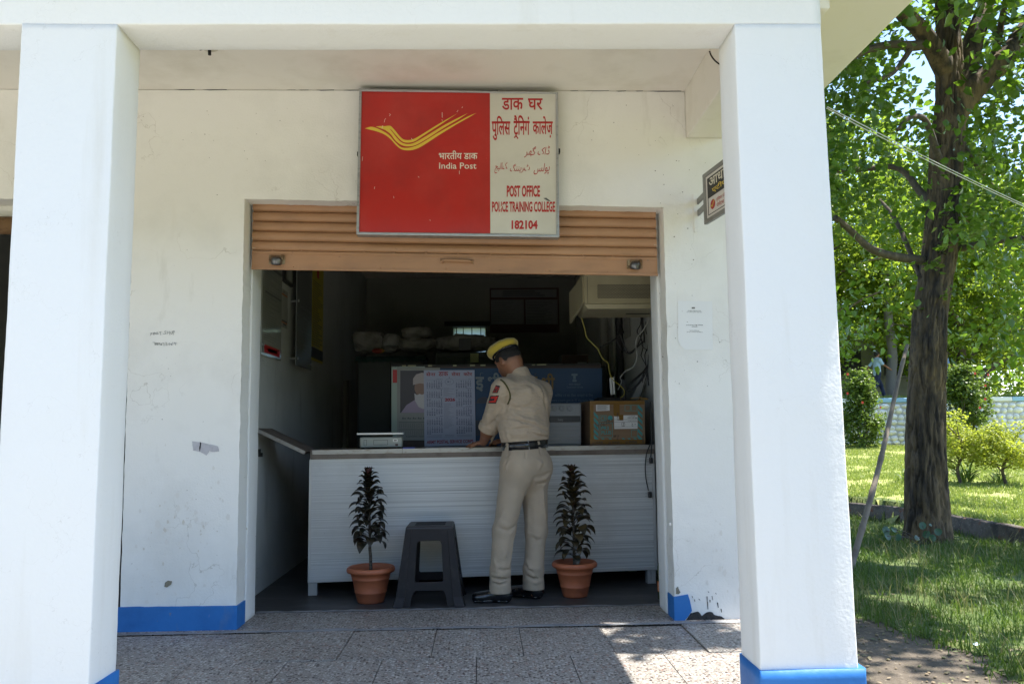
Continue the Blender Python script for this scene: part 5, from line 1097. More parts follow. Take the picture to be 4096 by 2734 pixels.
mb.build('seat_pattern', M['stoolp'], se)
M['terra'] = mat('terracotta_plastic', (.42, .125, .055), .5, var=[(3.5, (.30, .13, .085), .55, .75), (12, (.34, .20, .15), .66, .80, (1, 1, .5)), (6, (.36, .10, .045), .45, .7), (25, (.50, .2, .12), .7, .85)])
M['soil'] = mat('soil', (.07, .05, .035), .95, bump=(40, .8))
M['dleaf'] = leaf_mat('dark_cordyline_leaf', (.013, .014, .010), (.036, .028, .015), (.10, .05, .02), .38, .12)
M['dleaf2'] = leaf_mat('dark_cordyline_leaf_browned', (.012, .014, .010), (.085, .06, .022), (.12, .07, .02), .38, .12)
M['dtip'] = mat('young_red_leaf', (.045, .010, .010), .4)
M['stem'] = mat('grey_stem', (.10, .08, .06), .8, var=[(50, (.03, .025, .02), .5, .6, (1, 1, 3))])
def potted(label, pxc, y_front, rim_w, y_rim, base_w, y_top, nleaf, lmax, seed, low):
    p = U(pxc, y_front, Z=0); D = p.y-CO.y; rb = base_w/2/F_PX*D*.99; cy_ = p.y+rb; D = cy_-CO.y; cx_ = U(pxc, y_front-30, Y=cy_).x; rr = rim_w/2/F_PX*D; h = U(pxc, y_rim, Y=cy_).z; zt_ = U(pxc, y_top, Y=cy_).z
    t = thing('potted_plant', label, 'potted plant', (cx_, cy_, 0), 'potted plants in front of the counter'); c = Vector((cx_, cy_, 0))
    rw = rr*.86
    mb = MB(); mb.lathe([(0, .003), (rb*.94, 0), (rb, .012), (lerp(rb, rw, .27), h*.28), (lerp(rb, rw, .28)+.004, h*.295), (lerp(rb, rw, .29)+.001, h*.315), (lerp(rb, rw, .68), h*.66), (lerp(rb, rw, .69)+.004, h*.672), (lerp(rb, rw, .7)+.001, h*.69), (rw*.96, h*.80), (rw*1.03, h*.83), (rr*.98, h*.86), (rr, h*.91), (rr*.98, h*.965), (rr*.93, h), (rr*.87, h*.99), (rr*.84, h*.95), (rr*.80, h*.80)], c, 56)
    mb.build('pot', M['terra'], t, smooth=True)
    mb = MB(); mb.lathe([(0, h*.845), (rr*.3, h*.85), (rr*.6, h*.835), (rr*.815, h*.83)], c, 40); so2 = mb.build('soil', M['soil'], t)
    rs = random.Random(seed); mb = MB(); pts = [c+Vector((0, 0, h*.82))]; lean = rs.uniform(-.01, .01)
    for i in range(1, 13): pts.append(c+Vector((lean*i/3+rs.uniform(-.003, .003), rs.uniform(-.003, .003), lerp(h*.82, zt_-.03, i/12))))
    mb.tube(pts, [lerp(.0115, .006, i/12) for i in range(13)], 8); mb.build('stem', M['stem'], t, smooth=True)
    V = []; Fq = []; tone = []; ang = 0
    for i in range(nleaf):
        q = i/(nleaf-1); f_ = low+(1-low)*q**.95; ang += R(137.5)+rs.uniform(-.3, .3)
        k = f_*12; i0 = min(11, int(k)); base = pts[i0].lerp(pts[i0+1], min(1, k-i0))
        L_ = lmax*(1-.50*q**2.5)*rs.uniform(.8, 1.15); up = lerp(.55, 1.25, q)+rs.uniform(-.2, .2); w_ = L_*.20*rs.uniform(.85, 1.15)*(1.15 if q > .6 else 1)
        d = Vector((math.cos(ang), math.sin(ang), 0)); sd_ = Vector((-d.y, d.x, 0)); n0 = len(V); p = base.copy(); el = up; tw = rs.uniform(-.5, .5); ns = 9
        for s_ in range(ns+1):
            u_ = s_/ns; w = .0035 if u_ < .28 else w_*math.sin(math.pi*min(1, (u_-.28)/.72*.92+.10))**.8+.001
            nr = (sd_*math.cos(tw*u_)+Vector((0, 0, 1))*math.sin(tw*u_)); fold = Vector((0, 0, w*.35))
            V += [p-nr*w+fold, p.copy(), p+nr*w+fold]
            stp = L_/ns; p = p+(d*math.cos(el)+Vector((0, 0, 1))*math.sin(el))*stp; el -= lerp(.22, .16, q)*(1.5 if u_ > .35 else .7)
        for s_ in range(ns):
            a = n0+s_*3; Fq += [(a, a+1, a+4, a+3), (a+1, a+2, a+5, a+4)]; tone += [rs.random()]*2
    lf_ = link_mesh('foliage', np_mesh('foliage', np.array([tuple(v) for v in V]), np.array(Fq), np.repeat(np.array(tone)[::2], 2)), M['dleaf'] if seed == 3 else M['dleaf2'], t, True)
    mb = MB(); tp = pts[-1]
    for k in range(6):
        a = k*1.05+seed; d = Vector((math.cos(a), math.sin(a), 0)); b0_ = tp+d*.006; mb.add([b0_+Vector((-d.y, d.x, 0))*.012-Vector((0, 0, .02)), b0_-Vector((-d.y, d.x, 0))*.012-Vector((0, 0, .02)), b0_-Vector((-d.y, d.x, 0))*.016+d*.01+Vector((0, 0, .035)), b0_+d*.022+Vector((0, 0, .062)), b0_+Vector((-d.y, d.x, 0))*.016+d*.01+Vector((0, 0, .035))], [(0, 1, 2, 3, 4)])
    mb.build('young_shoot', M['dtip'], t, smooth=True)
potted('purple leaved plant in a terracotta pot left of the stool', 1483, 2416, 187, 2263, 107, 1882, 92, .158, 3, .27)
potted('purple leaved plant in a terracotta pot right of the man, with a bare lower stem', 2300, 2392, 179, 2243, 100, 1872, 92, .172, 11, .10)
# ================================================================== the man at the counter
def np3(v): return np.array([v[0], v[1], v[2]], float)
Fv = np.array([-.64, .77, 0]); Rv = np.array([.77, .64, 0]); Zv = np.array([0, 0, 1.])
def P_(px, py, y): return np3(U(px, py, Y=y))
def hit(fields, px, py, y0=.35, y1=1.3):
    """where the line of sight under a photo pixel meets the modelled surface"""
    d = ray(px, py); n = 380; ys = np.linspace(y0, y1, n); T = (ys-CO.y)/d.y
    pts = np.array([CO.x, CO.y, CO.z])+T[:, None]*np.array([d.x, d.y, d.z]); best = None
    for fl in fields:
        g = (pts-fl.lo)/fl.h; i = np.floor(g).astype(int); ok = np.all((i >= 0) & (i < fl.n-1), 1); val = np.full(n, 1.0)
        j = i[ok]; f = g[ok]-j; v = 0
        for a in (0, 1):
            for b in (0, 1):
                for c in (0, 1): v = v+fl.F[j[:, 0]+a, j[:, 1]+b, j[:, 2]+c]*np.where(a, f[:, 0], 1-f[:, 0])*np.where(b, f[:, 1], 1-f[:, 1])*np.where(c, f[:, 2], 1-f[:, 2])
        val[ok] = v; k = np.nonzero(val < 0)[0]
        if len(k):
            k = k[0]; t = k if k == 0 else k-val[k]/(val[k]-val[k-1]); p = pts[0]+(pts[-1]-pts[0])*t/(n-1)
            if best is None or p[1] < best[1]: best = p
    return best
def inside2(p, poly):
    r_ = False; j = len(poly)-1
    for i in range(len(poly)):
        (xi, yi), (xj, yj) = poly[i], poly[j]
        if (yi > p[1]) != (yj > p[1]) and p[0] < (xj-xi)*(p[1]-yi)/(yj-yi+1e-12)+xi: r_ = not r_
        j = i
    return r_
def applique(fields, polys, m, name, parent, off, st=1.6):
    """cloth patch laid on the modelled surface: real mesh following the folds"""
    mb = MB()
    for poly in polys:
        xs = [p[0] for p in poly]; ys = [p[1] for p in poly]; nx, ny = int((max(xs)-min(xs))/st)+2, int((max(ys)-min(ys))/st)+2; ids = {}
        def vid(i, j):
            if (i, j) not in ids:
                h = hit(fields, min(xs)+i*st, min(ys)+j*st)
                if h is None: ids[(i, j)] = None
                else: d = ray(min(xs)+i*st, min(ys)+j*st).normalized(); mb.v.append(tuple(Vector(h)-d*off)); ids[(i, j)] = len(mb.v)-1
            return ids[(i, j)]
        for i in range(nx):
            for j in range(ny):
                if inside2((min(xs)+(i+.5)*st, min(ys)+(j+.5)*st), poly):
                    q = [vid(i, j), vid(i, j+1), vid(i+1, j+1), vid(i+1, j)]
                    if None not in q: mb.f.append(tuple(q)); mb.mi.append(0)
    o = mb.build(name, m, parent, smooth=True); s_ = o.modifiers.new('thick', 'SOLIDIFY'); s_.thickness = .0015; s_.offset = -1; return o
def z1(x, y): return (1850+x/3.1356, 1340+y/3.1356)
def z2(x, y): return (1850+x/2.3067, 1780+y/2.3067)
def field_part(fl, name, m, parent, smooth_it=1):
    me = fl.mesh(name); o = link_mesh(name, me, m, parent, True)
    if smooth_it: s_ = o.modifiers.new('soft', 'SMOOTH'); s_.factor = .5; s_.iterations = smooth_it
    return o
M['khaki'] = mat('khaki_cloth', (.42, .33, .24), .85, sheen=.1, var=[(3, (.375, .292, .21), .45, .7)], bump=[(350, .10), (24, .45, (1, 1, 2.4)), (9, .35, (1, 1, 1.6))])
M['khaki2'] = mat('khaki_trousers', (.405, .32, .232), .85, sheen=.1, var=[(3, (.345, .283, .215), .45, .7)], bump=[(350, .10), (16, .20, (1, 1, 1.8)), (6, .15, (1, 1, .5))])
M['leather'] = mat('black_leather', (.010, .010, .011), .22, coat=.4)
m = bpy.data.materials.new('skin'); m.use_nodes = True; N = m.node_tree.nodes; L = m.node_tree.links; b = N['Principled BSDF']
at = N.new('ShaderNodeAttribute'); at.attribute_name = 'tone'; mx = N.new('ShaderNodeMixRGB'); mx.inputs[1].default_value = (.26, .115, .06, 1); mx.inputs[2].default_value = (.035, .024, .019, 1)
nz = N.new('ShaderNodeTexNoise'); nz.inputs['Scale'].default_value = 240; ma = N.new('ShaderNodeMath'); ma.operation = 'MULTIPLY_ADD'; ma.inputs[1].default_value = .5; ma.inputs[2].default_value = -.25; L.new(nz.outputs['Fac'], ma.inputs[0])
ad = N.new('ShaderNodeMath'); ad.operation = 'ADD'; ad.use_clamp = True; L.new(at.outputs['Fac'], ad.inputs[0]); mu = N.new('ShaderNodeMath'); mu.operation = 'MULTIPLY'; L.new(ma.outputs[0], mu.inputs[0]); L.new(at.outputs['Fac'], mu.inputs[1]); L.new(mu.outputs[0], ad.inputs[1])
L.new(ad.outputs[0], mx.inputs[0]); L.new(mx.outputs[0], b.inputs['Base Color']); b.inputs['Roughness'].default_value = .5; b.inputs['Subsurface Weight'].default_value = .08; b.inputs['Subsurface Radius'].default_value = (.02, .008, .004); b.inputs['Subsurface Scale'].default_value = .1
M['skin'] = m
man = thing('person', 'man in khaki uniform and yellow beret leaning over the counter, writing', 'person', (1.0, .66, 0))
pel = P_(2099, 1850, .73); wst = P_(2098, 1778, .745); blo = P_(2096, 1722, .755); che = P_(2096, 1610, .80); nek = P_(2080, 1508, .835)
SL, SR = P_(2012, 1556, .69), P_(2166, 1566, .935)
EL, WL, HL = P_(1956, 1706, .83), P_(1934, 1768, .975), P_(1906, 1783, 1.02)
ER, WR, HR = P_(2160, 1700, 1.01), P_(2030, 1762, 1.11), P_(1975, 1778, 1.16)
hipL, hipR = pel-Rv*.085, pel+Rv*.085
knL, knR = P_(2016, 2118, .64), P_(2146, 2122, .755); anL, anR = P_(2000, 2348, .60), P_(2135, 2335, .70)
# ---- shirt
sf = Field((.45, .40, .92), (1.50, 1.30, 1.62), .0052)
sf.cap(wst-Zv*.05, blo, (.160, .118), (.186, .140), .03, Rv).cap(blo, che, (.186, .140), (.192, .128), .04, Rv).cap(che, nek-Zv*.06, (.190, .122), (.120, .085), .05, Rv)
sf.cap(nek-Zv*.035, SL, .066, .066, .05).cap(nek-Zv*.035, SR, .066, .066, .05)
sf.ell(che-Fv*.05+Rv*.0+Zv*.03, (Rv, Fv, Zv), (.15, .09, .13), .06)
cufL = EL+(EL-SL)/np.linalg.norm(EL-SL)*.03
sf.cap(SL, EL, .077, .064, .045).cap(EL, cufL+(EL-SL)*.2, .063, .062, .01)
sf.cap(SR, ER, .072, .064, .045).cap(ER, ER+(WR-ER)*.4, .062, .056, .03)
# turned-back cuff on the near arm
ax = (EL-SL); ax /= np.linalg.norm(ax); c0_ = cufL-ax*.050
sl, (X, Y, Z) = sf.sub(cufL-.13, cufL+.13)
sf.F[sl] = np.maximum(sf.F[sl], ((X-cufL[0])*ax[0]+(Y-cufL[1])*ax[1]+(Z-cufL[2])*ax[2]).astype(np.float32)*np.where((X-che[0])*Rv[0]+(Y-che[1])*Rv[1] < -.155, 1, -1).astype(np.float32)-np.where((X-che[0])*Rv[0]+(Y-che[1])*Rv[1] < -.155, 0, 1).astype(np.float32))
# collar
ring = []
for k in range(90):
    a = 2*math.pi*k/90; u_ = math.cos(a)*Rv*.070+math.sin(a)*Fv*.074
    if math.sin(a) > .93: continue
    p = nek+u_+Fv*.012-Zv*(.012+.030*math.sin(a)); q = p+Zv*.046+Fv*.014-u_*.05
    sf.cap(p, q, .011, .007, .010)
# folds drawn by the leaning back, then creases
HF = [sf]
def fold(pts, amp, w, zf=z1):
    h = [hit(HF, *zf(*p)) for p in pts]; h = [p for p in h if p is not None]
    if len(h) > 1: sf.ridge(h, amp*1.9, w*.80)
for pts, a, w in ([(580, 830), (690, 868), (830, 838)], .011, .014), ([(590, 900), (700, 925), (850, 880), (900, 850)], -.009, .012), ([(600, 955), (730, 905), (860, 850)], .008, .012), ([(640, 985), (760, 1050), (900, 1085), (1065, 1165)], .013, .015), ([(640, 1020), (760, 1090), (900, 1120), (1060, 1205)], -.010, .013), ([(560, 1075), (700, 1098), (800, 1075)], .009, .014), ([(590, 1150), (790, 1120), (950, 1150)], .012, .014), ([(620, 1180), (800, 1160), (960, 1190)], -.009, .012), ([(850, 1175), (970, 1225), (1075, 1240)], .012, .014), ([(830, 1210), (960, 1262), (1070, 1270)], -.008, .011), ([(555, 1185), (560, 1260), (590, 1330)], .012, .012), ([(525, 1200), (535, 1270), (570, 1335)], -.009, .010), ([(620, 1245), (800, 1235), (1040, 1290)], .009, .015), ([(700, 700), (830, 690), (900, 760)], .006, .03), ([(850, 600), (960, 680), (1040, 800)], .007, .022), ([(570, 770), (560, 850), (530, 960)], -.014, .013), ([(590, 740), (640, 790), (700, 740)], .007, .016), ([(1010, 700), (1040, 820), (1060, 960)], -.007, .018), ([(480, 720), (430, 850), (400, 980)], .006, .016), ([(330, 900), (310, 1010), (300, 1120)], .006, .016), ([(450, 1010), (400, 1080), (340, 1130)], -.008, .012), ([(500, 930), (440, 1060), (400, 1180)], .009, .013), ([(1000, 900), (900, 960), (780, 960)], .006, .014), ([(940, 1000), (1010, 1050), (1080, 1080)], -.007, .012): fold(pts, a, w)
sf.ripple(.0022, 34, 3, (1, 1, 1.6)); sf.ripple(.0010, 85, 5)
# cuff edge line and opening of the sleeve
s1 = np.cross(ax, Zv); s1 /= np.linalg.norm(s1); s2_ = np.cross(s1, ax)
for k in range(30):
    a, a2 = 2*math.pi*k/30, 2*math.pi*(k+1)/30; e, e_2 = s1*math.cos(a)+s2_*math.sin(a), s1*math.cos(a2)+s2_*math.sin(a2)
    for t in (.046, .034, .022, .010): sf.cap(cufL-ax*t+e*.0655, cufL-ax*t+e_2*.0655, .0075, .0075, .003)
sf.cap(cufL-ax*.028, cufL+ax*.10, .052, .056, .004, cut=True)
shirt = field_part(sf, 'shirt', M['khaki'], man, 2)
# ---- trousers
HEM = .062
tf = Field((.55, .35, .01), (1.45, 1.10, 1.06), .0055)
tf.cap(wst+Zv*.01, pel, (.158, .116), (.176, .140), .03, Rv).cap(pel, pel-Zv*.07, (.176, .140), (.165, .128), .03, Rv)
for s_, hp, kn, an in ((-1, hipL, knL, anL), (1, hipR, knR, anR)):
    tf.ell(hp-Fv*.055-Zv*.035, (Rv, Fv, Zv), (.095, .085, .11), .05)
    tf.cap(hp-Zv*.05, kn, (.099, .106), (.071, .075), .045, Rv).cap(kn, an+Zv*.10, (.070, .074), (.065, .069), .03, Rv).cap(an+Zv*.10, an-Zv*.045, (.065, .069), (.071, .075), .02, Rv)
HT = [tf]
def tfold(pts, amp, w):
    h = [hit(HT, *z2(*p)) for p in pts]; h = [p for p in h if p is not None]
    if len(h) > 1: tf.ridge(h, amp*1.9, w*.80)
for pts, a, w in (([(750, 360), (752, 540), (768, 720), (774, 1100)], .006, .010), ([(480, 800), (460, 900), (440, 1060), (425, 1150)], .006, .010), ([(655, 320), (600, 440), (550, 600)], -.012, .014), ([(320, 700), (420, 740), (540, 620)], .012, .018), ([(330, 760), (430, 790), (500, 720)], -.008, .014), ([(380, 600), (345, 690), (300, 740)], .008, .015), ([(660, 300), (760, 280), (815, 240)], -.010, .011), ([(680, 330), (760, 310), (800, 280)], .008, .010), ([(690, 360), (780, 345)], -.009, .010), ([(640, 840), (700, 870), (660, 900)], -.010, .014), ([(610, 810), (690, 850), (720, 830)], .008, .014), ([(370, 960), (390, 1010), (340, 1060)], .008, .014), ([(290, 1060), (320, 1130), (300, 1170)], .010, .014),
                  ([(270, 1190), (350, 1205), (440, 1180)], .012, .011), ([(270, 1215), (350, 1232), (440, 1215)], -.013, .010), ([(270, 1240), (340, 1262), (440, 1238)], .012, .011), ([(280, 1262), (340, 1285), (420, 1262)], -.009, .010), ([(300, 1130), (380, 1155), (440, 1140)], -.010, .012), ([(590, 1060), (620, 1130), (700, 1145), (770, 1110)], .011, .012), ([(590, 1110), (640, 1160), (760, 1140)], -.012, .010), ([(590, 1160), (650, 1200), (750, 1175)], .011, .010), ([(590, 1195), (660, 1232), (750, 1205)], -.010, .010), ([(600, 1240), (680, 1268), (740, 1240)], .008, .011), ([(405, 130), (388, 190), (395, 245)], -.014, .008), ([(420, 150), (402, 210), (400, 250)], .008, .010), ([(580, 60), (585, 120)], -.006, .007), ([(600, 560), (610, 700), (600, 850)], .006, .02), ([(690, 130), (720, 170), (700, 230)], .006, .018)): tfold(pts, a, w)
tf.ripple(.0020, 26, 8, (1, 1, .8)); tf.ripple(.0008, 80, 9)
for an, dd in ((anL, 0), (anR, 0)): tf.half_at = None; sl, (X, Y, Z) = tf.sub((an[0]-.12, an[1]-.12, 0), (an[0]+.12, an[1]+.12, an[2])); tf.F[sl] = np.maximum(tf.F[sl], (HEM-Z).astype(np.float32))
trousers = field_part(tf, 'trousers', M['khaki2'], man, 2)
# ---- body (head, neck, arms, hands, and what the clothes cover) as one surface
hc = P_(2031, 1438, .885); fv = np.array([-.54, .69, -.46]); fv /= np.linalg.norm(fv); uv = Zv-fv*(Zv@fv)+Rv*(-.05); uv -= fv*(uv@fv); uv /= np.linalg.norm(uv); lv = np.cross(uv, fv)
bf = Field((.50, .35, .02), (1.45, 1.35, 1.72), .0052)
bf.ell(hc, (fv, lv, uv), (.099, .077, .108), .02).ell(hc+fv*.045-uv*.07, (fv, lv, uv), (.052, .052, .055), .03).ell(hc-fv*.045+uv*.0-uv*.005, (fv, lv, uv), (.06, .066, .075), .03)
bf.cap(hc+fv*.093+uv*.015, hc+fv*.112-uv*.028, .009, .014, .014).ell(hc+fv*.098-uv*.060, (fv, lv, uv), (.012, .024, .006), .006).ell(hc+fv*.098-uv*.072, (fv, lv, uv), (.012, .022, .006), .005).ell(hc+fv*.088-uv*.098, (fv, lv, uv), (.016, .022, .016), .016)
for s_ in (1, -1):
    bf.ell(hc+fv*.088+lv*.032*s_+uv*.0, (fv, lv, uv), (.012, .016, .009), .008, cut=True).ell(hc+fv*.080+lv*.032*s_+uv*.0, (fv, lv, uv), (.012, .013, .008), .003).cap(hc+fv*.094+lv*.014*s_+uv*.022, hc+fv*.076+lv*.052*s_+uv*.022, .008, .006, .012)
    ec = hc+lv*.076*s_-fv*.012-uv*.018; e2 = fv*.25+uv; e2 /= np.linalg.norm(e2); e1 = fv-e2*(fv@e2); e1 /= np.linalg.norm(e1)
    bf.ell(ec-e1*.004+lv*.004*s_, (e1, lv, e2), (.019, .010, .031), .006).ell(ec+e1*.003+lv*.013*s_+e2*.003, (e1, lv, e2), (.009, .006, .016), .004, cut=True).ell(ec+e1*.006-e2*.024+lv*.003*s_, (e1, lv, e2), (.009, .008, .011), .005)
bf.cap(hc-fv*.035-uv*.045, nek-Fv*.006-Zv*.02, .060, .062, .035)
bf.cap(nek-Zv*.05, wst, (.10, .07), (.12, .085), .05, Rv).cap(wst, pel-Zv*.05, (.12, .085), (.13, .10), .04, Rv).cap(nek-Zv*.05, SL, .045, .045, .04).cap(nek-Zv*.05, SR, .045, .045, .04)
for hp, kn, an in ((hipL, knL, anL), (hipR, knR, anR)): bf.cap(hp-Zv*.03, kn, .070, .046, .04).cap(kn, an+Zv*.02, .044, .034, .03).cap(an+Zv*.02, an-Zv*.055, .034, .030, .02)
for S_, E_, W_ in ((SL, EL, WL), (SR, ER, WR)): bf.cap(S_, E_, .045, .040, .03).cap(E_, E_+(W_-E_)*.35, .040, .043, .02).cap(E_+(W_-E_)*.35, W_, (.043, .040), (.030, .025), .02)
def hand(W_, H_, side, up, curls, spread, thumb_dir):
    d = H_-W_; d /= np.linalg.norm(d); s_ = np.array(side, float); s_ -= d*(s_@d); s_ /= np.linalg.norm(s_); n_ = np.cross(d, s_); n_ *= np.sign(n_@np.array(up)) or 1
    pc_ = W_+d*.052
    bf.cap(W_+d*.010, W_+d*.078, (.029, .017), (.040, .014), .014, s_)
    for k, (off, L_) in enumerate(((-.030, .068), (-.010, .078), (.010, .074), (.029, .060))):
        p = W_+d*.080+s_*off; a = curls[k]; dd = d+s_*off*spread; dd /= np.linalg.norm(dd); q = p
        for j, fr in enumerate((.45, .32, .26)):
            an_ = a*(.5+.8*j); v = dd*math.cos(an_)-n_*math.sin(an_); nq = q+v*L_*fr; bf.cap(q, nq, .0092-.0008*j, .0088-.0009*j, .004); q = nq
    t0 = W_+d*.028+s_*(-.030 if thumb_dir < 0 else .030); t1 = t0+d*.030+s_*(.020*thumb_dir)-n_*.012; t2 = t1+d*.026+s_*.004*thumb_dir-n_*.008; bf.cap(t0, t1, .013, .0105, .010).cap(t1, t2, .0105, .0085, .004)
zt_c = ctop(1910, 0, .05).z
HL[2] = zt_c+.030; HR[2] = zt_c+.045
hand(WL, HL, (.25, .95, 0), (0, 0, 1), (.30, .28, .30, .36), 2.0, -1)
hand(WR, HR, (.35, .9, 0), (0, 0, 1), (.55, .62, .75, .85), 1.0, -1)
me = bf.mesh('body'); V = np.empty(len(me.vertices)*3, np.float32); me.vertices.foreach_get('co', V); V = V.reshape(-1, 3); fa = np.empty(len(me.polygons)*4, np.int32); me.polygons.foreach_get('vertices', fa); cen = V[fa.reshape(-1, 4)].mean(1)
r_ = cen-hc; hu = r_@uv; hf = r_@fv; dist = np.linalg.norm(r_, axis=1); st_ = np.clip((hu+.070+.5*np.clip(hf, -1, 0)*.2)/.060, 0, 1)*np.clip((.035-hf)/.03, 0, 1)*(dist < .135)*np.clip(1-np.exp(-((r_@lv)-.085)**2/.0003)*np.exp(-(hf+.012)**2/.0012)*np.exp(-(hu+.018)**2/.0022), 0, 1)
jaw = .35*np.clip((-hu-.03)/.03, 0, 1)*np.clip((hf-.0)/.03, 0, 1)*(dist < .14)
at_ = me.attributes.new('tone', 'FLOAT', 'FACE'); at_.data.foreach_set('value', np.maximum(st_, jaw).astype(np.float32))
body = link_mesh('body', me, M['skin'], man, True); q = body.modifiers.new('soft', 'SMOOTH'); q.factor = .5; q.iterations = 1
# ---- hair cap, beret
hf_ = Field(hc-.16, hc+.16, .005); hf_.ell(hc, (fv, lv, uv), (.103, .081, .112), .02).ell(hc-fv*.045-uv*.005, (fv, lv, uv), (.064, .070, .079), .03); pl_ = uv*.90-fv*.42; hf_.half(hc-uv*.018, -pl_); hf_.half(hc+fv*.055, fv); hf_.ripple(.0012, 160, 4)
M['hair'] = mat('cropped_black_hair', (.012, .010, .009), .7, bump=(300, .5))
field_part(hf_, 'hair', M['hair'], man, 1)
be = Field(hc-.24, hc+.26, .005); bu = uv*.97+lv*.05-fv*.05; bu /= np.linalg.norm(bu); bfv = fv-bu*(fv@bu); bfv /= np.linalg.norm(bfv); blv = np.cross(bu, bfv); bc = hc+bu*.084
be.ell(bc+bu*.010, (bfv, blv, bu), (.122, .108, .048), .01).ell(bc+bfv*.035-blv*.02+bu*.008, (bfv, blv, bu), (.095, .10, .046), .04); be.half(bc-bu*.024, -bu, .012); be.ripple(.0030, 30, 2); be.ripple(.0012, 90, 6)
beret = field_part(be, 'beret', mat('yellow_felt', (.46, .335, .035), .95, sheen=.35, bump=(180, .3)), man, 2)
mb = MB(); pts = [bc-bu*.026+bfv*.1035*math.cos(w)+blv*.084*math.sin(w)-bfv*.004 for w in [2*math.pi*i/40 for i in range(41)]]; mb.tube([Vector(p) for p in pts], .0075, 8, cap=False); mb.build('beret_band', M['leather'], beret, smooth=True)
mb = MB(); c = bc+bfv*.100+blv*.03-bu*.004; mb.lathe([(.017, 0), (.015, .005), (0, .007)], c, 14, axis=tuple(bfv+blv*.25)); mb.build('beret_badge', M['lock'], beret, smooth=True)
mb = MB(); c = bc-bfv*.098+blv*.035+bu*.002; mb.poly([Vector(c), Vector(c-bfv*.012+bu*.012), Vector(c-bfv*.006+blv*.012+bu*.002)]); mb.tube([Vector(c), Vector(c-bfv*.010+bu*.016-blv*.008)], .003, 5); mb.build('beret_ribbon', M['leather'], beret)
# ---- belt: a band that follows the waist
mb = MB(); rows = []
for k in range(72):
    a = 2*math.pi*k/72; e = Rv*math.cos(a)+Fv*math.sin(a)
    row = []
    for dz in (-.030, .026):
        base = wst+Zv*(dz+.002)-Zv*.012*(-math.cos(a)*.6+.3*math.sin(a))
        for rr in np.linspace(1/math.sqrt((math.cos(a)/.205)**2+(math.sin(a)/.165)**2), .06, 90):
            p = base+e*rr; v = 1
            for fl in (sf, tf):
                g = np.round((p-fl.lo)/fl.h).astype(int)
                if np.all(g >= 0) and np.all(g < fl.n): v = min(v, fl.F[tuple(g)])
            if v < 0: break
        row.append((base, e, rr))
    rows.append(row)
rad = np.array([[r[2] for r in row] for row in rows]); rad = np.maximum(rad, np.max(rad, 1, keepdims=True)-.002)
for _ in range(6): rad = (np.roll(rad, 1, 0)+2*rad+np.roll(rad, -1, 0))/4
vs = []
for k in range(72):
    for j in (0, 1): b_, e, _r2 = rows[k][j]; vs += [b_+e*(rad[k, j]*.985+.004), b_+e*(rad[k, j]*.985-.002)]
fs = []
for k in range(72):
    a, b = 4*k, 4*((k+1) % 72); fs += [(a, b, b+2, a+2), (a+2, b+2, b+3, a+3), (a+1, a, b, b+1)][0:1]+[(a+2, b+2, b+3, a+3), (b, a, a+1, b+1)]
mb.add([tuple(v) for v in vs], fs); belt = recalc(mb.build('belt', M['leather'], man, smooth=False))
for p in belt.data.polygons: p.use_smooth = len(p.vertices) == 4
HB = [sf, tf]
applique(HB, [[z1(*p) for p in ((818, 1318), (828, 1318), (842, 1428), (834, 1428))]], M['alu'], 'belt_keeper', belt, .011)
for pl2 in (((545, 1352), (574, 1352), (582, 1500), (546, 1546), (512, 1518), (514, 1490)), ((942, 1328), (964, 1328), (1020, 1482), (1012, 1516), (986, 1512), (972, 1480))): applique(HB, [[z1(*p) for p in pl2]], M['khaki2'], 'belt_loop', man, .012)
# ---- shoulder things
applique([sf], [[z1(*p) for p in ((566, 692), (642, 674), (660, 696), (642, 730), (572, 728))]], M['khaki'], 'shoulder_tab', man, .008)
applique([sf], [[z1(*p) for p in ((344, 762), (456, 754), (420, 852), (320, 856))]], mat('badge_navy', (.010, .012, .022), .7), 'sleeve_patch', man, .004)
applique([sf], [[z1(*p) for p in ((356, 771), (444, 765), (413, 842), (328, 845), (332, 826), (392, 820), (404, 792), (350, 798))]], mat('badge_red', (.52, .025, .015), .7), 'sleeve_stripe', man, .0062, 1.0)
applique([sf], [[z1(*p) for p in ((418, 624), (472, 636), (440, 722), (372, 722))]], mat('badge_dark', (.02, .012, .014), .7), 'unit_patch', man, .004)
applique([sf], [[z1(*p) for p in ((418, 640), (440, 645), (424, 680), (400, 672))], [z1(*p) for p in ((392, 690), (410, 690), (398, 716), (382, 716))], [z1(*p) for p in ((420, 690), (440, 692), (428, 716), (412, 716))], [z1(*p) for p in ((446, 650), (462, 654), (448, 690), (436, 686))]], mat('badge_red_dark', (.30, .02, .015), .7), 'unit_emblem', man, .0062, 1.0)
pts = [hit([sf], *z1(*p)) for p in ((478, 556), (520, 590), (556, 640), (580, 690), (596, 740), (596, 790), (580, 840), (564, 866))]; pts = [Vector(p)-ray(*z1(500, 700)).normalized()*.006 for p in pts if p is not None]
mb = MB(); mb.tube(catmull(pts, 5), .0055, 8); mb.build('lanyard', mat('olive_cord', (.095, .085, .025), .85, bump=(200, .8)), man, smooth=True)
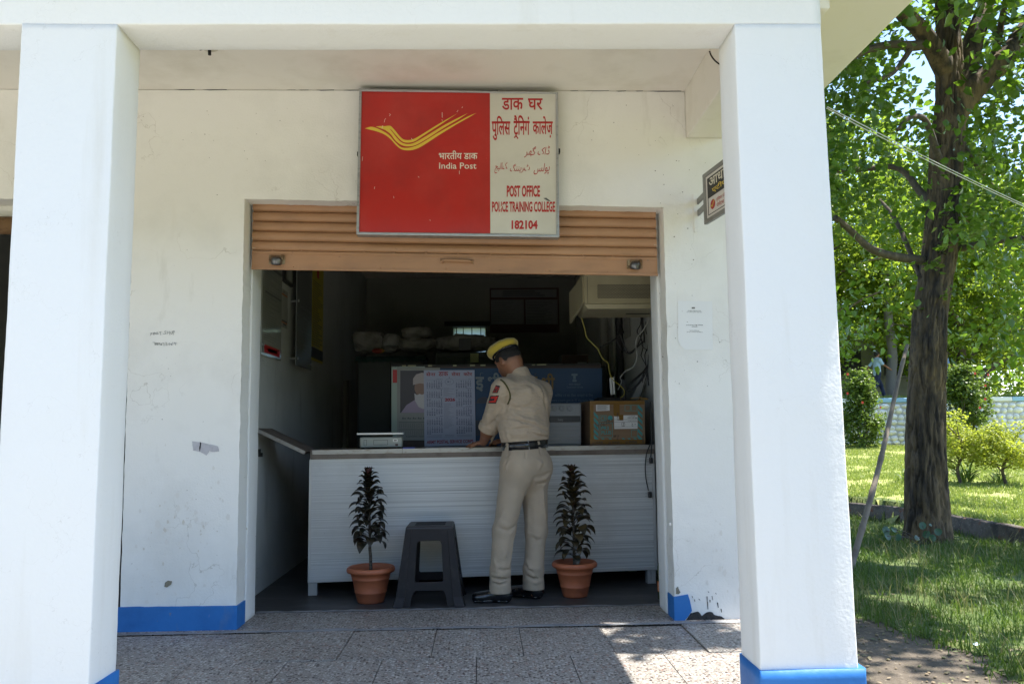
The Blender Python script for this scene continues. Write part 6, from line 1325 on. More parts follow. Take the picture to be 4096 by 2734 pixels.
# ---- shoes
def shoe(heel, toe, an):
    d = toe-heel; L_ = np.linalg.norm(d[:2]); d = np.array([d[0], d[1], 0])/L_; s_ = np.array([-d[1], d[0], 0]); h = np.array([heel[0], heel[1], 0])
    f = Field(np.minimum(heel, toe)-.09, np.maximum(heel, toe)+np.array([.09, .09, .2]), .0045); f.lo[2] = -.01
    f.F[:] = 1; k = .02
    f.cap(h+d*.035+Zv*.045, h+d*.11+Zv*.048, (.034, .040), (.036, .042), k, s_).cap(h+d*.10+Zv*.045, h+d*(L_-.055)+Zv*.034, (.038, .042), (.044, .030), .025, s_).cap(h+d*(L_-.085)+Zv*.032, h+d*(L_-.042)+Zv*.030, (.045, .030), (.039, .027), .02, s_)
    f.cap(h+d*.045+Zv*.05, np3(an)+Zv*.075, .045, .045, .03)
    for u0, u1, w0, w1 in ((.03, .09, .036, .034), (.13, L_-.04, .040, .041)): f.cap(h+d*u0+Zv*.011, h+d*u1+Zv*.011, (w0+.005, .011), (w1+.005, .010), .004, s_)
    f.half((0, 0, .001), (0, 0, -1)); f.ridge([h+d*(L_-.11)-s_*.04+Zv*.05, h+d*(L_-.10)+Zv*.06, h+d*(L_-.11)+s_*.04+Zv*.05], -.004, .006)
    field_part(f, 'shoe', M['leather'], man, 1)
hL, tL = np3(U(2046, 2400, Z=0)), np3(U(1880, 2398, Z=0)); tL = hL+(np.array([-.95, .16, 0]))*.285
hL[1] = anL[1]-.005; tL = hL+np.array([-.97, .12, 0])*.285; shoe(hL, tL, anL-Zv*.02)
hR = np3(U(2162, 2385, Z=0)); hR = np.array([anR[0]+.055, anR[1]-.02, 0]); shoe(hR, hR+np.array([-.80, .58, 0])*.285, anR-Zv*.02)
# pen in the writing hand, thread bangle
mb = MB(); p = Vector(HR)+Vector((-.03, .02, -.03)); mb.tube([p, p+Vector((.03, .0, .06)), p+Vector((.06, 0, .12))], .0045, 8); tag(mb.build('pen', M['darkplastic']), 'dark pen held in the writing hand', 'pen')
# ================================================================== two people walking beyond the pebble wall
def walker(label, x, y, z, head, shirt, trousers, stride, arm, seed):
    """small far figure: one skin body with shirt, trousers, shoes and hair over it"""
    t = thing('person', label, 'person', (x, y, z), 'people walking beyond the wall'); o = np.array([x, y, z]); f_ = np.array([math.cos(head), math.sin(head), 0]); s_ = np.array([-f_[1], f_[0], 0])
    hip = o+Zv*.90; nk = o+Zv*1.45+f_*.02; hd = o+Zv*1.62+f_*.04; sh_ = [nk-Zv*.06+s_*.18, nk-Zv*.06-s_*.18]
    hips = [hip+s_*.09, hip-s_*.09]; feet = [o+f_*stride+s_*.09+Zv*.08, o-f_*stride*1.1-s_*.09+Zv*.16]; kn = [(hips[0]+feet[0])/2+f_*.06, (hips[1]+feet[1])/2+f_*.09]
    hand_ = [o+f_*(-arm*.7)+s_*.24+Zv*.95, o+f_*arm-s_*.22+Zv*1.08]; el = [(sh_[0]+hand_[0])/2-f_*.06, (sh_[1]+hand_[1])/2-f_*.05]
    lo, hi = o+np.array([-.75, -.75, -.02]), o+np.array([.75, .75, 1.85]); h = .014
    b_ = Field(lo, hi, h); b_.ell(hd, (f_, s_, Zv), (.095, .075, .12), .02).cap(hd-Zv*.09, nk-Zv*.03, .055, .06, .03).cap(nk-Zv*.05, hip, (.13, .08), (.12, .09), .05, s_).cap(hd+f_*.09, hd+f_*.105-Zv*.03, .014, .016, .02)
    for i in (0, 1):
        b_.cap(sh_[i], el[i], .042, .036, .03).cap(el[i], hand_[i], .036, .027, .02).cap(hand_[i], hand_[i]+(hand_[i]-el[i])*.35, .035, .022, .02).cap(hips[i], kn[i], .07, .05, .03).cap(kn[i], feet[i], .046, .038, .03)
    me = b_.mesh('body'); a = me.attributes.new('tone', 'FLOAT', 'FACE'); body = link_mesh('body', me, M['skin'], t, True)
    g = Field(lo, hi, h); g.cap(nk-Zv*.04, hip-Zv*.02, (.17, .11), (.165, .12), .05, s_)
    for i in (0, 1): g.cap(nk-Zv*.04, sh_[i], .06, .065, .04).cap(sh_[i], sh_[i]*.2+el[i]*.8, .064, .058, .03)
    g.ripple(.006, 22, seed); field_part(g, 'shirt', shirt, t, 1)
    g = Field(lo, hi, h); g.cap(hip+Zv*.05, hip-Zv*.04, (.16, .11), (.165, .115), .03, s_)
    for i in (0, 1): g.cap(hips[i], kn[i], .09, .072, .03).cap(kn[i], feet[i]+Zv*.02, .07, .06, .03)
    g.ripple(.005, 22, seed+1); field_part(g, 'trousers', trousers, t, 1)
    for i in (0, 1): g = Field(feet[i]-.28, feet[i]+.28, .012); g.cap(feet[i]-Zv*.035, feet[i]-Zv*.05+f_*.13, .045, .038, .02); field_part(g, 'shoe', M['leather'], t, 1)
    g = Field(hd-.2, hd+.2, .012); g.ell(hd+Zv*.012-f_*.008, (f_, s_, Zv), (.102, .083, .122), .02).half(hd-Zv*.0+f_*.04, f_*.7-Zv*.7); field_part(g, 'hair', M['hair'], t, 1)
M['sky_shirt'] = mat('light_blue_shirt', (.36, .50, .66), .8); M['navy'] = mat('navy_cloth', (.012, .020, .055), .8)
walker('person in light blue shirt and navy trousers striding behind the pebble wall', .74+(3532-1920)/F_PX*29.2, 24.3, 2.04, R(8), M['sky_shirt'], M['navy'], .30, .36, 3)
walker('person in blue, mostly hidden by the big trunk and leaves', .74+(3812-1920)/F_PX*29.2, 24.3, 2.04, R(5), mat('blue_shirt', (.20, .30, .62), .8), M['navy'], .22, .2, 6)
# ================================================================== ground
ZG = -.38
KERB = [(7.5, -9), (7.42, 0), (7.38, 5.2), (7.30, 7.4), (6.95, 8.5), (6.2, 9.25), (5.0, 9.6), (1, 9.8), (-6, 9.9)]
def upper(x, y):
    if y > 9.9: return True
    if x > 7.5: return True
    for (a, b), (c, d) in zip(KERB[:-1], KERB[1:]):
        if (y-b)*(y-d) <= 0 and abs(d-b) > 1e-6 and x > a+(c-a)*(y-b)/(d-b): 
            return True
    return False
def zup(x, y): return -.19+.64*min(1, max(0, (y-5)/17))+.05*noise.noise(Vector((x*.35, y*.35, 0)))*min(1, max(0, (y-6)/3))
def zground(x, y): return zup(x, y) if upper(x, y) else ZG+.025*noise.noise(Vector((x*.8, y*.8, 3)))
M['dirt'] = mat('dirt_path', (.115, .092, .068), .95, var=[(3, (.075, .06, .043), .45, .65), (34, (.20, .17, .13), .58, .72), (9, (.055, .05, .032), .55, .72)], bump=[(30, .8), (90, .4)])
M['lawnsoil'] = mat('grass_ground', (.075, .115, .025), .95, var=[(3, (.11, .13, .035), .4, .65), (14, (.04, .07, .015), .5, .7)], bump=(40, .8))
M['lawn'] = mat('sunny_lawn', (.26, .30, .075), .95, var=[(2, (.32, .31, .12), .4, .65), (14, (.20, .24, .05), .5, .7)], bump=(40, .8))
def sheet_grid(name, x0, x1, y0, y1, st, keep, m, dz=0):
    nx, ny = int((x1-x0)/st), int((y1-y0)/st); idx = {}; vs = []; fs = []
    def vid(i, j):
        if (i, j) not in idx: x, y = x0+i*st, y0+j*st; idx[(i, j)] = len(vs); vs.append((x, y, zground(x, y)+dz))
        return idx[(i, j)]
    for i in range(nx):
        for j in range(ny):
            if keep(x0+(i+.5)*st, y0+(j+.5)*st): fs.append((vid(i, j), vid(i+1, j), vid(i+1, j+1), vid(i, j+1)))
    mb = MB(); mb.add(vs, fs); return struct(mb.build(name, m, smooth=True))
mb = MB(); mb.quad((-150, -150, ZG-.06), (150, -150, ZG-.06), (150, 150, ZG-.06), (-150, 150, ZG-.06)); struct(mb.build('ground', mat('far_ground', (.20, .19, .11), .95, var=[(.6, (.13, .16, .06), .4, .6), (6, (.25, .22, .16), .55, .7)])))
def edge_x(y): return 3.85+.25*noise.noise(Vector((y*.9, 1, 0)))+.10*noise.noise(Vector((y*3.3, 2, 0)))
def grassy(x, y): return x > edge_x(y) if y < 1.95+.25*noise.noise(Vector((x*1.2, 5, 0))) else True
def inbld(x, y): return x < 2.3 and y > -2
sheet_grid('dirt_path', 2.32, 4.6, -9, 2.6, .15, lambda x, y: True, M['dirt'], -.0035)
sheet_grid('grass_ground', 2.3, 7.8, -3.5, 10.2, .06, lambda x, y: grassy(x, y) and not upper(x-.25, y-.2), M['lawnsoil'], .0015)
sheet_grid('lawn', 2.3, 34, -9, 22.3, .25, lambda x, y: upper(x, y) or upper(x-.2, y) , M['lawn'])
# forecourt in front of the veranda, where the photographer stands
mb = MB(); mb.quad((-14, -14, ZG-.03), (2.6, -14, ZG-.03), (2.6, -2.0, ZG-.03), (-14, -2.0, ZG-.03)); struct(mb.build('forecourt', mat('dusty_forecourt', (.43, .405, .36), .9, var=[(1.2, (.35, .345, .28), .42, .6), (12, (.45, .42, .37), .5, .7)])))
# ------------------------------------------------------------------ grass
def blades(name, pts, hmin, hmax, w, mt, lean=.5, seed=0):
    rs = np.random.RandomState(seed); P = np.array(pts); n = len(P); a = rs.rand(n)*6.283; h = hmin+(hmax-hmin)*rs.rand(n)**1.6; wd = w*(.6+.8*rs.rand(n)); ln = lean*rs.rand(n)*h; b = rs.rand(n)*6.283
    u = np.stack([np.cos(a), np.sin(a), 0*a], 1)*wd[:, None]; dv = np.stack([np.cos(b)*ln, np.sin(b)*ln, 0*b], 1); up = np.zeros((n, 3)); up[:, 2] = h
    V = np.stack([P-u, P+u, P+dv*.35+up*.6+u*.7, P+dv+up], 1).reshape(-1, 3); V2 = P+dv*.35+up*.6-u*.7
    V = np.stack([P-u, P+u, P+dv*.35+up*.6+u*.7, P+dv*.35+up*.6-u*.7, P+dv+up*np.array([1, 1, .97])], 1).reshape(-1, 3)
    i = np.arange(n)*5; Q = np.concatenate([np.stack([i, i+1, i+2, i+3], 1), np.stack([i+3, i+2, i+4, i+4], 1)])
    Q2 = np.stack([i+3, i+2, i+4], 1); tone = rs.rand(n)
    me = np_mesh(name, V, np.stack([i, i+1, i+2, i+3], 1), tone)
    # tips as triangles folded into a second mesh joined here
    me2 = np_mesh(name, V, Q2, tone); bm = bmesh.new(); bm.from_mesh(me); bm.from_mesh(me2); bm.to_mesh(me); bm.free(); bpy.data.meshes.remove(me2)
    o = link_mesh(name, me, mt); tag(o, kind='stuff'); return o
rs = random.Random(21); P = []
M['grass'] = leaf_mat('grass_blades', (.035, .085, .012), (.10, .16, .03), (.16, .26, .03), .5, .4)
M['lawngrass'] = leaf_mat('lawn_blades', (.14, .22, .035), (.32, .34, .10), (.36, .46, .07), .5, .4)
while len(P) < 46000:
    x, y = rs.uniform(2.5, 7.35), rs.uniform(-1.5, 9.8)
    if not grassy(x+abs(rs.gauss(0, .10)), y+abs(rs.gauss(0, .10))) or upper(x, y): continue
    if x-.74 < (y+4.965)*.40 and rs.random() < .6: continue
    if noise.noise(Vector((x*1.1, y*1.1, 7))) < -.28 and rs.random() < .75: continue
    P.append((x, y, zground(x, y)))
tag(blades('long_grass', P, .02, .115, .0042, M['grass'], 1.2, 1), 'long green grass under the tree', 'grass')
P = []
while len(P) < 64000:
    y = 5+17*rs.random()**1.5; x = rs.uniform(3.4, 24)
    if not upper(x, y): continue
    q = (x-.74)/(y+4.965)
    if q < .18 or q > .86 or (not .42 < q < .70 and rs.random() < .72): continue
    if noise.noise(Vector((x*.9, y*.9, 11)))+.5*noise.noise(Vector((x*3, y*3, 12))) < -.22 and rs.random() < .85: continue
    P.append((x, y, zground(x, y)))
tag(blades('lawn_grass', P, .03, .085, .008, M['lawngrass'], .8, 2), 'short yellow green lawn beyond the kerb', 'grass')
P = []; rs = random.Random(33)
while len(P) < 2600:
    x, y = rs.uniform(3.2, 7.3), rs.uniform(-.8, 9.6)
    if grassy(x, y) and not upper(x, y) and noise.noise(Vector((x*.8, y*.8, 17))) > .05: P.append((x, y, zground(x, y)))
M['strawgrass'] = leaf_mat('straw_blades', (.14, .15, .05), (.30, .27, .14), (.3, .3, .1), .6, .35)
tag(blades('tall_weeds', P, .10, .30, .0028, M['strawgrass'], 1.1, 7), 'taller straw coloured weeds standing among the grass', 'weeds')
P = []; V = []; Fq = []
mb = MB(); rs = random.Random(31)
for k in range(1500):
    x, y = rs.uniform(2.45, 4.4), rs.uniform(-1.6, 2.6); z = zground(x, y); s_ = rs.uniform(.003, .015)
    if rs.random() < .35: mb.ball((x, y, z+s_*.3), (s_, s_*rs.uniform(.6, 1), s_*.5), 6, 4)
    else:
        a = rs.uniform(0, 6.28); u_ = Vector((math.cos(a), math.sin(a), rs.uniform(-.2, .2)))*s_*1.6; v_ = Vector((-math.sin(a), math.cos(a), rs.uniform(-.2, .3)))*s_; c = Vector((x, y, z+.008)); mb.quad(c-u_, c-v_, c+u_, c+v_)
tag(mb.build('path_litter', mat('stones_and_leaves', (.26, .20, .13), .9, var=[(9, (.10, .12, .05), .45, .6)])), 'small stones and fallen leaves on the dirt path', 'litter', kind='stuff')
mb = MB(); p = U(3905, 2577, Z=ZG+.02); mb.quad(p+Vector((-.02, -.02, .0)), p+Vector((.02, -.01, .004)), p+Vector((.018, .02, .012)), p+Vector((-.016, .018, .006))); tag(mb.build('plastic_scrap', mat('pale_blue_scrap', (.5, .62, .68), .4)), 'scrap of pale blue plastic lying at the edge of the path', 'scrap')
# ------------------------------------------------------------------ kerb
M['kerb'] = mat('old_kerb_stone', (.12, .10, .085), .9, var=[(5, (.05, .042, .038), .45, .65), (9, (.17, .055, .025), .58, .70), (30, (.36, .34, .31), .62, .75)], bump=[(16, .6), (60, .4)])
kp = catmull([(a, b, 0) for a, b in KERB], 14); mb = MB(); vs = []; fs = []
prof = [(-.09, -.5), (-.085, -.165), (-.07, -.145), (.07, -.14), (.085, -.16), (.09, -.5)]
for i, p in enumerate(kp):
    t = (kp[min(i+1, len(kp)-1)]-kp[max(i-1, 0)]).normalized(); n_ = Vector((-t.y, t.x, 0))
    for a, z in prof: q = p+n_*a; q.z = z; q += noise.noise_vector(q*5)*.012; vs.append(q)
k = len(prof); fs = [(i*k+j, i*k+j+1, (i+1)*k+j+1, (i+1)*k+j) for i in range(len(kp)-1) for j in range(k-1)]
mb.add(vs, fs); tag(recalc(mb.build('stone_kerb', M['kerb'], smooth=True)), 'low weathered stone kerb between the long grass and the lawn', 'kerb')
mb = MB(); p = U(3415, 1915, Z=-.1); mb.box(p.x-.10, p.x+.10, p.y-.08, p.y+.08, -.25, .0); tag(mb.build('stone_block', mat('dark_stone', (.05, .05, .05), .9), bev=.015), 'dark stone block on the lawn beside the right column', 'stone')
# ================================================================== trees
M['bark'] = mat('furrowed_bark', (.125, .090, .056), .95, var=[(9, (.034, .026, .020), .42, .58, (1, 1, .16)), (2.2, (.20, .138, .072), .50, .70, (1, 1, .5)), (30, (.05, .04, .035), .55, .7, (1, 1, .3))], bump=[(13, 1.0, (1, 1, .14)), (40, .5, (1, 1, .4))])
M['branch'] = mat('branch_bark', (.085, .068, .055), .9, var=[(12, (.16, .13, .10), .5, .7, (1, 1, .4))], bump=(30, .5))
M['leafA'] = leaf_mat('tree_leaves', (.014, .045, .010), (.055, .11, .018), (.27, .46, .03), .30, .42)
M['leafB'] = leaf_mat('far_tree_leaves', (.015, .042, .009), (.080, .135, .018), (.46, .62, .05), .25, .5)
M['leafY'] = leaf_mat('yellow_green_leaves', (.20, .25, .035), (.34, .36, .055), (.58, .66, .06), .45, .45)
M['leafS'] = leaf_mat('shrub_leaves', (.05, .10, .018), (.12, .17, .035), (.24, .36, .05), .4, .42)
def rough_trunk(mb, pts, rad, n=110, amp=.034, step=.028):
    P = catmull(pts, 10); k0 = len(pts)-1; L_ = [0]
    for a, b in zip(P[:-1], P[1:]): L_.append(L_[-1]+(b-a).length)
    tot = L_[-1]; m = int(tot/step); rows = []; j = 0; a = Vector((1, 0, 0))
    for i in range(m+1):
        s_ = tot*i/m
        while j < len(L_)-2 and L_[j+1] < s_: j += 1
        f_ = (s_-L_[j])/max(1e-6, L_[j+1]-L_[j]); p = P[j].lerp(P[j+1], f_); t = (P[j+1]-P[j]).normalized()
        q = min(len(rad)-1.001, (j+f_)/10); r = lerp(rad[int(q)], rad[int(q)+1], q-int(q))
        a = (a-t*a.dot(t)).normalized(); b = t.cross(a); row = []
        for c in range(n):
            w = 2*math.pi*c/n; e = Vector((math.cos(w), math.sin(w), 0)); 
            w2 = Vector((e.x*r*21+.4*math.sin(p.z*2.3), e.y*r*21, p.z*2.6)); g = .55-1.9*(max(0, .30-abs(noise.noise(w2)))/.30)**1.5*.7+noise.noise(Vector((e.x*r*40, e.y*r*40, p.z*9)))*.3+.5*noise.noise(Vector((e.x*1.3, e.y*1.3, p.z*.8)))
            row.append(p+(a*e.x+b*e.y)*(r+amp*g))
        rows.append(row)
    vs = [p for r_ in rows for p in r_]; fs = [(i*n+c, i*n+(c+1) % n, (i+1)*n+(c+1) % n, (i+1)*n+c) for i in range(m) for c in range(n)]
    mb.add(vs, fs+[tuple(m*n+c for c in range(n))])
def leaves(C, size, rs, droop=.5, fold=.25):
    """folded pointed leaves at points C (n,3): 6 vertices, two quads each"""
    n = len(C); a = rs.rand(n)*6.283; sz = size*(.65+.7*rs.rand(n)); el = -droop+rs.randn(n)*.55; rl = rs.randn(n)*.7
    d = np.stack([np.cos(a)*np.cos(el), np.sin(a)*np.cos(el), np.sin(el)], 1); s_ = np.stack([-np.sin(a), np.cos(a), 0*a], 1); up = np.cross(d, s_)
    s2 = s_*np.cos(rl)[:, None]+up*np.sin(rl)[:, None]; u2 = np.cross(s2, d)
    L_ = sz[:, None]; fo = fold*L_
    V = np.stack([C, C+d*.30*L_+s2*.42*L_+u2*fo*.5, C+d*.68*L_+s2*.30*L_+u2*fo*.35, C+d*1.05*L_-u2*fo*.2, C+d*.68*L_-s2*.30*L_+u2*fo*.35, C+d*.30*L_-s2*.42*L_+u2*fo*.5], 1).reshape(-1, 3)
    i = np.arange(n)*6; Q = np.stack([np.stack([i, i+1, i+2, i+3], 1), np.stack([i, i+3, i+4, i+5], 1)], 1).reshape(-1, 4)
    return V, Q
def sun_gap(C):
    """openings in the canopy: where the photo shows sun reaching the paving, path and grass"""
    k = (C[:, 2]+.2)/SUN.z; gx = C[:, 0]-SUN.x*k; gy = C[:, 1]-SUN.y*k; ok = np.ones(len(C), bool)
    for i in range(len(C)):
        x, y = gx[i], gy[i]
        if .9 < x < 2.75 and -2.6 < y < -.68+.12*noise.noise(Vector((x*4, y*2, 1))): ok[i] = False
        elif .9 < x < 2.75 and y < .1: ok[i] = noise.noise(Vector((x*2.6, y*4.5, 2))) < .22
        elif 2.75 <= x < 4.4 and y < 2.2: ok[i] = noise.noise(Vector((x*2.3, y*2.3, 5)))+.4*noise.noise(Vector((x*7, y*7, 5))) < .24
        elif x >= 3 and y < 9: ok[i] = noise.noise(Vector((x*1.0, y*1.0, 8)))+.5*noise.noise(Vector((x*3.4, y*3.4, 8))) < .08
    return ok
def foliage(name, centers, per, rad, size, m, parent, seed, droop=.5, flat=.7, gap=False):
    rs = np.random.RandomState(seed); C = np.repeat(np.array(centers), per, 0); C = C+rs.randn(*C.shape)*np.array([rad, rad, rad*flat]); C = C[sun_gap(C)] if gap else C; V, Q = leaves(C, size, rs, droop)
    ct = np.array([.5+.5*noise.noise(Vector(p)*1.1) for p in C])*.55+rs.rand(len(C))*.45
    return link_mesh(name, np_mesh(name, V, Q, np.repeat(ct, 2)), m, parent)
# ---- the big tree beside the building
TY = 5.75
tb = U(3712, 2190, Z=ZG); tree = thing('shade_tree', 'big furrowed tree trunk with spreading limbs on the grass right of the building', 'tree', (tb.x, TY, ZG))
def tp(px, py, dy=0): return U(px, py, Y=TY+dy)
def pr(w, dy=0): return w/F_PX*(TY+dy-CY)
mb = MB(); rough_trunk(mb, [tp(3710, 2235), tp(3711, 2130), tp(3708, 1950), tp(3703, 1700), tp(3708, 1480), tp(3722, 1250), tp(3757, 1020), tp(3774, 800), tp(3786, 600), tp(3798, 420), tp(3796, 200), tp(3790, 0), tp(3788, -350), tp(3800, -800)],
                       [pr(w) for w in (104, 85, 75, 70, 66, 62, 62, 60, 60, 56, 45, 42, 36, 25)]); recalc(mb.build('trunk', M['bark'], tree, smooth=True))
def limb(pts, w0, w1, amp=.012, nm='limb', m='bark'):
    P = [tp(*p) for p in pts]; mb = MB(); rough_trunk(mb, P, [pr(lerp(w0, w1, i/(len(P)-1))) for i in range(len(P))], 20, amp, .05); return recalc(mb.build(nm, M[m], tree, smooth=True))
limb([(3785, 540), (3815, 450), (3870, 380), (3940, 310), (4020, 230), (4120, 90, .3), (4240, -120, .6)], 62, 30)
limb([(3800, 500, .1), (3835, 390, .1), (3870, 250, .2), (3905, 130, .3), (3950, 0, .5), (4010, -200, .8)], 56, 26)
limb([(3940, 310), (3975, 230, .2), (4000, 120, .4), (4030, -40, .6)], 20, 12, .006)
limb([(3800, 360, .12), (3782, 285, -.02), (3730, 190, -.2), (3680, 120, -.3), (3610, 50, -.5), (3520, -60, -.8)], 48, 26)
limb([(3720, 170, -.2), (3650, 185, -.3), (3560, 180, -.4), (3460, 205, -.6), (3360, 260, -.9)], 24, 9, .006, 'branch', 'branch')
limb([(3650, 185, -.3), (3610, 245, -.4), (3560, 300, -.6), (3470, 330, -.8)], 12, 6, .004, 'branch', 'branch')
limb([(3720, 800, .1), (3680, 766, .2), (3620, 690, .3), (3556, 666, .4), (3430, 680, .5), (3310, 684, .6)], 17, 8, .004, 'branch', 'branch')
limb([(3690, 1040, .0), (3594, 1028, -.2), (3520, 1010, -.3), (3470, 985, -.4), (3400, 920, -.6), (3340, 870, -.8)], 18, 11, .004, 'branch', 'branch')
limb([(3680, 1100, .2), (3620, 960, .4), (3570, 860, .6), (3520, 800, .8)], 12, 6, .004, 'branch', 'branch')
limb([(3800, 860, .1), (3860, 870, .2), (3920, 920, .4), (3970, 960, .5)], 12, 6, .004, 'branch', 'branch')
limb([(3790, 995, .0), (3880, 985, -.1), (3960, 968, -.2), (4060, 955, -.3), (4180, 940, -.5)], 17, 8, .004, 'branch', 'branch')
limb([(3830, 520, .2), (3890, 640, .3), (3950, 720, .5), (4000, 760, .6)], 10, 4, .004, 'branch', 'branch')
limb([(3772, 690, .05), (3745, 600, -.22), (3700, 480, -.45), (3640, 470, -.6), (3590, 520, -.7)], 16, 7, .004, 'branch', 'branch')
rs = random.Random(77); cl = []
def shade_ok(c, pts, rr):
    for p in pts:
        d = Vector(c)-Vector(p); q = d-SUN*d.dot(SUN)
        if q.length < rr: return False
    return True
LIT = [(1.62, -1.0, 0), (1.95, -1.25, 0), (1.6, -.75, 0), (2.0, -1.0, 0), (3.0, -.55, -.38), (3.3, .2, -.38), (4.6, .9, -.38), (5.5, 1.6, -.38)]
while len(cl) < 560:
    p = Vector((rs.gauss(0, 1), rs.gauss(0, 1), rs.gauss(0, 1))).normalized()*(rs.random()**.45)
    c = (6.9+p.x*5.2, 5.0+p.y*6.0, 8.8+p.z*3.6)
    if c[2] < 5.6 and rs.random() < .4: continue
    if not shade_ok(c, LIT, .62): continue
    q = 1920+(c[0]-.74)/max(.5, c[1]-CY)*F_PX; qy = 1715-(c[2]-1.129)/max(.5, c[1]-CY)*F_PX
    if 3560 < q < 4000 and c[1] < 6.2 and qy > -120: continue
    cl.append(c)
for k in range(9): p = Vector((rs.uniform(1.45, 2.0), rs.uniform(-.6, -.05), 0))+SUN*rs.uniform(6.5, 9); cl.append(tuple(p))
for k in range(26): p = Vector((rs.uniform(2.6, 4.6), rs.uniform(-1.2, 1.8), -.38))+SUN*rs.uniform(7, 10); cl.append(tuple(p)) if shade_ok(p, LIT, .5) else None
low = []
while len(low) < 185:
    x, y, z = rs.uniform(3.4, 9.4), rs.uniform(4.0, 8.2), rs.uniform(2.0, 5.8)
    qx = 1920+(x-.74)/(y-CY)*F_PX; qy = 1715-(z-1.129)/(y-CY)*F_PX
    if not (3150 < qx < 4300): continue
    if 3600 < qx < 3900 and y < 6.3 and not (3640 < qx < 3800 and 430 < qy < 640 and rs.random() < .4): continue
    if qy > 900 and rs.random() < .8: continue
    if 3840 < qx and 0 < qy < 420 and rs.random() < .85: continue
    if 3560 < qx < 3760 and qy < 330 and rs.random() < .8: continue
    if not shade_ok((x, y, z), LIT, .55): continue
    low.append((x, y, z))
foliage('crown', cl, 90, .34, .125, M['leafA'], tree, 5, gap=True)
lf2 = foliage('low_foliage', low, 64, .25, .092, M['leafA'], tree, 6, gap=True)
for k, (px_, py_, n_) in enumerate([(3790, 1270, 1), (3830, 1275, 1), (3735, 1420, 1), (3790, 1520, 1)]): pass
sp = [tuple(tp(a, b, -.35)) for a, b in ((3785, 958), (3790, 970), (3715, 1062), (3735, 1056), (3800, 1168), (3812, 1150))]
foliage('sprout_foliage', sp, 10, .05, .07, M['leafS'], tree, 9)
# ---- trees behind
def bg_tree(name, label, x, y, crown_lo, crown_hi, r, ncl, per, size, seed, m='leafB', tr=.16):
    z0 = zground(x, y) if y < 22 else 2.03; rs = random.Random(seed); t = thing(name, label, 'tree', (x, y, z0), 'trees behind the lawn')
    mb = MB(); top = lerp(crown_lo, crown_hi, .75); rough_trunk(mb, [(x, y, z0-.1), (x+rs.uniform(-.2, .2), y, lerp(z0, top, .35)), (x+rs.uniform(-.5, .5), y+.2, lerp(z0, top, .7)), (x+rs.uniform(-.6, .6), y, top)], [tr*1.25, tr, tr*.75, tr*.3], 18, .02, .12)
    recalc(mb.build('trunk', M['bark'], t, smooth=True)); mb = MB()
    for k in range(9):
        a = rs.uniform(0, 6.28); z1 = lerp(crown_lo-.4, top, rs.random()); e = Vector((x+math.cos(a)*r*.8, y+math.sin(a)*r*.8, z1+rs.uniform(.3, 1.6))); mb.tube(catmull([Vector((x, y, z1-.5)), Vector((x, y, z1)).lerp(e, .45)+Vector((0, 0, .2)), e], 5), [lerp(tr*.45, .015, q/10) for q in range(11)], 7)
    mb.build('branching', M['branch'], t, smooth=True)
    C = []
    while len(C) < ncl:
        p = Vector((rs.gauss(0, 1), rs.gauss(0, 1), rs.gauss(0, 1))).normalized()*(rs.random()**.4); q = (x+p.x*r, y+p.y*r, (crown_lo+crown_hi)/2+p.z*(crown_hi-crown_lo)/2)
        C.append(q)
    foliage('crown', C, per, .23 if size < .14 else .33, size, M[m], t, seed); return t
bg_tree('leafy_tree', 'bright leafy tree close behind the pebble wall, left of the big trunk', 13.0, 24.6, 3.3, 13.0, 4.2, 420, 74, .13, 41)
bg_tree('leafy_tree', 'low sunlit tree close behind the pebble wall at the right edge of the photo', 18.6, 25.2, 2.7, 11.0, 4.0, 420, 74, .13, 42)
bg_tree('leafy_tree', 'tall tree well behind the pebble wall, left of the walking man', 14.4, 31.0, 4.1, 15.5, 4.8, 330, 60, .17, 43)
bg_tree('leafy_tree', 'dark tree well behind the pebble wall, right of the big trunk', 21.5, 30.5, 2.6, 13.5, 4.6, 330, 60, .17, 44)
bg_tree('leafy_tree', 'tree far behind the pebble wall at the right edge of the photo', 26.0, 36.0, 3.0, 14.0, 4.6, 200, 60, .2, 45)
bg_tree('leafy_tree', 'tree far behind the walking man', 17.0, 40.0, 6.0, 15.0, 4.6, 200, 55, .2, 46)
bg_tree('leafy_tree', 'tree behind the pebble wall standing behind the building as seen from the yard', 6.5, 26.5, 3.2, 11.0, 3.8, 200, 60, .15, 47)
bg_tree('leafy_tree', 'tree behind the pebble wall beyond the right edge of the photo', 26.5, 25.5, 3.0, 11.0, 3.8, 200, 60, .15, 48)
# thick distant growth closing the view
rs = random.Random(90); C = []
for k in range(700):
    x = rs.uniform(-8, 84); C.append((x, 52+rs.uniform(-2, 4), 2+rs.random()**1.4*(7+3*noise.noise(Vector((x*.2, 0, 0))))))
o = foliage('distant_woodland', C, 60, .9, .34, M['leafB'], None, 91); tag(o, 'distant green woodland beyond the far wall', 'woodland', kind='stuff')
C = []  # unseen tree row added behind the camera to cut low sky light indoors
for k in range(260):
    x = rs.uniform(-42, 46); C.append((x, -27+rs.uniform(-2, 2), rs.random()*(6+3*noise.noise(Vector((x*.15, 4, 0))))))
o = foliage('added_tree_screen', C, 34, 1.3, .9, M['leafA'], None, 97); tag(o, 'trees across the yard facing the veranda', 'woodland', kind='stuff')
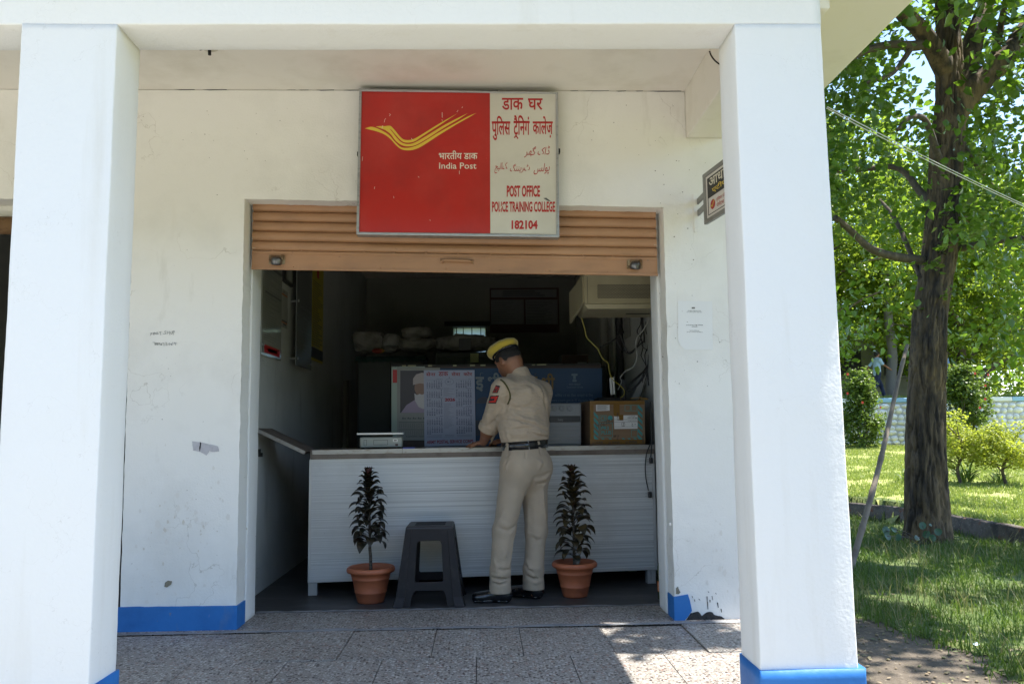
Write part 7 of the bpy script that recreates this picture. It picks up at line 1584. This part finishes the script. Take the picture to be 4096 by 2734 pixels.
# ------------------------------------------------------------------ pebble wall and terrace
WY = 22.3; pw = thing('pebble_wall', 'white painted river stone wall with a pale blue and white coping across the lawn', 'wall', (16, WY, .4))
M['whitestone'] = mat('whitewashed_stone', (.78, .78, .76), .8, var=[(6, (.62, .62, .61), .45, .65)], bump=(20, .3))
mb = MB(); mb.box(3, 34, WY+.02, WY+.4, .0, 1.86); mb.build('mortar', mat('wall_mortar', (.50, .50, .50), .9), pw)
mb = MB(); rs = random.Random(14); z = .42
while z < 1.78:
    h = rs.uniform(.15, .21); x = 3.2+rs.uniform(0, .2)
    while x < 33:
        w = rs.uniform(.20, .42); mb.ball((x+w/2, WY+.03, z+h/2+rs.uniform(-.03, .03)), (w*.48, .10, h*.5*rs.uniform(.85, 1.05)), 12, 8); x += w
    z += h*.97
mb.build('stones', M['whitestone'], pw, smooth=True)
M['palebl'] = mat('pale_blue_paint', (.28, .48, .66), .6); M['whitep'] = mat('white_coping_paint', (.72, .74, .75), .6)
x = 3.0; k = 0
while x < 34: mb = MB(); mb.box(x, x+1.195, WY-.06, WY+.46, 1.865, 2.01); mb.build('coping_block', M['palebl'] if k % 2 else M['whitep'], pw, bev=.02); x += 1.2; k += 1
mb = MB(); mb.box(3, 60, WY+.47, 60, 1.2, 2.03); struct(mb.build('terrace', M['lawn']))
P = []
while len(P) < 9000:
    y = WY+.5+12*rs.random()**1.5; q = rs.uniform(.42, .70); P.append((.74+q*(y-CY), y, 2.03))
tag(blades('terrace_grass', P, .05, .16, .014, M['lawngrass'], .8, 4), 'grass on the terrace behind the pebble wall', 'grass')
gw = thing('grey_building', 'plain grey building wall half hidden by leaves behind the walking man', 'building', (20, 33, 2.03))
mb = MB(); mb.box(13.5, 21.5, 33, 39, 2.03, 6.0); mb.build('wall', mat('grey_plaster', (.33, .32, .30), .85, var=[(.8, (.25, .25, .24), .45, .65)]), gw)
mb = MB(); mb.box(13.1, 21.9, 32.6, 39.4, 6.001, 6.25); mb.build('roof', M['cement'], gw)
mb = MB(); mb.box(13.5, 21.5, 32.9, 32.995, 2.03, 2.5); mb.build('plinth', M['cement'], gw)
for x in (15, 17.4, 19.6): mb = MB(); mb.box(x, x+1.1, 32.93, 32.995, 3.4, 4.6); w_ = mb.build('window', M['darkplastic'], gw); mb = MB(); mb.box(x-.08, x+1.18, 32.90, 32.992, 3.28, 3.395); mb.build('sill', M['cement'], w_)
stp = thing('tree_stump', 'grey bare trunk standing behind the pebble wall beside the walking man', 'tree', (.74+(3582-1920)/F_PX*29.6, 24.6, 2.03))
mb = MB(); q = ORG[stp.name]; rough_trunk(mb, [q, q+Vector((.02, 0, .8)), q+Vector((.12, 0, 1.7)), q+Vector((.05, 0, 3.2)), q+Vector((.2, .2, 5))], [.21, .18, .16, .14, .08], 20, .02, .1); recalc(mb.build('trunk', mat('grey_bark', (.15, .14, .13), .95, bump=(20, .6)), stp, smooth=True))
# ------------------------------------------------------------------ shrubs
def shrub(name, label, px, base_y, top_y, y, wpx, ncl, per, size, m, seed, flowers=0, group=None, cat='shrub'):
    D = y-CY; x = U(px, base_y, Y=y).x; z0 = zground(x, y); z1 = U(px, top_y, Y=y).z; r = wpx/2/F_PX*D; rs = random.Random(seed); t = thing(name, label, cat, (x, y, z0), group); mb = MB(); C = []
    for k in range(11):
        a = rs.uniform(0, 6.28); e = Vector((x+math.cos(a)*r*rs.uniform(.3, .9), y+math.sin(a)*r*rs.uniform(.3, .9), lerp(z0, z1, rs.uniform(.55, 1)))); mb.tube(catmull([Vector((x+rs.uniform(-.08, .08), y, z0)), Vector((x, y, z0)).lerp(e, .5)+Vector((rs.uniform(-.1, .1), 0, .1)), e], 5), [lerp(.018, .004, i/10) for i in range(11)], 6)
    mb.build('stems', M['branch'], t)
    for k in range(ncl):
        h = rs.random()**.8; rr = r*(1-.62*h**1.6)*math.sqrt(rs.random()); a = rs.uniform(0, 6.28); C.append((x+math.cos(a)*rr, y+math.sin(a)*rr, lerp(z0+.12, z1, h)))
    foliage('foliage', C, per, .10, size, M[m], t, seed, .1, .9)
    if flowers:
        for k in range(flowers):
            h = rs.uniform(.35, 1); a = rs.uniform(3.3, 6.1); p = Vector((x+math.cos(a)*r*.8, y+math.sin(a)*r*.8-.1, lerp(z0, z1, h))); mb = MB()
            for j in range(6): b = j*1.047; d = Vector((math.cos(b), -.3, math.sin(b))); s_ = Vector((-math.sin(b), 0, math.cos(b))); mb.quad(p, p+d*.025+s_*.018, p+d*.045, p+d*.025-s_*.018)
            mb.build('flower', mat('red_petals', (.55, .04, .03), .5), t)
    return t
shrub('tall_shrub', 'tall green shrub before the pebble wall, left of the leaning pole', 3452, 1800, 1490, 20.6, 175, 150, 42, .085, 'leafS', 51, 4, 'shrubs along the pebble wall')
shrub('tall_shrub', 'tall bushy shrub before the pebble wall, right of the big trunk', 3868, 1770, 1470, 20.6, 215, 170, 42, .085, 'leafS', 52, 5, 'shrubs along the pebble wall')
def bonsai(label, px, base_y, y, h, seed, spread):
    x = U(px, base_y, Y=y).x; z0 = zground(x, y); rs = random.Random(seed); t = thing('yellow_bush', label, 'bush', (x, y, z0), 'yellow green bushes on the lawn'); mb = MB(); C = []
    tr = catmull([Vector((x, y, z0)), Vector((x-.05, y, z0+h*.25)), Vector((x+.08, y, z0+h*.5)), Vector((x+.02, y, z0+h*.75))], 5); mb.tube(tr, [lerp(.032, .016, i/(len(tr)-1)) for i in range(len(tr))], 8)
    for k in range(22):
        b0_ = tr[rs.randrange(4, len(tr))]; a = rs.uniform(0, 6.28); L_ = spread*rs.uniform(.5, 1.0); e = b0_+Vector((math.cos(a)*L_, math.sin(a)*L_, rs.uniform(.0, .4)*h)); mb.tube(catmull([b0_, b0_.lerp(e, .5)+Vector((0, 0, .05)), e], 4), [lerp(.012, .003, i/8) for i in range(9)], 5)
        C += [tuple(b0_.lerp(e, q)+Vector((rs.uniform(-.06, .06), rs.uniform(-.06, .06), rs.uniform(0, .06)))) for q in (.45, .65, .8, .95, 1.05)]
    mb.build('trunk', M['branch'], t, smooth=True); foliage('crown', C, 40, .085, .045, M['leafY'], t, seed, .0, .55)
bonsai('small yellow green bush with a bent bare trunk beside the big tree', 3848, 1985, 10.1, 1.15, 61, .5)
bonsai('yellow green bush on a thin upright stem at the right edge', 4030, 2000, 9.9, 1.15, 62, .62)
def tuft(label, px, base_y, y, n, L_, w, seed, name='strap_leaved_plant'):
    x = U(px, base_y, Y=y).x; z0 = zground(x, y); rs = random.Random(seed); t = thing(name, label, 'plant', (x, y, z0), 'leafy clumps on the lawn'); V = []; Q = []; T = []
    for k in range(n):
        a = rs.uniform(0, 6.28); d = Vector((math.cos(a), math.sin(a), 0)); s_ = Vector((-d.y, d.x, 0)); el = rs.uniform(.8, 1.4); p = Vector((x, y, z0))+d*rs.uniform(0, .1)+s_*rs.uniform(-.1, .1); n0 = len(V); l = L_*rs.uniform(.6, 1.1)
        for i in range(7):
            u_ = i/6; ww = w*math.sin(math.pi*min(.97, u_*.85+.12)); V += [p-s_*ww, p+s_*ww]; p = p+(d*math.cos(el)+Vector((0, 0, 1))*math.sin(el))*l/6; el -= .28
        for i in range(6): Q.append((n0+2*i, n0+2*i+1, n0+2*i+3, n0+2*i+2)); T.append(rs.random())
    link_mesh('leaves', np_mesh('leaves', np.array([tuple(v) for v in V]), np.array(Q), T), M['leafS'], t, True)
tuft('clump of long strap leaves under the bent yellow bush', 3862, 1965, 10.4, 46, .75, .016, 71)
tuft('clump of thin grassy leaves under the upright yellow bush', 4000, 1985, 10.2, 60, .55, .007, 72)
tuft('sprawling clump of green blades left of the big trunk', 3620, 1935, 10.6, 26, .5, .012, 73)
# sapling with big round leaves at the foot of the tree
bs = thing('broad_leaved_sapling', 'low sapling with big round leaves at the foot of the big tree', 'plant', tuple(U(3690, 2190, Y=TY-.6)), None)
V = []; Q = []; T = []; mb = MB(); rs = random.Random(15); root = U(3690, 2215, Y=TY-.5); root.z = ZG
for px_, py_, s_ in ((3545, 2122, 21), (3550, 2143, 19), (3575, 2115, 17), (3592, 2148, 16), (3690, 2100, 17), (3705, 2135, 18), (3730, 2150, 17), (3752, 2125, 18), (3668, 2150, 14), (3655, 2185, 18), (3695, 2190, 18), (3722, 2098, 8), (3745, 2180, 12)):
    c = U(px_, py_, Y=TY-.62+rs.uniform(-.12, .1)); r = s_/F_PX*(TY-.6-CY); a = rs.uniform(0, 6.28); nn = Vector((rs.uniform(-.5, .5), -.8, rs.uniform(.3, .9))).normalized(); e1 = nn.orthogonal().normalized(); e2 = nn.cross(e1); n0 = len(V); V.append(c)
    for i in range(10): w = 2*math.pi*i/10; V.append(c+(e1*math.cos(w+a)*1.0+e2*math.sin(w+a)*.82)*r+nn*(.12*r*math.cos(2*w)))
    for i in range(10): Q.append((n0, n0+1+i, n0+1+(i+1) % 10)); T.append(rs.random()*.5)
    mb.tube(catmull([root+Vector((rs.uniform(-.05, .05), 0, 0)), root.lerp(c, .5)+Vector((0, -.03, .06)), c], 4), .004, 5)
mb.build('stems', M['branch'], bs); link_mesh('leaves', np_mesh('leaves', np.array([tuple(v) for v in V]), np.array(Q), T), leaf_mat('broad_leaf', (.03, .08, .04), (.06, .13, .06), (.1, .25, .06), .3, .25), bs, True)
# ------------------------------------------------------------------ bamboo pole, overhead wires
p0, p1 = U(3402, 2275, Z=ZG), U(3634, 1388, Y=TY-.45); mb = MB(); d = p1-p0; pts = []; rad = []
for i in range(41):
    q = i/40; pts.append(p0+d*q*1.01+Vector((.02*math.sin(q*5), 0, .01*math.sin(q*9)))); rad.append(lerp(.034, .022, q)*(1.16 if i % 6 == 0 else 1))
mb.tube(pts, rad, 12); tag(mb.build('bamboo_pole', mat('grey_bamboo', (.20, .16, .125), .8, var=[(8, (.13, .10, .08), .45, .65, (1, 1, .3))], bump=(30, .3)), smooth=True), 'weathered bamboo pole leaning against the big tree trunk', 'pole')
a, b = U(3310, 428, Y=.4), U(4096, 782, Y=3.2); mb = MB()
for dz, dy in ((0, 0), (-.016, .012)): e = b+(b-a)*1.3; mb.tube([a.lerp(e, i/20)+Vector((0, dy, dz*(1 if i else .3)-.10*math.sin(math.pi*i/20))) for i in range(21)], .004, 6)
tag(mb.build('overhead_wire', mat('pale_wire', (.45, .43, .40), .5)), 'pair of pale wires running from the building out past the big tree', 'wire')
